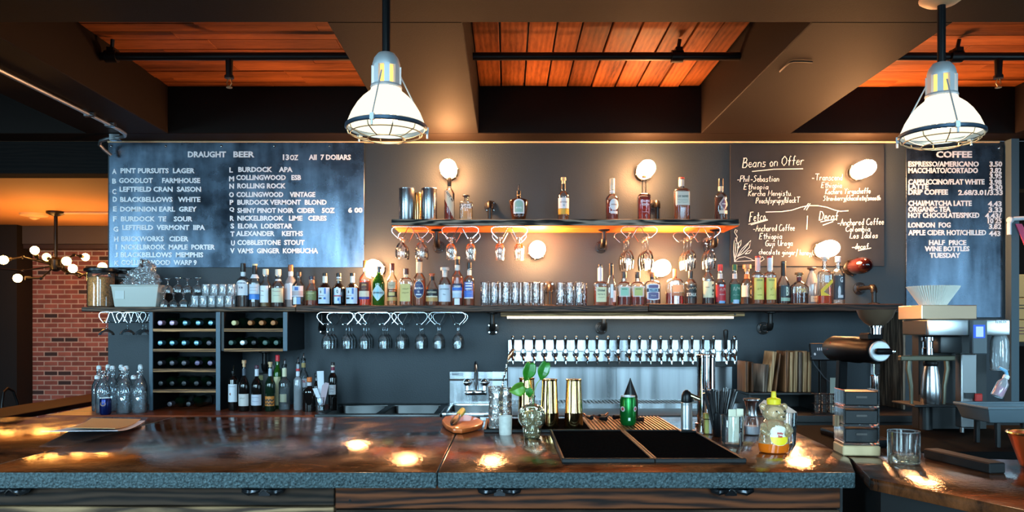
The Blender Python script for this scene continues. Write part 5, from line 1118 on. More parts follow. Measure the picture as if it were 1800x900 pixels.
kb('clear bottle with steel pourer and cream neck label on the back counter', 500, 631, 20, 674, 664, 3.8, 645, (60, 60, 64), 'clear', capkind='pourer', d=DK, labels=[('rect', 692, 706, .6, (150, 146, 122))], sleeves=[(647, 662, (214, 206, 172))], liq='water', lev=682)
kb('slim bottle with steel pourer and white and red neck on the back counter', 523.7, 628, 15, 668, 662, 3.2, 640, (60, 60, 64), 'silver', d=DK + .02, capkind='pourer', sleeves=[(648, 652, (190, 40, 50)), (653, 661, (210, 214, 224))], liq='dark', lev=684)
kb('tall bottle with pourer and pale label with red lettering behind the orange-capped bottle', 533.5, 621, 17, 662, 650, 3.4, 634, (60, 60, 64), 'clear', d=DK + .12, capkind='pourer', sleeves=[(638, 646, (200, 170, 110))], labels=[('rect', 665, 680, .95, (206, 206, 214))], text=[('CRISTAL', 670, 4, .66, (196, 50, 60))], liq='water', lev=668)
kb('squat black bottle with orange cap on the back counter', 544, 663, 25, 690, 680, 4, 671, (226, 116, 50), 'dark', d=DK - .06, sleeves=[(672, 678, (200, 200, 206))], thick=.7)
kb('dark bottle standing behind the glass of papers', 556.5, 656, 12, 682, 670, 3, 662, BK, 'dark', d=DK + .06)
kb('red wine bottle with maroon neck, rightmost on the back counter', 585, 637, 15.5, 665, 655, 3, 642, (34, 26, 28), 'dark', d=DK, labels=[('rect', 676, 693, .8, (192, 190, 194))], sleeves=[(641, 645, (214, 196, 176)), (645, 651, (126, 34, 60)), (651, 655, (200, 200, 206))], text=[('~vino', 683, 1.6, .4, (110, 110, 120)), ('~rosso', 688, 1.2, .5, (110, 110, 120))])
# glass of folded papers
t = tumbler('tumbler', .025, .03, .09, M_CLEAR); t.location = (X(563, 4.5), 4.5, ZCN); tag(t, 'glass holding folded paper slips on the back counter beside the red wine bottle', 'glass')
def slip(name, label, pts, d, m, cat='paper', th=.001):
    q = [(X(a, d), Z(b, d)) for a, b in pts]; cx = sum(p[0] for p in q) / len(q); cz = min(p[1] for p in q)
    o = MB().slab([(p[0] - cx, p[1] - cz) for p in q], -th / 2, th / 2).build(name, m, None, (cx, d, cz), flat=True); return tag(o, label, cat)
M_PAPER = col((214, 218, 228), .7)
slip('paper_slip', 'tall white receipt slip standing in the glass on the back counter', [(557, 652.5), (569, 652), (569.5, 680), (560, 705)], 4.505, M_PAPER)
slip('paper_slip', 'printed pinkish card leaning right in the glass on the back counter', [(562, 712), (566, 678), (572, 672), (578.5, 674), (570, 712)], 4.49, col((186, 160, 168), .6))
slip('paper_slip', 'white slip leaning left in the glass on the back counter', [(549.5, 683), (557.5, 682), (567, 708), (562, 713)], 4.482, M_PAPER)
t = thing('cardboard_carton', 'small black carton with olive label behind the wine bottles on the back counter', 'box', (X(466, 4.82), 4.82, ZCN))
MB().box(-.06, .06, -.04, .04, 0, Z(656, 4.82) - ZCN).build('carton', col((34, 30, 28), .6), t, bevel=.002)
MB().box(-.035, .0, -.0415, -.0405, .17, .2).build('label', col((150, 142, 90), .6), t)
# swing-top bottles at the left end
def swing(px, d, label, open_=0, first=[]):
    x = X(px, d)
    if open_ not in [q[0] for q in first]:
        t = thing('swing_top_bottle', label, 'bottle', (x, d, ZCN), 'clear swing-top water bottles')
        MB().lathe([(.036, 0), (.040, .006), (.040, .135), (.037, .155), (.026, .182), (.0155, .202), (.0135, .215), (.0135, .235), (.0155, .237), (.0155, .246)], 20, cap1=False).build('glass_body', glass('swing_glass', (.9, .94, .96), 1.7, .04, .6, 40, .06, (.7, .8, .9)), t)
        MB().lathe([(.034, .006), (.0375, .012), (.0375, .112), (.001, .113)], 18).build('water', LQ['water'], t)
        a = (0, 0, 0) if not open_ else (-.034, 0, -.05)
        MB().lathe([(.011, .247), (.0145, .25), (.0145, .258), (.012, .268), (.005, .271)], 14, c=a).build('stopper', M_WHITE, t)
        mb = MB()
        for sg in (-1, 1): mb.tube([(0, sg * .0165, .214), (.004, sg * .018, .226), (a[0] * .5, sg * .017, .245 + a[2] * .5), (a[0], sg * .0155, .262 + a[2])], .0012, 5)
        mb.tube([(.0165 * math.cos(q * PI / 8), .0165 * math.sin(q * PI / 8), .214) for q in range(16)], .0013, 5, closed=True); mb.build('bail_wire', M_CHROME, t)
        first.append((open_, t)); return t
    return dup([q[1] for q in first if q[0] == open_][0], (x, d, ZCN), label)
for px, d, op, lb in ((181, 4.47, 1, 'clear swing-top bottle with stopper hanging open, behind the blue can, leftmost'), (217, 4.45, 0, 'clear swing-top bottle in front row right of the blue can'), (245, 4.47, 1, 'clear swing-top bottle with stopper hanging open, front row beside the wine rack'),
                      (174, 4.6, 0, 'closed swing-top bottle in second row behind the blue can'), (198, 4.58, 0, 'closed swing-top bottle in second row, second from left'), (222, 4.58, 0, 'closed swing-top bottle in second row, third from left'), (247, 4.6, 0, 'closed swing-top bottle in second row against the wine rack'),
                      (190, 4.72, 0, 'closed swing-top bottle in back row, leftmost'), (213, 4.7, 0, 'closed swing-top bottle in back row, middle'), (247, 4.73, 0, 'closed swing-top bottle in back row, rightmost')): swing(px, d, lb, op)
def can(label, px, d, z, R, H, colr, name='drink_can'):
    t = thing(name, label, 'can', (X(px, d), d, z))
    MB().lathe([(R * .78, 0), (R * .86, .003), (R, .012), (R, H - .014), (R * .86, H - .003)], 28).build('can_body', col(colr, .25, .6), t)
    MB().lathe([(R * .87, H - .004), (R * .88, H), (R * .82, H), (R * .8, H - .004), (.001, H - .004)], 28, cap0=False).build('can_lid', M_ALU, t); return t
o = can('dark blue drink can with round gold emblem in front of the swing-top bottles', 185.5, 4.385, ZCN, .031, .098, (18, 34, 92))
mb = MB()
for rr_ in (.015, .011): mb.tube([(rr_ * math.cos(q * PI / 10), -math.sqrt(.031 ** 2 - (rr_ * math.cos(q * PI / 10)) ** 2) - .0005, .064 + rr_ * .8 * math.sin(q * PI / 10)) for q in range(20)], .0009, 5, closed=True)
mb.build('emblem', pm('emblem_gold', S((176, 140, 100)), .4, .5), o)
# ================================================================== things on the bar
def GP(px, py, z): d = (CAMZ - z) * F / (py - CY); return (X(px, d), d)
# menus
def sheet(name, label, q, zf, zb, m, cat, th=.0012):          # corners back-left, back-right, front-right, front-left, front edge lifted
    cx = sum(p[0] for p in q) / 4; cy = sum(p[1] for p in q) / 4; n = 10; vs = []; fs = []
    for i in range(n + 1):
        u = i / n; z = zb + (zf - zb) * u * u
        a = [q[0][k] + (q[3][k] - q[0][k]) * u for k in (0, 1)]; b = [q[1][k] + (q[2][k] - q[1][k]) * u for k in (0, 1)]
        vs += [(a[0] - cx, a[1] - cy, z), (b[0] - cx, b[1] - cy, z), (a[0] - cx, a[1] - cy, z + th), (b[0] - cx, b[1] - cy, z + th)]
    for i in range(n):
        a = i * 4; b = a + 4
        fs += [(a, b, b + 1, a + 1), (a + 2, a + 3, b + 3, b + 2), (a, a + 2, b + 2, b), (a + 1, b + 1, b + 3, a + 3)]
    fs += [(0, 1, 3, 2), (n * 4, n * 4 + 2, n * 4 + 3, n * 4 + 1)]
    return tag(MB().add(vs, fs).build(name, m, None, (cx, cy, BZ)), label, cat)
sheet('paper_menu', 'white menu sheet with lifted front edge under the brown folder on the bar', [(-1.56, 2.86), (-1.35, 2.86), (-1.185, 2.336), (-1.41, 2.32)], .034, .0005, col((206, 212, 226), .6), 'menu')
sheet('menu_folder', 'brown kraft folder lying on the white menu sheet at the left of the bar', [(-1.587, 2.93), (-1.385, 2.9), (-1.225, 2.40), (-1.392, 2.42)], .0325, .002, col((196, 152, 98), .65), 'menu')
# cutting board and knife
pts = [(777, 738), (782, 732), (798, 729), (822, 729), (840, 734.5), (850, 740), (846, 745.5), (830, 750.5), (812, 754), (796, 753), (783, 746)]
gp = [GP(a, b, BZ + .016) for a, b in pts]; cx = sum(p[0] for p in gp) / 11; cy = sum(p[1] for p in gp) / 11
o = MB().prism([(p[0] - cx, p[1] - cy) for p in gp], .0005, .016).build('cutting_board', wood('orange_board', S((168, 74, 30)), S((224, 116, 58)), 'x', 5, .4, 3, .1, coat=.3), None, (cx, cy, BZ), bevel=.003, seg=2)
tag(o, 'small rounded orange-brown cutting board on the bar', 'cutting board')
p0 = Vector((X(794, 2.60), 2.60, BZ + .020)); p1 = Vector((X(813.5, 2.80), 2.80, BZ + .046)); dv = (p1 - p0)
t = thing('channel_knife', 'black-bladed bar knife with green handle resting on the orange cutting board', 'knife', tuple(p0))
MB().tube([(0, 0, 0), dv * .12, dv * .34, dv * .5, dv * .56], [.004, .011, .013, .011, .006], 10).build('blade', M_BLACKP, t)
MB().tube([dv * .52, dv * .6], [.0095, .0095], 10).build('ferrule', M_CHROME, t)
MB().tube([dv * .58, dv * .66, dv * .85, dv * .98, dv], [.009, .0115, .0125, .012, .008], 12).build('handle', col((142, 168, 40), .35), t)
# rubber strip mat below the glasses and shakers
M_RUB = pm('black_rubber', S((20, 20, 21)), .55, spec=.3)
def rubber():
    m, nt, b = new('ribbed_rubber'); b.inputs['Base Color'].default_value = S((17, 16, 16)) + (1,); b.inputs['Roughness'].default_value = .6; b.inputs['Specular IOR Level'].default_value = 0
    tc = N(nt, 'ShaderNodeTexCoord'); wv = N(nt, 'ShaderNodeTexWave', Scale=26.0); wv.bands_direction = 'DIAGONAL'; nt.links.new(tc.outputs['Object'], wv.inputs['Vector'])
    bp = N(nt, 'ShaderNodeBump', Strength=.8, Distance=.004); nt.links.new(wv.outputs['Fac'], bp.inputs['Height']); nt.links.new(bp.outputs['Normal'], b.inputs['Normal']); return m
M_RIB = rubber()
def mat_(name, label, x0, x1, y0, y1, h):
    t = thing(name, label, 'bar mat', ((x0 + x1) / 2, (y0 + y1) / 2, BZ)); a, b = (x1 - x0) / 2, (y1 - y0) / 2
    MB().box(-a + .008, a - .008, -b + .008, b - .008, .0005, h - .003).build('ribbed_top', M_RIB, t)
    mb = MB().box(-a, a, -b, -b + .0075, 0, h).box(-a, a, b - .0075, b, 0, h).box(-a, -a + .0075, -b + .0075, b - .0075, 0, h).box(a - .0075, a, -b + .0075, b - .0075, 0, h)
    mb.build('border', M_RUB, t, bevel=.002)
mat_('bar_mat', 'left one of the two large black ribbed rubber mats on the bar', .14, .3795, 1.975, 2.535, .012)
mat_('bar_mat', 'right one of the two large black ribbed rubber mats on the bar', .3805, .615, 1.975, 2.535, .012)
mat_('bar_mat', 'narrow black rubber mat under the gold shaker tins and cut glasses', X(851, 2.6), .285, 2.545, 2.86, .011)
# mixing glasses, spoon, votive
M_CUT = glass('cut_crystal', (.93, .93, .92), 1.7, .03, .9, 45, .10, (.95, .9, .85))
zm = BZ + .0115 - .003
def mixing(label, px, d, R, H):
    t = thing('mixing_glass', label, 'glass', (X(px, d), d, zm))
    MB().lathe([(R * .9, 0), (R, .004), (R * .98, H * .2), (R * .92, H * .55), (R * .95, H * .8), (R * 1.02, H), (R * .96, H), (R * .9, H * .8), (R * .86, H * .5), (R * .9, .02), (.001, .018)], 26, cap1=False).build('cut_body', M_CUT, t, angle=30)
    MB().tube([(R * 1.0 * math.cos(q * PI / 12), R * 1.0 * math.sin(q * PI / 12), H) for q in range(24)], .0016, 6, closed=True).build('rim', M_CUT, t)
mixing('tall cut-crystal mixing glass holding the twisted bar spoon', 871.5, 2.60, .0255, .139)
mixing('second cut-crystal mixing glass standing behind the one with the spoon', 888, 2.70, .0245, .128)
a = Vector((X(868, 2.60), 2.60, zm + .0215)); b = Vector((X(893.5, 2.64), 2.64, Z(631, 2.64))); dv = b - a; tp = Vector((X(903, 2.64), 2.64, Z(614, 2.64))) - a
t = thing('bar_spoon', 'long twisted steel bar spoon with copper-coloured tip standing in the mixing glass', 'spoon', tuple(a))
mb = MB(); n = 70
for ph in (0, PI): mb.tube([dv * (i / n) + Vector((.0017 * math.cos(i * 1.1 + ph), .0017 * math.sin(i * 1.1 + ph), 0)) for i in range(n + 1)], .0021, 5)
mb.build('twisted_shaft', pm('spoon_steel', (.8, .78, .74), .18, 1), t)
MB().tube([dv * .985, dv + (tp - dv) * .25, dv + (tp - dv) * .6, tp], [.0035, .0075, .009, .003], 10).build('spoon_tip', pm('copper', (.72, .32, .16), .2, 1), t)
d = 2.50; t = thing('votive_glass', 'small frosted white candle glass in front of the mixing glasses', 'candle', (X(888.5, d), d, BZ))
R, H = .0208, .0615
MB().lathe([(R * .92, 0), (R * .98, .003), (R * 1.06, H), (R * 1.0, H), (R * .9, .012), (.001, .010)], 26, cap1=False).build('frosted_glass', pm('frosted', S((196, 194, 186)), .45, mottle=.12, bscale=70), t)
MB().lathe([(R * .9, .011), (R * .96, H * .72), (.001, H * .72)], 20).build('wax', col((214, 208, 196), .5), t)
# skull vase with pothos
t = thing('skull_vase', 'clear glass skull-shaped vase of water on the bar', 'vase', (X(935, 2.42), 2.42, BZ))
def lerp(tb, z):
    for a_, b_ in zip(tb, tb[1:]):
        if a_[0] <= z <= b_[0]: return a_[1] + (b_[1] - a_[1]) * (z - a_[0]) / (b_[0] - a_[0])
    return tb[-1][1]
HX = [(0, .022), (.004, .026), (.018, .0285), (.030, .0295), (.038, .033), (.048, .0395), (.062, .0440), (.078, .0440), (.092, .0385), (.102, .028), (.108, .016), (.1105, .0100)]
HY = [(0, .022), (.004, .026), (.018, .031), (.030, .034), (.040, .042), (.060, .050), (.080, .050), (.095, .040), (.104, .026), (.109, .014), (.1105, .0100)]
mb = MB(); n, m_ = 48, 44; vs = []; fs = []
for i in range(m_ + 1):
    z0 = .1105 * i / m_
    for q in range(n):
        th = 2 * PI * q / n; p = Vector((lerp(HX, z0) * math.cos(th), lerp(HY, z0) * math.sin(th), z0))
        for cx, cz, r, dep in ((-.0165, .058, .0135, .019), (.0165, .058, .0135, .019), (0, .044, .0085, .012), (-.027, .046, .012, -.005), (.027, .046, .012, -.005), (-.03, .034, .010, .007), (.03, .034, .010, .007)) + tuple((k * .0065, zc, .0036, -.0045) for k in range(-3, 4) for zc in (.029, .019)):
            dd = math.hypot(p.x - cx, p.z - cz)
            if th > PI and dd < r: p.y += dep * (math.cos(PI * dd / r) * .5 + .5)
        vs.append(p)
for i in range(m_):
    for q in range(n): fs.append((i * n + q, i * n + (q + 1) % n, (i + 1) * n + (q + 1) % n, (i + 1) * n + q))
fs.append(tuple(range(n - 1, -1, -1)))
mb.add(vs, fs).build('skull_body', glass('vase_glass', (.95, .91, .78), 1.9, .02, 0, 40, .10, (.9, .76, .42)), t, angle=80)  # gold tint and haze stand in for warm reflections in the clear glass
MB().lathe([(.0105, .1085), (.0095, .114), (.0095, .128), (.0115, .130), (.0115, .134), (.0095, .134), (.008, .114)], 18, cap0=False, cap1=False).build('neck', M_CLEAR, t)
t = thing('pothos_cutting', 'green pothos cutting with heart-shaped leaves growing from the skull vase', 'plant', (X(935, 2.42), 2.42, BZ + .115))
M_LEAF = pm('pothos_leaf', S((44, 120, 30)), .32, mottle=.35, bscale=40, coat=.3); M_STEM = pm('pothos_stem', S((128, 158, 70)), .4)
def rel(px, py, d): return Vector(P(px, py, d)) - Vector((X(935, 2.42), 2.42, BZ + .115))
def leaf(px, py, w_, h_, d, roll, tilt, yaw, mat=M_LEAF):
    n, m_ = 12, 8; vs = []; fs = []
    for i in range(n + 1):
        u = i / n; wd = (math.sin(PI * min(1, u * .93 + .07)) ** .75) * (1.15 - .55 * u) if u < 1 else .0
        for j in range(m_ + 1):
            v = -1 + 2 * j / m_
            x = v * wd * w_ * .56; z = (1 - u) * h_ + (abs(v) * .10 * h_ if u < .2 else 0); y = -abs(v) * wd * w_ * .22 + .10 * h_ * (u - .5) ** 2 * 4
            vs.append((x, y, z - h_ * .5))
    for i in range(n):
        for j in range(m_): a_ = i * (m_ + 1) + j; fs.append((a_, a_ + 1, a_ + m_ + 2, a_ + m_ + 1))
    M = Matrix.Translation(rel(px, py, d)) @ Matrix.Rotation(yaw, 4, 'Z') @ Matrix.Rotation(tilt, 4, 'X') @ Matrix.Rotation(roll, 4, 'Y')
    mb = MB(); mb.M = M; mb.add(vs, fs); o = mb.build('leaf', mat, t)
    sm = o.modifiers.new('thick', 'SOLIDIFY'); sm.thickness = .0009
leaf(928.5, 655, .042, .060, 2.42, .25, .2, .2); leaf(955, 654, .036, .060, 2.40, .35, .15, -.25)
M_VAR = pm('variegated_leaf', S((92, 146, 40)), .32, mottle=.45, bscale=22, coat=.3)
leaf(908, 684, .046, .048, 2.38, 1.15, .35, .2, M_VAR); leaf(930, 691, .024, .030, 2.37, -.2, .2, .3)
mb = MB()
for pl in ([(937, 712, 2.42), (934, 690, 2.42), (931, 676, 2.42), (929, 664, 2.42)], [(938, 712, 2.42), (938, 690, 2.42), (944, 674, 2.42), (952, 664, 2.41)], [(937, 700, 2.42), (932, 690, 2.42), (925, 684, 2.40), (920, 682, 2.39)], [(937, 704, 2.42), (934, 694, 2.4), (931, 688, 2.38)]):
    mb.tube([rel(*p) for p in pl], .0016, 6)
mb.build('stem', M_STEM, t)
# gold shaker tins
M_GOLD = pm('gold_tin', (.86, .58, .26), .12, 1)
def shaker(px, d, label):
    t = thing('shaker_tin', label, 'cocktail shaker', (X(px, d), d, zm), 'gold cocktail shaker tins on the bar')
    MB().lathe([(.0305, 0), (.0318, .003), (.0306, .050), (.0312, .0525)], 32).build('lower_tin', M_GOLD, t)
    MB().lathe([(.0306, .053), (.0300, .056), (.0255, .160), (.0272, .1625), (.0272, .1655), (.0245, .1665), (.001, .1655)], 32).build('upper_tin', M_GOLD, t)
shaker(926, 2.66, 'gold cocktail shaker standing behind the skull vase'); shaker(966, 2.60, 'gold cocktail shaker between the skull vase and the right shaker'); shaker(1008.5, 2.60, 'gold cocktail shaker, rightmost of three, beside the slatted grille')
# slatted drain grille
gx0, gx1 = X(1027, 2.68), X(1193, 2.62)
t = thing('drain_grille', 'brass-slatted drain grille let into the bar behind the black mats', 'grille', ((gx0 + gx1) / 2, 2.76, BZ)); hw = (gx1 - gx0) / 2
MB().box(-hw, hw, -.215, .215, .0005, .002).build('pan', M_BLACK, t)
M_BRS = pm('dull_brass', S((120, 90, 60)), .45, .6)
for k_ in range(24): x = -hw + (k_ + .5) * 2 * hw / 24; MB().box(x - .0026, x + .0026, -.21, .21, .002, .006).build('slat', M_BRS, t)
def spout(px, py, label, rz):
    x, y = GP(px, py, BZ + .008)
    t = thing('pour_spout', label, 'pour spout', (x, y, BZ + .0065), 'loose bottle pour spouts on the grille', rz)
    MB().cyl((0, 0, .009), (.028, 0, .009), .009, .007, 10).build('stopper', M_BLACKP, t)
    MB().tube([(.026, 0, .009), (.045, 0, .011), (.06, 0, .018)], [.0045, .004, .003], 8).build('tube', pm('spout_copper', (.7, .45, .3), .25, 1), t)
for px, py, rz, lb in ((1040, 738, 2.0, 'first pour spout from left on the brass grille'), (1054, 736, .9, 'second pour spout from left on the brass grille'), (1066, 740, 2.4, 'third pour spout from left on the brass grille'), (1079, 737, .6, 'fourth pour spout from left, beside the green can'), (1131, 741, 2.6, 'pour spout lying right of the green can')): spout(px, py, lb, rz)
o = can('green drink can with white emblem on the brass grille', 1104, 2.70, BZ + .0062, .0285, .103, (16, 112, 44))
for dx in (-.021, .021):
    mb = MB(); n = 12
    mb.lathe([(.010, 0), (.010, .001)], n, c=(dx, -math.sqrt(.0285 ** 2 - dx * dx) + .0002, .058), axis=(dx * 1.2, -.02, 0), sx=.9); mb.build('emblem', col((200, 190, 190), .5), o)
    mb = MB().lathe([(.005, .0012), (.005, .0018)], n, c=(dx, -math.sqrt(.0285 ** 2 - dx * dx) + .0002, .058), axis=(dx * 1.2, -.02, 0)); mb.build('emblem', col((170, 40, 50), .5), o)
MB().box(-.004, .004, -.0292, -.0283, .018, .028).build('label', col((206, 220, 206), .5), o)
t = thing('squeeze_bottle', 'black squeeze bottle with pointed cone cap behind the green can', 'bottle', (X(1108, 2.83), 2.83, BZ + .0062))
MB().lathe([(.026, 0), (.028, .004), (.028, .075), (.025, .082)], 24).build('bottle_body', M_BLACKP, t)
MB().lathe([(.0265, .083), (.0265, .088), (.003, .150), (.002, .156)], 24).build('cone_cap', M_BLACKP, t)
# torch
d = 2.50; t = thing('kitchen_torch', 'silver kitchen torch with black head standing on the right rubber mat', 'torch', (X(1207, d), d, BZ + .0095))
MB().box(-.024, .026, -.024, .024, 0, .006).build('base', M_BLACKP, t, bevel=.002)
mb = MB().lathe([(.017, .0065), (.0185, .009)] + [(.0185 - (.0007 if i % 2 else 0), .011 + i * .0028) for i in range(29)] + [(.0185, .094), (.017, .096)], 30); mb.build('gas_tank', pm('torch_silver', (.66, .69, .72), .3, .9), t)
MB().lathe([(.017, .0965), (.018, .100), (.0165, .118), (.012, .130), (.004, .136)], 20).build('head', M_BLACKP, t)
o = MB().cyl((.006, 0, .120), (.040, -.012, .106), .0085, .0075, 14).build('nozzle', pm('nozzle_brass', (.7, .58, .36), .25, 1), t); MB().cyl((.0405, -.0122, .1058), (.042, -.0127, .1052), .0055, n=12).build('nozzle_tip', M_BLACKP, o)
MB().box(.012, .022, -.005, .005, .098, .108).build('trigger', M_BLACKP, t, bevel=.001)
# tall chrome cylinder
d = 2.76; t = thing('chrome_cylinder', 'tall polished chrome cylinder standing behind the black straws', 'cylinder', (X(1241, d), d, BZ))
MB().lathe([(.040, 0), (.040, .005), (.0335, .008)], 36).build('base', M_CHROME, t)
MB().lathe([(.0325, .0085), (.0325, .240)], 40).build('column', M_CHROME, t); MB().lathe([(.034, .2405), (.0345, .244), (.034, .250), (.030, .252), (.001, .252)], 40).build('cap', M_CHROME, t)
# straws and packets
d = 2.46; t = thing('straw_cup', 'black cup of straws on the bar right of the torch', 'cup', (X(1264, d), d, BZ))
MB().lathe([(.019, 0), (.021, .003), (.0235, .075), (.022, .075), (.0195, .006), (.001, .005)], 24, cap1=False).build('cup', M_BLACKP, t)
M_STRAW = pm('black_straw', S((20, 20, 22)), .3); rr = random.Random(12); k = 0
for i in range(26):
    a_ = rr.random() * 2 * PI; r0 = .004 + .011 * rr.random(); u = -1 + 2 * i / 25
    top = Vector((u * .054 + rr.uniform(-.003, .003), rr.uniform(-.022, .02), .148 + rr.uniform(-.008, .008)))
    bot = Vector((u * .0125, math.sin(a_) * r0 * .7, .0075)); vis = top - bot
    o = MB().cyl((0, 0, 0), tuple(vis), .0036, n=7).build('drinking_straw', M_STRAW, None, tuple(Vector((X(1264, d), d, BZ)) + bot))
    tag(o, 'black drinking straw fanning out of the black cup, %s from left' % (ORD[i] if i < 22 else ['fourth last', 'third last', 'second last', 'last'][i - 22]), 'straw', 'black drinking straws')
d = 2.52; t = thing('packet_caddy', 'thin wire caddy of paper packets beside the straw cup', 'caddy', (X(1248, d), d, BZ))
mb = MB()
for z in (.002, .05): mb.tube([(-.026, -.02, z), (.02, -.02, z), (.02, .02, z), (-.026, .02, z)], .0013, 5, closed=True)
for p in ((-.026, -.02), (.02, -.02), (.02, .02), (-.026, .02)): mb.cyl((p[0], p[1], 0), (p[0], p[1], .05), .0013, n=5)
mb.build('wire_frame', M_CHROME, t)
def packet(name, label, x, y, z0, w_, h_, m, cat='paper', lean=0, th=.004, rz=0):
    o = MB().box(-w_ / 2, w_ / 2, -th / 2, th / 2, 0, h_).build(name, m, None, (x, y, z0), (lean, 0, rz), bevel=.0008); return tag(o, label, cat)
packet('paper_packet', 'yellow-green packet standing in the wire caddy', X(1240.5, 2.53), 2.525, BZ + .001, .014, .066, col((186, 180, 96), .6), th=.024)
packet('paper_packet', 'white packet standing in the wire caddy next to the yellow one', X(1251.5, 2.515), 2.515, BZ + .001, .022, .074, col((206, 208, 212), .6), th=.022, rz=.15)
d = 2.27; o = tumbler('tumbler', .0315, .0335, .088, M_CLEAR, .012); o.location = (X(1287, d), d, BZ); tag(o, 'clear glass holding three cream cards on the bar', 'glass')
M_CARD = col((222, 216, 190), .6)
packet('paper_card', 'cream card leaning in the glass, left of three', X(1285, d), d - .012, BZ + .0125, .025, .096, M_CARD, th=.0012, rz=.25)
packet('paper_card', 'cream card in the glass, front middle of three', X(1294, d), d - .006, BZ + .0125, .018, .076, M_CARD, th=.0012, rz=-.1)
packet('paper_card', 'cream card in the glass, rear right of three', X(1301, d + .01), d + .012, BZ + .0125, .020, .095, M_CARD, th=.0012, rz=-.35)
# sugar pourer
d = 2.5; t = thing('sugar_pourer', 'glass sugar pourer with steel funnel top between the cards and honey bear', 'dispenser', (X(1321, d), d, BZ))
MB().lathe([(.024, 0), (.0255, .003), (.0255, .030), (.0225, .052), (.019, .062)], 26).build('glass_body', M_CLEAR, t)
MB().lathe([(.0235, .003), (.0245, .006), (.0245, .029), (.001, .030)], 24).build('sugar', pm('white_sugar', S((226, 228, 236)), .8, bump=.3, bscale=300), t)
MB().lathe([(.0195, .0625), (.0175, .070), (.0175, .084), (.022, .106), (.0265, .112), (.0265, .117), (.024, .118), (.001, .116)], 28).build('steel_top', M_STEEL, t)
# honey bear
d = 2.14; s_ = d / F; t = thing('honey_bottle', 'bear-shaped honey bottle with yellow cap and yellow and white label', 'bottle', (X(1360, d), d, BZ))
M_HB = glass('honey_plastic', (.93, .84, .68), 1.0, .12, .25, 60, .27, (.92, .68, .38))
body = [(.030, 0), (.0385, .004), (.0415, .016), (.0415, .034), (.038, .056), (.033, .074), (.0285, .086), (.0245, .092)]
mb = MB().lathe(body, 28, sy=.82); mb.build('bear_body', M_HB, t, angle=60)
hd = MB(); n, m_ = 26, 16
hd.sphere((.001, -.002, .112), .0295, n, m_, (1.12, .9, .92)); hd.sphere((.012, -.0275, .102), .0125, 14, 9, (1.1, .9, .85))
for sg in (-1, 1): hd.sphere((sg * .0295, .0, .128), .0095, 12, 8, (1, .7, 1.1))
hd.build('bear_head', M_HB, t, angle=60)
for x in (-.001, .021): MB().sphere((x, -.0268, .118), .0026, 8, 6).build('eye', M_BLACKP, t)
MB().sphere((.0145, -.0385, .104), .0028, 8, 6).build('nose', M_BLACKP, t)
mb = MB()
for sg in (-1, 1): mb.tube([(sg * .031, -.008, .078), (sg * .036, -.024, .064), (sg * .026, -.036, .054)], [.009, .0105, .008], 10)
mb.build('paw', M_HB, t)
MB().lathe([(.0304, .0), (.0389, .004), (.0420, .016), (.0420, .028), (.001, .029)], 28, sy=.82).build('honey', pm('honey_orange', S((226, 104, 20)), .12, coat=.5), t)
MB().lathe([(.012, .133), (.0185, .1355), (.019, .149), (.0165, .1515), (.0072, .154), (.0062, .170), (.0035, .1715)], 24).build('cap', col((240, 206, 26), .4), t)
def bodyf(x, z):
    for i in range(len(body) - 1):
        a_, b_ = body[i], body[i + 1]
        if a_[1] <= z <= b_[1]: R = a_[0] + (b_[0] - a_[0]) * (z - a_[1]) / (b_[1] - a_[1]); break
    else: R = .03
    return -.82 * math.sqrt(max(1e-6, R * R - x * x)) - .0012
def patch(cx, cz, rx, rz, zlo, zhi, m, nm, off=0):
    vs = []; fs = []; n = 20
    for i in range(n + 1):
        x = cx + rx * (-1 + 2 * i / n); h = rz * math.sqrt(max(0, 1 - ((x - cx) / rx) ** 2)) ** .7
        for q in range(7):
            z = min(zhi, max(zlo, cz - h + 2 * h * q / 6)); vs.append((x, bodyf(x, z) - off, z))
    for i in range(n):
        for q in range(6): a_ = i * 7 + q; fs.append((a_, a_ + 7, a_ + 8, a_ + 1))
    MB().add(vs, fs).build(nm, m, t)
patch(.006, .051, .0265, .0265, 0, 1, col((236, 230, 214), .4), 'label'); patch(.006, .051, .0258, .0258, 0, .048, col((246, 214, 30), .4), 'label', .0006)
for st, zc in (('Billy', .0575), ('Bee', .0505)):
    mb = letters(st, -.0015 if st == 'Billy' else .0005, .0165 if st == 'Billy' else .0125, zc, .0068, 0, .0004); mb.v = [Vector((v.x, bodyf(v.x, v.z) - .0016 + v.y, v.z)) for v in mb.v]; mb.build('lettering', col((206, 40, 30), .5), t, flat=True)
# glass with folded napkin behind the bear
d = 2.30; o = tumbler('tumbler', .029, .032, .095, M_CLEAR, .012); o.location = (X(1381, d), d, BZ); tag(o, 'clear glass with folded pink-beige napkin standing behind the honey bear', 'glass')
nq = [(1338, 726), (1334, 712), (1343, 703), (1362, 706), (1382, 712), (1400, 724), (1391, 736), (1388, 790), (1374, 790), (1366, 735)]
qq = [(X(a, d), Z(b, d)) for a, b in nq]; cx = X(1381, d)
o = MB().slab([(p[0] - cx, p[1] - BZ) for p in qq], -.002, .002).build('napkin', pm('napkin_beige', S((206, 172, 154)), .8), None, (cx, d, BZ)); tag(o, 'folded pink-beige napkin sticking up from the glass behind the honey bear', 'napkin')
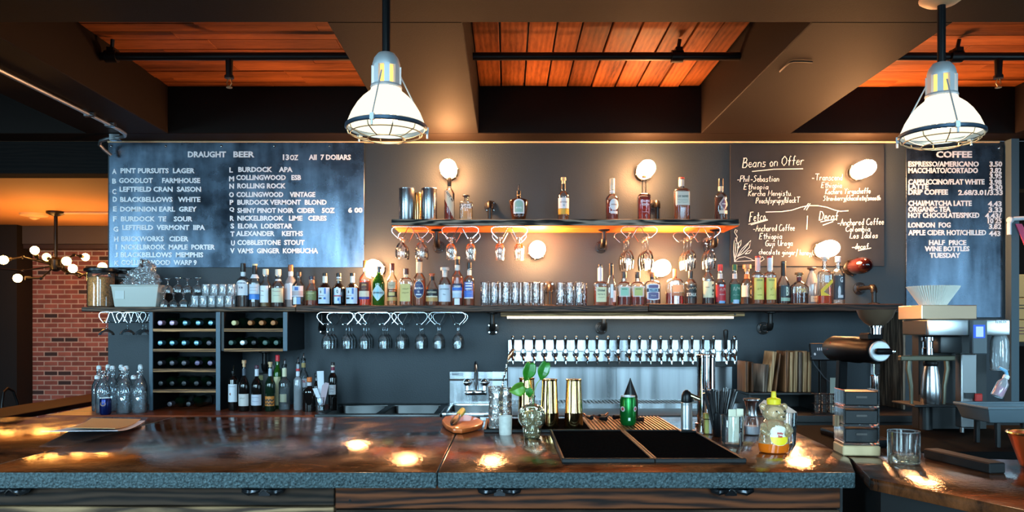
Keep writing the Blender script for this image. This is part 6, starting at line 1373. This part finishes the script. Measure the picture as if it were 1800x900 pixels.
# drawer caddy
x, y = GP(1520, 801, BZ); y = 2.13; x = X(1520, 2.08)
t = thing('drawer_caddy', 'three-tier clear acrylic caddy of black drawers on a pale block at the bar end', 'caddy', (x, y, BZ), rz=-.12)
MB().box(-.049, .049, -.045, .045, 0, .027).build('block', pm('pale_block', S((206, 176, 132)), .5), t, bevel=.003)
M_ACR = glass('acrylic', (.9, .93, .95), 1.4, .05, 0, 40, .05, (.75, .82, .86))
for k_ in range(3):
    z = .028 + k_ * .0505
    MB().box(-.047, .047, -.043, .043, z, z + .007).build('acrylic_shelf', M_ACR, t, bevel=.002)
    for q in (-.047, .043): MB().box(q, q + .004, -.043, .043, z + .0075, z + .050).build('acrylic_side', M_ACR, t, bevel=.001)
    dr = MB().box(-.042, .042, -.042, .042, z + .008, z + .045).build('drawer', M_BLACKP, t, bevel=.002)
    MB().box(-.014, .014, -.0445, -.0425, z + .028, z + .033).build('pull', col((60, 50, 44), .4), dr)
MB().box(-.061, -.0485, -.012, .008, .075, .105).build('side_tab', wood('cube_wood', S((120, 92, 66)), S((176, 146, 110)), 'z', 10), t, bevel=.001)
# rocks glass
d = 1.985; t = thing('rocks_glass', 'empty rocks glass with heavy base on the dark counter wing', 'glass', (X(1588.5, d), d, BZ - .0018))
MB().lathe([(.0365, 0), (.0385, .003), (.0390, .083), (.0372, .083), (.0362, .026), (.001, .024)], 36, cap1=False).build('glass_body', glass('rocks_clear', (.96, .96, .95), .55, .02, 0, 40, .01), t)
MB().lathe([(.0345, .003), (.036, .006), (.0358, .0225), (.001, .0215)], 30).build('heavy_base', glass('rocks_base', (.9, .84, .72), 2.2, .06, 1.2, 30, .10, (.9, .75, .5)), t)  # golden refracted light is put into the tint and haze of the base
MB().tube([(.0381 * math.cos(q * PI / 20), .0381 * math.sin(q * PI / 20), .083) for q in range(40)], .0013, 6, closed=True).build('rim', glass('rim_glass', (.9, .92, .93), 2.5, .03, 0, 40, .25), t)
# black rail and orange bucket on the wing
o = MB().box(-.022, .022, -.115, .115, 0, .026).build('rubber_rail', M_RUB, None, (1.158, 1.955, BZ - .0018), (0, 0, .16), bevel=.003); tag(o, 'low black rubber rail along the back edge of the counter wing', 'rail')
t = thing('copper_bucket', 'orange copper bucket with gold rim at the right edge of the photo', 'bucket', (X(1826, 1.93), 1.93, BZ - .0018))
MB().lathe([(.036, 0), (.040, .003), (.068, .085), (.066, .085), (.038, .006), (.001, .005)], 30, cap1=False).build('bucket', pm('copper_orange', S((196, 84, 40)), .3, .6), t)
MB().tube([(.0675 * math.cos(q * PI / 16), .0675 * math.sin(q * PI / 16), .085) for q in range(32)], .004, 7, closed=True).build('rim', pm('gold_rim', (.8, .56, .22), .25, 1), t)
# ================================================================== right end: wooden boards, till, grinder, brewer
t = thing('riser_shelf', 'black riser box on the back counter carrying the wooden serving boards', 'riser', (X(1369, 4.66), 4.72, ZCN))
zr = Z(690, 4.6) - ZCN
MB().box(-.205, .205, -.13, .14, zr - .014, zr).box(-.205, -.19, -.13, .14, 0, zr - .0145).box(.19, .205, -.13, .14, 0, zr - .0145).build('box_frame', M_BLACK, t, bevel=.002)
MB().box(-.189, .189, .12, .135, 0, zr - .0145).build('back_panel', M_BLACK, t)
ZR = ZCN + zr
def wboard(label, px, w, h, m, lean=0.0, d=4.66, yaw=0.0, dep=.10):
    t = thing('serving_board', label, 'serving board', (X(px, d), d + .06, ZR), 'wooden serving boards stood on edge', yaw)
    mb = MB(); mb.M = Matrix.Rotation(lean, 4, 'Y'); mb.box(-w / 2, w / 2, -dep, dep * .6, 0, h); 
    zmin = min(v.z for v in mb.v); mb.v = [Vector((v.x, v.y, v.z - zmin + .0005)) for v in mb.v]
    return mb.build('board', m, t, bevel=.004, seg=2)
WA = wood('board_dark_walnut', S((62, 38, 24)), S((140, 92, 60)), 'z', 7, .5, 4); WBB = wood('board_grey_brown', S((84, 68, 58)), S((150, 128, 112)), 'z', 7, .55, 4); WC = wood('board_light', S((150, 110, 74)), S((206, 168, 124)), 'z', 8, .5, 3)
wboard('dark walnut serving board, leftmost of the upright wooden boards', 1309, .021, .185, WA); wboard('narrow dark serving board, second from left of the upright boards', 1319, .013, .182, WA)
wboard('short grey-brown serving board seen slightly from its face', 1331, .014, .168, WBB, .08, yaw=.25); wboard('second short grey-brown serving board left of the leaning light board', 1338.5, .013, .166, WBB, .08, yaw=.15)
wboard('light wooden serving board leaning to the right', 1349, .024, .245, WC, .13); wboard('dark thin serving board leaning behind the light leaning board', 1359, .012, .235, WA, .13)
for i, px in enumerate((1378, 1386, 1394, 1402, 1410, 1418)): wboard('%s light-edged serving board from left in the upright row beside the till' % ORD[i], px, .0205, .247 - .006 * (i % 2), [WA, WC, WC, WBB, WC, WC][i], .02)
# till
d = 4.56; t = thing('till_screen', 'small black till screen with glowing white and green icons', 'screen', (X(1449, d), d, ZCN))
za, zb_ = Z(634, d) - ZCN, Z(603, d) - ZCN; hw = 24 * d / F
mb = MB(); mb.M = Matrix.Translation((0, 0, za)) @ Matrix.Rotation(-.25, 4, 'X'); mb.box(-hw, hw, -.008, .008, 0, zb_ - za); mb.build('screen_body', M_BLACKP, t, bevel=.003)
mb = MB(); mb.M = Matrix.Translation((0, 0, za)) @ Matrix.Rotation(-.25, 4, 'X'); mb.box(-hw + .006, hw - .006, -.0095, -.0085, .006, zb_ - za - .006); mb.build('display', emis('lit_display', (.05, .08, .11), .6), t)
def icon(x0, x1, z0, z1, c, e, nm):
    mb = MB(); mb.M = Matrix.Translation((0, 0, za)) @ Matrix.Rotation(-.25, 4, 'X'); mb.lathe([(1, 0), (1, .001)], 14, c=(0, 0, 0), axis=(0, -1, 0))
    mb.v = [Vector(v) for v in []] ; mb.f = []
    mb.slab([((x0 + x1) / 2 + (x1 - x0) / 2 * math.cos(q * PI / 8), (z0 + z1) / 2 + (z1 - z0) / 2 * math.sin(q * PI / 8)) for q in range(16)], -.0105, -.0098); mb.build('icon', emis(nm, c, e), t)
icon(.004, .026, .018, .048, (.1, .8, .3), 1.0, 'lit_icon_green'); icon(.03, .062, .02, .046, (.85, .93, 1), 1.2, 'lit_icon_white'); icon(-.04, -.034, .058, .078, (.6, .8, 1), .6, 'lit_icon_pale'); icon(-.028, -.022, .058, .078, (.6, .8, 1), .6, 'lit_icon_pale'); icon(-.016, -.01, .058, .078, (.6, .8, 1), .6, 'lit_icon_pale'); icon(-.062, -.05, .03, .046, (.6, .8, 1), .6, 'lit_icon_pale')
MB().box(-.02, .02, .012, .04, 0, zb_ - .04).box(-.02, .09, -.05, .09, 0, .012).build('stand', M_BLACKP, t, bevel=.003)
MB().tube([(-.08, .0, za + .03), (-.06, .0, za - .02), (.0, .0, za - .10), (.04, 0, za - .13), (.09, 0, za - .09), (.1, .02, za - .02)], .003, 6).build('cable', col((70, 76, 84), .5), t)
t = thing('cup_basket', 'basket of stacked clear plastic cups below the till screen', 'basket', (X(1450, 4.4), 4.41, ZCN))
for q in range(5):
    for c in range(3):
        x = -.04 + .04 * c; MB().lathe([(.014, .012 + q * .022), (.0185, .032 + q * .022), (.0195, .033 + q * .022)], 14, c=(x, 0, 0), cap1=False).build('plastic_cup', M_CLEAR, t)
mb = MB()
for z in (.003, .06, .115): mb.tube([(-.064, -.024, z), (.064, -.024, z), (.064, .024, z), (-.064, .024, z)], .002, 5, closed=True)
for x in (-.064, -.032, 0, .032, .064): mb.cyl((x, -.024, 0), (x, -.024, .115), .0015, n=5)
mb.box(-.064, .064, -.024, .024, 0, .003); mb.build('wire_basket', M_IRON, t)
o = MB().box(-.038, .038, -.002, .002, 0, .085).build('paper_card', col((150, 160, 150), .6), None, (X(1470, 4.47), 4.465, ZCN)); o.location.z = ZCN; 
o.data.transform(Matrix.Scale((Z(664, 4.47) - ZCN) / .085, 4, (0, 0, 1))); tag(o, 'pale card standing behind the cup basket under the till', 'card')
# side counter of the coffee station
t = thing('side_counter', 'dark side counter of the coffee station at the right behind the bar', 'counter', (2.25, 3.5, 0))
MB().box(-1.02, .98, -.42, .42, .86, .90).build('countertop', pm('matt_black', S((12, 11, 11)), .9, spec=.05), t, bevel=.003); MB().box(-1.0, .96, -.4, .4, 0, .86).build('cabinet', M_BLACK, t)
# coffee grinder
gx, gz = 1.54, 1.30
t = thing('coffee_grinder', 'large black coffee grinder with round silver dial and bowl hopper', 'coffee grinder', (gx, 3.4, ZCN)); g = gz - ZCN
M_GBLK = pm('grinder_black', S((12, 12, 14)), .35, spec=.06)
MB().lathe([(.030, .31), (.05, .30), (.058, .27), (.058, .02), (.053, .0), (.053, -.14), (.046, -.155)], 32, c=(0, -.06, g), axis=(0, 1, 0)).build('motor_body', M_GBLK, t)
MB().lathe([(.042, 0), (.042, .012), (.038, .016), (.001, .016)], 32, c=(0, -.216, g), axis=(0, -1, 0)).build('dial_plate', pm('dial_silver', S((206, 210, 214)), .4, .3), t)
k_ = MB().box(-.030, .040, -.262, -.233, g - .013, g + .013); k_.build('dial_knob', M_GBLK, t, bevel=.010, seg=3)
MB().lathe([(.006, 0), (.006, .012), (.001, .014)], 12, c=(.034, -.262, g), axis=(0, -1, 0)).build('knob_tip', M_CHROME, t)
MB().box(-.03, .03, -.19, -.10, g + .045, g + .075).build('throat', M_GBLK, t, bevel=.006)
MB().lathe([(.022, g + .07), (.022, g + .098), (.027, g + .098), (.027, g + .105)], 20, c=(0, -.19, 0)).build('hopper_collar', M_CHROME, t)
MB().lathe([(.024, g + .105), (.045, g + .118), (.064, g + .14), (.075, g + .168), (.077, g + .172), (.074, g + .172), (.06, g + .142), (.04, g + .121), (.02, g + .110)], 32, c=(0, -.19, 0), cap0=False, cap1=False).build('hopper_bowl', pm('bronze_bowl', S((122, 98, 78)), .35, .6), t)
MB().side([(.10, g - .05), (.14, g - .05), (.17, .03), (.12, .03)], -.026, .012).build('column', M_GBLK, t, bevel=.004)
MB().box(-.075, .075, -.20, .20, 0, .03).build('base', M_GBLK, t, bevel=.006, seg=2)
MB().box(-.013, .013, -.2, -.17, g - .10, g - .052).build('spout', M_CHROME, t, bevel=.002); MB().lathe([(.012, g - .19), (.016, g - .16), (.016, g - .105), (.013, g - .101)], 18, c=(-.004, -.185, 0)).build('bag_holder', M_CHROME, t)
mb = MB(); zc = g + .012
mb.M = Matrix.Translation((-.0585 * 1.0, .17, zc)) @ Matrix.Rotation(-PI / 2 + .35, 4, 'Z'); mb.slab([(-.022, -.016), (.022, -.016), (0, .02)], -.001, .001); mb.v = [v + Vector((.008, -.03, 0)) for v in mb.v]; mb.build('warning_sticker', col((222, 70, 56), .5), t)
# end panel of the main shelf and note on the wall
t = thing('shelf_end_panel', 'upright dark end panel holding the right end of the main shelf', 'panel', (X(1586.5, 4.68), 4.83, ZCN))
MB().box(-.008, .008, -.17, .165, 0, ZMB - ZCN - .004).build('panel', wood('panel_edge', S((60, 48, 40)), S((132, 112, 94)), 'z', 8), t, bevel=.001)
px0, pz = X(1566, 4.97), Z(622, 4.97)
t = thing('wall_note', 'grey paper note pinned to the wall behind the grinder', 'note', (px0, 5.0, pz)); w2 = 17 * 4.97 / F
MB().box(-w2, w2, -.006, -.002, 0, Z(563, 4.97) - pz).build('paper', col((150, 150, 162), .7), t)
mb = MB(); rr = random.Random(5)
for k in range(6):
    z = .19 - .028 * k; mb.tube([(-w2 * .8 + 1.5 * w2 * i / 10, -.0075, z + rr.uniform(-.004, .004)) for i in range(11)], .0018, 4)
mb.build('handwriting', col((50, 50, 58), .7), t)
# coffee brewer
DB = 3.6
bx0, bx1 = X(1632, DB), X(1776, DB); xm = (bx0 + bx1) / 2; W = bx1 - bx0
t = thing('coffee_brewer', 'steel twin coffee brewer with small blue screen at the right', 'coffee machine', (xm, DB, ZCN)); z_ = lambda y, d=DB: Z(y, d) - ZCN
X_ = lambda px, d=DB: X(px, d) - xm
M_BSTEEL = pm('brewer_steel', (.60, .61, .62), .28, 1); M_BDARK = pm('brewer_dark', S((30, 32, 34)), .4); M_BGREY = pm('brewer_grey', S((84, 94, 100)), .45)
MB().box(-W / 2, W / 2, 0, .24, z_(590), z_(561.5)).build('head', M_BSTEEL, t, bevel=.006, seg=2)
MB().box(-W / 2 - .004, -W / 2 + .002, .012, .23, z_(590) + .004, z_(562) - .004).build('side_panel', M_BDARK, t, bevel=.002)
MB().box(-W / 2 - .02, X_(1722), .02, .24, z_(561), z_(536)).build('top_tray', pm('copper_steel', (.72, .5, .34), .3, 1), t, bevel=.003)
MB().box(X_(1703), X_(1729), -.03, -.001, z_(622), z_(562)).build('control_panel', M_BGREY, t, bevel=.004)
MB().box(X_(1704), X_(1724), -.033, -.0305, z_(594), z_(571)).build('screen_frame', emis('lit_blue_frame', (.05, .16, .9), 1.2), t); MB().box(X_(1708), X_(1720.5), -.035, -.0332, z_(592), z_(574)).build('screen', emis('lit_blue_screen', (.45, .75, 1), 1.1), t)
letters('FETCO', X_(1751), X_(1769), z_(565.5), 5 * DB / F, -.0008, .0008).build('lettering', M_LET, t, flat=True)
MB().box(X_(1695), X_(1722), .02, .075, z_(753), z_(622.5)).build('front_post', M_BSTEEL, t, bevel=.004); MB().lathe([(.007, 0), (.007, .003)], 14, c=(X_(1707), .02, z_(720)), axis=(0, -1, 0)).build('bolt', col((80, 50, 44), .4), t)
MB().box(X_(1699), X_(1717), .012, .019, z_(701), z_(691)).build('latch', M_BDARK, t); MB().box(X_(1715), X_(1728), .0, .014, z_(706), z_(692)).build('latch_tab', col((196, 46, 40), .4), t, bevel=.004)
MB().cyl((X_(1702), .05, 0), (X_(1702), .05, z_(753)), .010, n=12).build('foot', M_BSTEEL, t); MB().cyl((X_(1660), .16, 0), (X_(1660), .16, z_(700)), .03, n=14).build('foot', M_BDARK, t)
MB().lathe([(.03, z_(593)), (.03, z_(599)), (.024, z_(601)), (.024, z_(612)), (.027, z_(613)), (.027, z_(624))], 24, c=(X_(1645), .07, 0)).build('brew_spout', M_CHROME, t)
MB().box(X_(1662), X_(1702), .04, .2, z_(622), z_(591)).build('basket', M_BDARK, t, bevel=.01, seg=2); MB().box(X_(1592), X_(1690), .045, .075, z_(635), z_(626)).build('arm', pm('arm_bronze', S((96, 94, 78)), .35, .5), t, bevel=.004)
for px, s2 in ((1612, -1), (1678, 1)): MB().tube([(X_(px), .07, z_(628)), (X_(px + s2 * 2), .07, z_(650)), (X_(px - s2 * 3), .07, z_(680)), (X_(px - s2 * 4), .07, z_(712))], [.012, .012, .010, .008], 8).build('handle', MATS['arm_bronze'], t)
MB().box(X_(1608), X_(1690), .0, .22, z_(716), z_(712)).build('drip_shelf', M_BDARK, t, bevel=.003)
MB().box(-W / 2 + .05, W / 2, .18, .24, 0, z_(590) - .001).build('back_body', M_BDARK, t)
t = thing('coffee_carafe', 'brushed steel coffee carafe standing under the brewer spout', 'carafe', (X(1636, 3.66), 3.66, Z(711.5, 3.62)))
H = Z(645, 3.66) - Z(711.5, 3.66)
MB().lathe([(.040, 0), (.043, .006), (.044, H * .35), (.038, H * .75), (.030, H)], 30).build('carafe_body', M_STEEL, t); MB().lathe([(.031, H + .0005), (.034, H + .006), (.034, H + .018), (.02, H + .026)], 24).build('carafe_lid', M_BLACKP, t)
# paper filters on the brewer
d = 3.70; zt = Z(561, 3.6) + .001 + (Z(536, 3.6) - Z(561, 3.6))
t = thing('filter_stack', 'stack of white fluted paper coffee filters on top of the brewer', 'coffee filters', (X(1640, d), d, zt)); H = Z(527, d) - zt; vs = []; fs = []
n = 120; L = []
H = max(H, .085); zt0 = 0
for lay in range(3):
    mb = MB(); vs = []; fs = []
    for i in range(6):
        u = i / 5; r = (.058 + .052 * u + lay * .0012)
        for q in range(n): vs.append(((r + (.0035 * u + .001) * (1 if q % 2 else -1)) * math.cos(2 * PI * q / n), (r + (.0035 * u + .001) * (1 if q % 2 else -1)) * math.sin(2 * PI * q / n), u * H + lay * .003))
    for i in range(5):
        for q in range(n): fs.append((i * n + q, i * n + (q + 1) % n, (i + 1) * n + (q + 1) % n, (i + 1) * n + q))
    fs.append(tuple(range(n - 1, -1, -1))); mb.add(vs, fs).build('paper_filter', pm('filter_paper', S((226, 224, 214)), .8), t, angle=10)
# plastic jug, spray bottle, steel tray
d = 3.66; t = thing('plastic_jug', 'clear plastic jug hanging upside down below the right end of the brewer', 'jug', (X(1757, d), d, Z(651, d)))
H = (Z(590, 3.6) - Z(651, d)) / .96
MB().lathe([(.036, 0), (.038, .004), (.042, H * .3), (.040, H * .8), (.030, H * .96)], 26, cap0=False).build('jug_body', glass('milky_plastic', (.8, .85, .88), 1.2, .08, .2, 30, .35, (.75, .8, .84)), t); MB().tube([(.038 * math.cos(q * PI / 14), .038 * math.sin(q * PI / 14), .003) for q in range(28)], .004, 6, closed=True).build('rim', MATS['milky_plastic'], t)
d = 3.3; q_ = thing('spray_bottle', 'tilted spray bottle of bright pink liquid beside the brewer', 'bottle', (X(1752, d), d, Z(697, d))); q_.rotation_euler = (0, .45, 0)
H = .085
MB().lathe([(.022, 0), (.024, .004), (.024, H * .75), (.012, H * .95), (.012, H)], 20).build('bottle_body', MATS['milky_plastic'], q_); MB().lathe([(.0215, .003), (.0225, .006), (.0225, H * .52), (.001, H * .53)], 18).build('pink_liquid', pm('pink_liquid', S((226, 60, 150)), .3), q_)
MB().lathe([(.013, H), (.013, H + .014), (.006, H + .018)], 14).build('neck_cap', M_WHITE, q_); MB().tube([(0, 0, H + .016), (-.012, 0, H + .03), (-.045, 0, H + .032)], [.007, .008, .006], 8).build('nozzle', col((120, 180, 216), .4), q_)
d = 3.15; zt = Z(745, d); x0 = X(1737, d)
t = thing('steel_tray', 'shallow grey steel tray with raised rim at the right edge', 'tray', (x0 + .17, d + .12, ZCN))
zz0 = zt - ZCN; zz1 = Z(718, d) - ZCN
mb = MB().add([(-.15, -.1, zz0), (.15, -.1, zz0), (.15, .1, zz0), (-.15, .1, zz0), (-.17, -.12, zz1), (.17, -.12, zz1), (.17, .12, zz1), (-.17, .12, zz1)], [(0, 3, 2, 1), (0, 1, 5, 4), (1, 2, 6, 5), (2, 3, 7, 6), (3, 0, 4, 7)])
mb.build('tray_body', pm('tray_blue_grey', S((120, 136, 146)), .35, .5), t, bevel=.006, seg=2)
MB().tube([(-.17, -.12, zz1), (.17, -.12, zz1), (.17, .12, zz1), (-.17, .12, zz1)], .006, 7, closed=True).build('rim', MATS['tray_blue_grey'], t)
for x, y in ((-.1, -.07), (.1, -.07), (-.1, .07), (.1, .07)): MB().cyl((x, y, 0), (x, y, zz0), .012, n=10).build('leg', M_BLACKP, t)
# store room seen past the end of the wall, brightened by an added, unseen point light
l = bpy.data.lights.new('storeroom_fill', 'POINT'); l.energy = 22; l.color = (1, .8, .5); l.shadow_soft_size = .06
o = bpy.data.objects.new('storeroom_fill', l); COL.objects.link(o); o.location = (4.3, 5.35, 2.2)
t = thing('storage_rack', 'dark rack carrying cardboard boxes past the right end of the wall', 'rack', (3.98, 5.75, 0)); zs = Z(601, 5.55)
mb = MB().box(-.35, .45, -.22, .22, zs - .03, zs - .001).build('shelf_board', M_BLACK, t)
for x in (-.34, .43):
    for y in (-.21, .19): MB().box(x, x + .02, y, y + .02, 0, zs - .031).build('leg', M_BLACK, t)
M_CARDB = pm('brown_cardboard', S((202, 164, 108)), .75)
for i, (ya, yb, lb) in enumerate(((601, 562.5, 'lowest brown cardboard box of the stack past the wall end'), (561.5, 523.5, 'middle brown cardboard box of the stack past the wall end'), (522.5, 482, 'topmost brown cardboard box of the stack past the wall end'))):
    za, zb_ = Z(ya, 5.55), Z(yb, 5.55)
    t = thing('cardboard_box', lb, 'box', (3.95, 5.73, za), 'stacked cardboard boxes')
    MB().box(-.29, .33, -.18, .18, 0, zb_ - za - .001).build('carton', M_CARDB, t, bevel=.004)
    if i < 2: 
        mb = MB()
        for k in range(3 - i): mb.box(-.27, -.08 - .03 * k, -.1815, -.1805, .10 - .022 * k, .106 - .022 * k)
        mb.build('print', col((40, 34, 34) if i else (110, 50, 70), .6), t)
x, _, z = P(1774, 388, 4.92)
t = thing('white_pipe', 'white plastic pipe elbow at the wall end beside the coffee price board', 'pipe', (x, 4.92, z))
MB().tube([(0, 0, -.09), (0, 0, -.02), (.008, 0, .0), (.03, 0, .012), (.30, 0, .03)], .0135, 12).build('pipe', M_WHITE, t); MB().sphere((.006, 0, .004), .022, 14, 9).build('elbow', M_WHITE, t)
o = MB().slab([(.02, .0), (.06, 0), (.17, -.24), (.13, -.26)], -.004, .004).build('pink_cloth', col((216, 84, 120), .7), None, (x + .02, 4.92, z - .02)); tag(o, 'pink cloth strip hanging from the white pipe at the right edge', 'cloth')
# ================================================================== lounge beyond the left opening
M_CHB = emis('lit_chandelier_bulb', (1.0, .42, .09), CHAND_E)
hx, hy, hz = X(98, 7.98), 7.98, Z(462, 7.98)
t = thing('chandelier', 'black branching chandelier with glowing bulbs hanging in the brick lounge', 'chandelier', (hx, hy, hz))
MB().cyl((0, 0, .05), (0, 0, 2.6 - hz - .02), .018, n=10).build('rod', M_BLACKP, t)
MB().lathe([(.02, 2.6 - hz - .05), (.06, 2.6 - hz - .035), (.09, 2.6 - hz - .02), (.09, 2.6 - hz)], 20).build('canopy', M_IRON, t)
MB().lathe([(.02, -.09), (.05, -.07), (.065, -.02), (.065, .03), (.03, .06)], 18).build('hub', M_BLACKP, t)
bl = [(61, 440, 7.75, (65, 454)), (6, 457, 7.3, (40, 452)), (31, 489, 7.7, (72, 489)), (82, 452, 8.3, (90, 458)), (117, 459, 7.35, (112, 470)), (128, 472, 7.6, (118, 480)), (180, 469, 7.5, (140, 486)), (-30, 470, 8.0, (40, 476)), (150, 452, 8.5, (130, 448)), (200, 475, 8.2, (160, 488))]
for px, py, d, el in bl:
    b_ = Vector(P(px, py, d)) - Vector((hx, hy, hz)); e_ = Vector(P(el[0], el[1], (d + 8) / 2)) - Vector((hx, hy, hz))
    dr = (b_ - e_).normalized(); so = b_ - dr * .075
    a = MB().tube([(0, 0, -.03), e_, so], .009, 7); a.sphere(e_, .018, 8, 6); o = a.build('arm', M_BLACKP, t)
    MB().cyl(so - dr * .04, so + dr * .012, .021, n=10).build('socket', M_BLACKP, o)
    MB().sphere(b_, .042, 12, 8).build('bulb', M_CHB, o)
x, y = X(60, 8.15), 8.15
t = thing('ceiling_vent', 'small pale round fixture on the orange lounge ceiling', 'ceiling fixture', (x, y, 2.6)); MB().lathe([(.14, 0), (.13, -.02), (.05, -.035), (.05, -.045), (.02, -.06), (.001, -.062)], 20).build('plate', col((214, 180, 140), .5), t)
t = thing('electrical_conduit', 'pale straight conduit on the orange lounge ceiling leading right from the chandelier', 'conduit', (hx + .09, hy, 2.585)); MB().cyl((0, 0, 0), (2.2, 0, 0), .012, n=8).build('conduit', col((214, 190, 160), .4), t)
t = thing('lounge_table', 'long narrow dark red wooden table in the brick lounge', 'table', (-3.8, 6.4, 0))
MB().box(-.21, .21, -1.1, 1.1, .72, .76).build('table_top', wood('lounge_table_wood', S((34, 14, 10)), S((78, 34, 24)), 'y', 6, .7), t, bevel=.004)
for x in (-.17, .13):
    for y in (-1.05, 1.01): MB().box(x, x + .04, y, y + .04, 0, .72).build('leg', M_BLACK, t)
def chair(x, y, rz, label):
    t = thing('lounge_chair', label, 'chair', (x, y, 0), 'black hoop-back chairs in the lounge', rz)
    MB().lathe([(.19, .44), (.2, .45), (.2, .465), (.18, .47)], 24).build('seat', M_BLACKP, t)
    for q in range(4): a = PI / 4 + q * PI / 2; MB().cyl((.2 * math.cos(a), .2 * math.sin(a), 0), (.15 * math.cos(a), .15 * math.sin(a), .44), .012, n=8).build('leg', M_BLACKP, t)
    MB().tube([(.18 * math.cos(a), .18 * math.sin(a), z) for a, z in ((-.6, .46), (-.5, .7), (-.3, .81), (0, .84), (.3, .81), (.5, .7), (.6, .46))], .012, 8).build('backrest', M_IRON, t)
chair(-4.35, 6.2, PI, 'black hoop-back chair left of the lounge table, nearer one'); chair(-4.4, 7.0, PI - .2, 'black hoop-back chair left of the lounge table, farther one'); chair(-3.3, 7.3, 0, 'black hoop-back chair on the far right side of the lounge table')
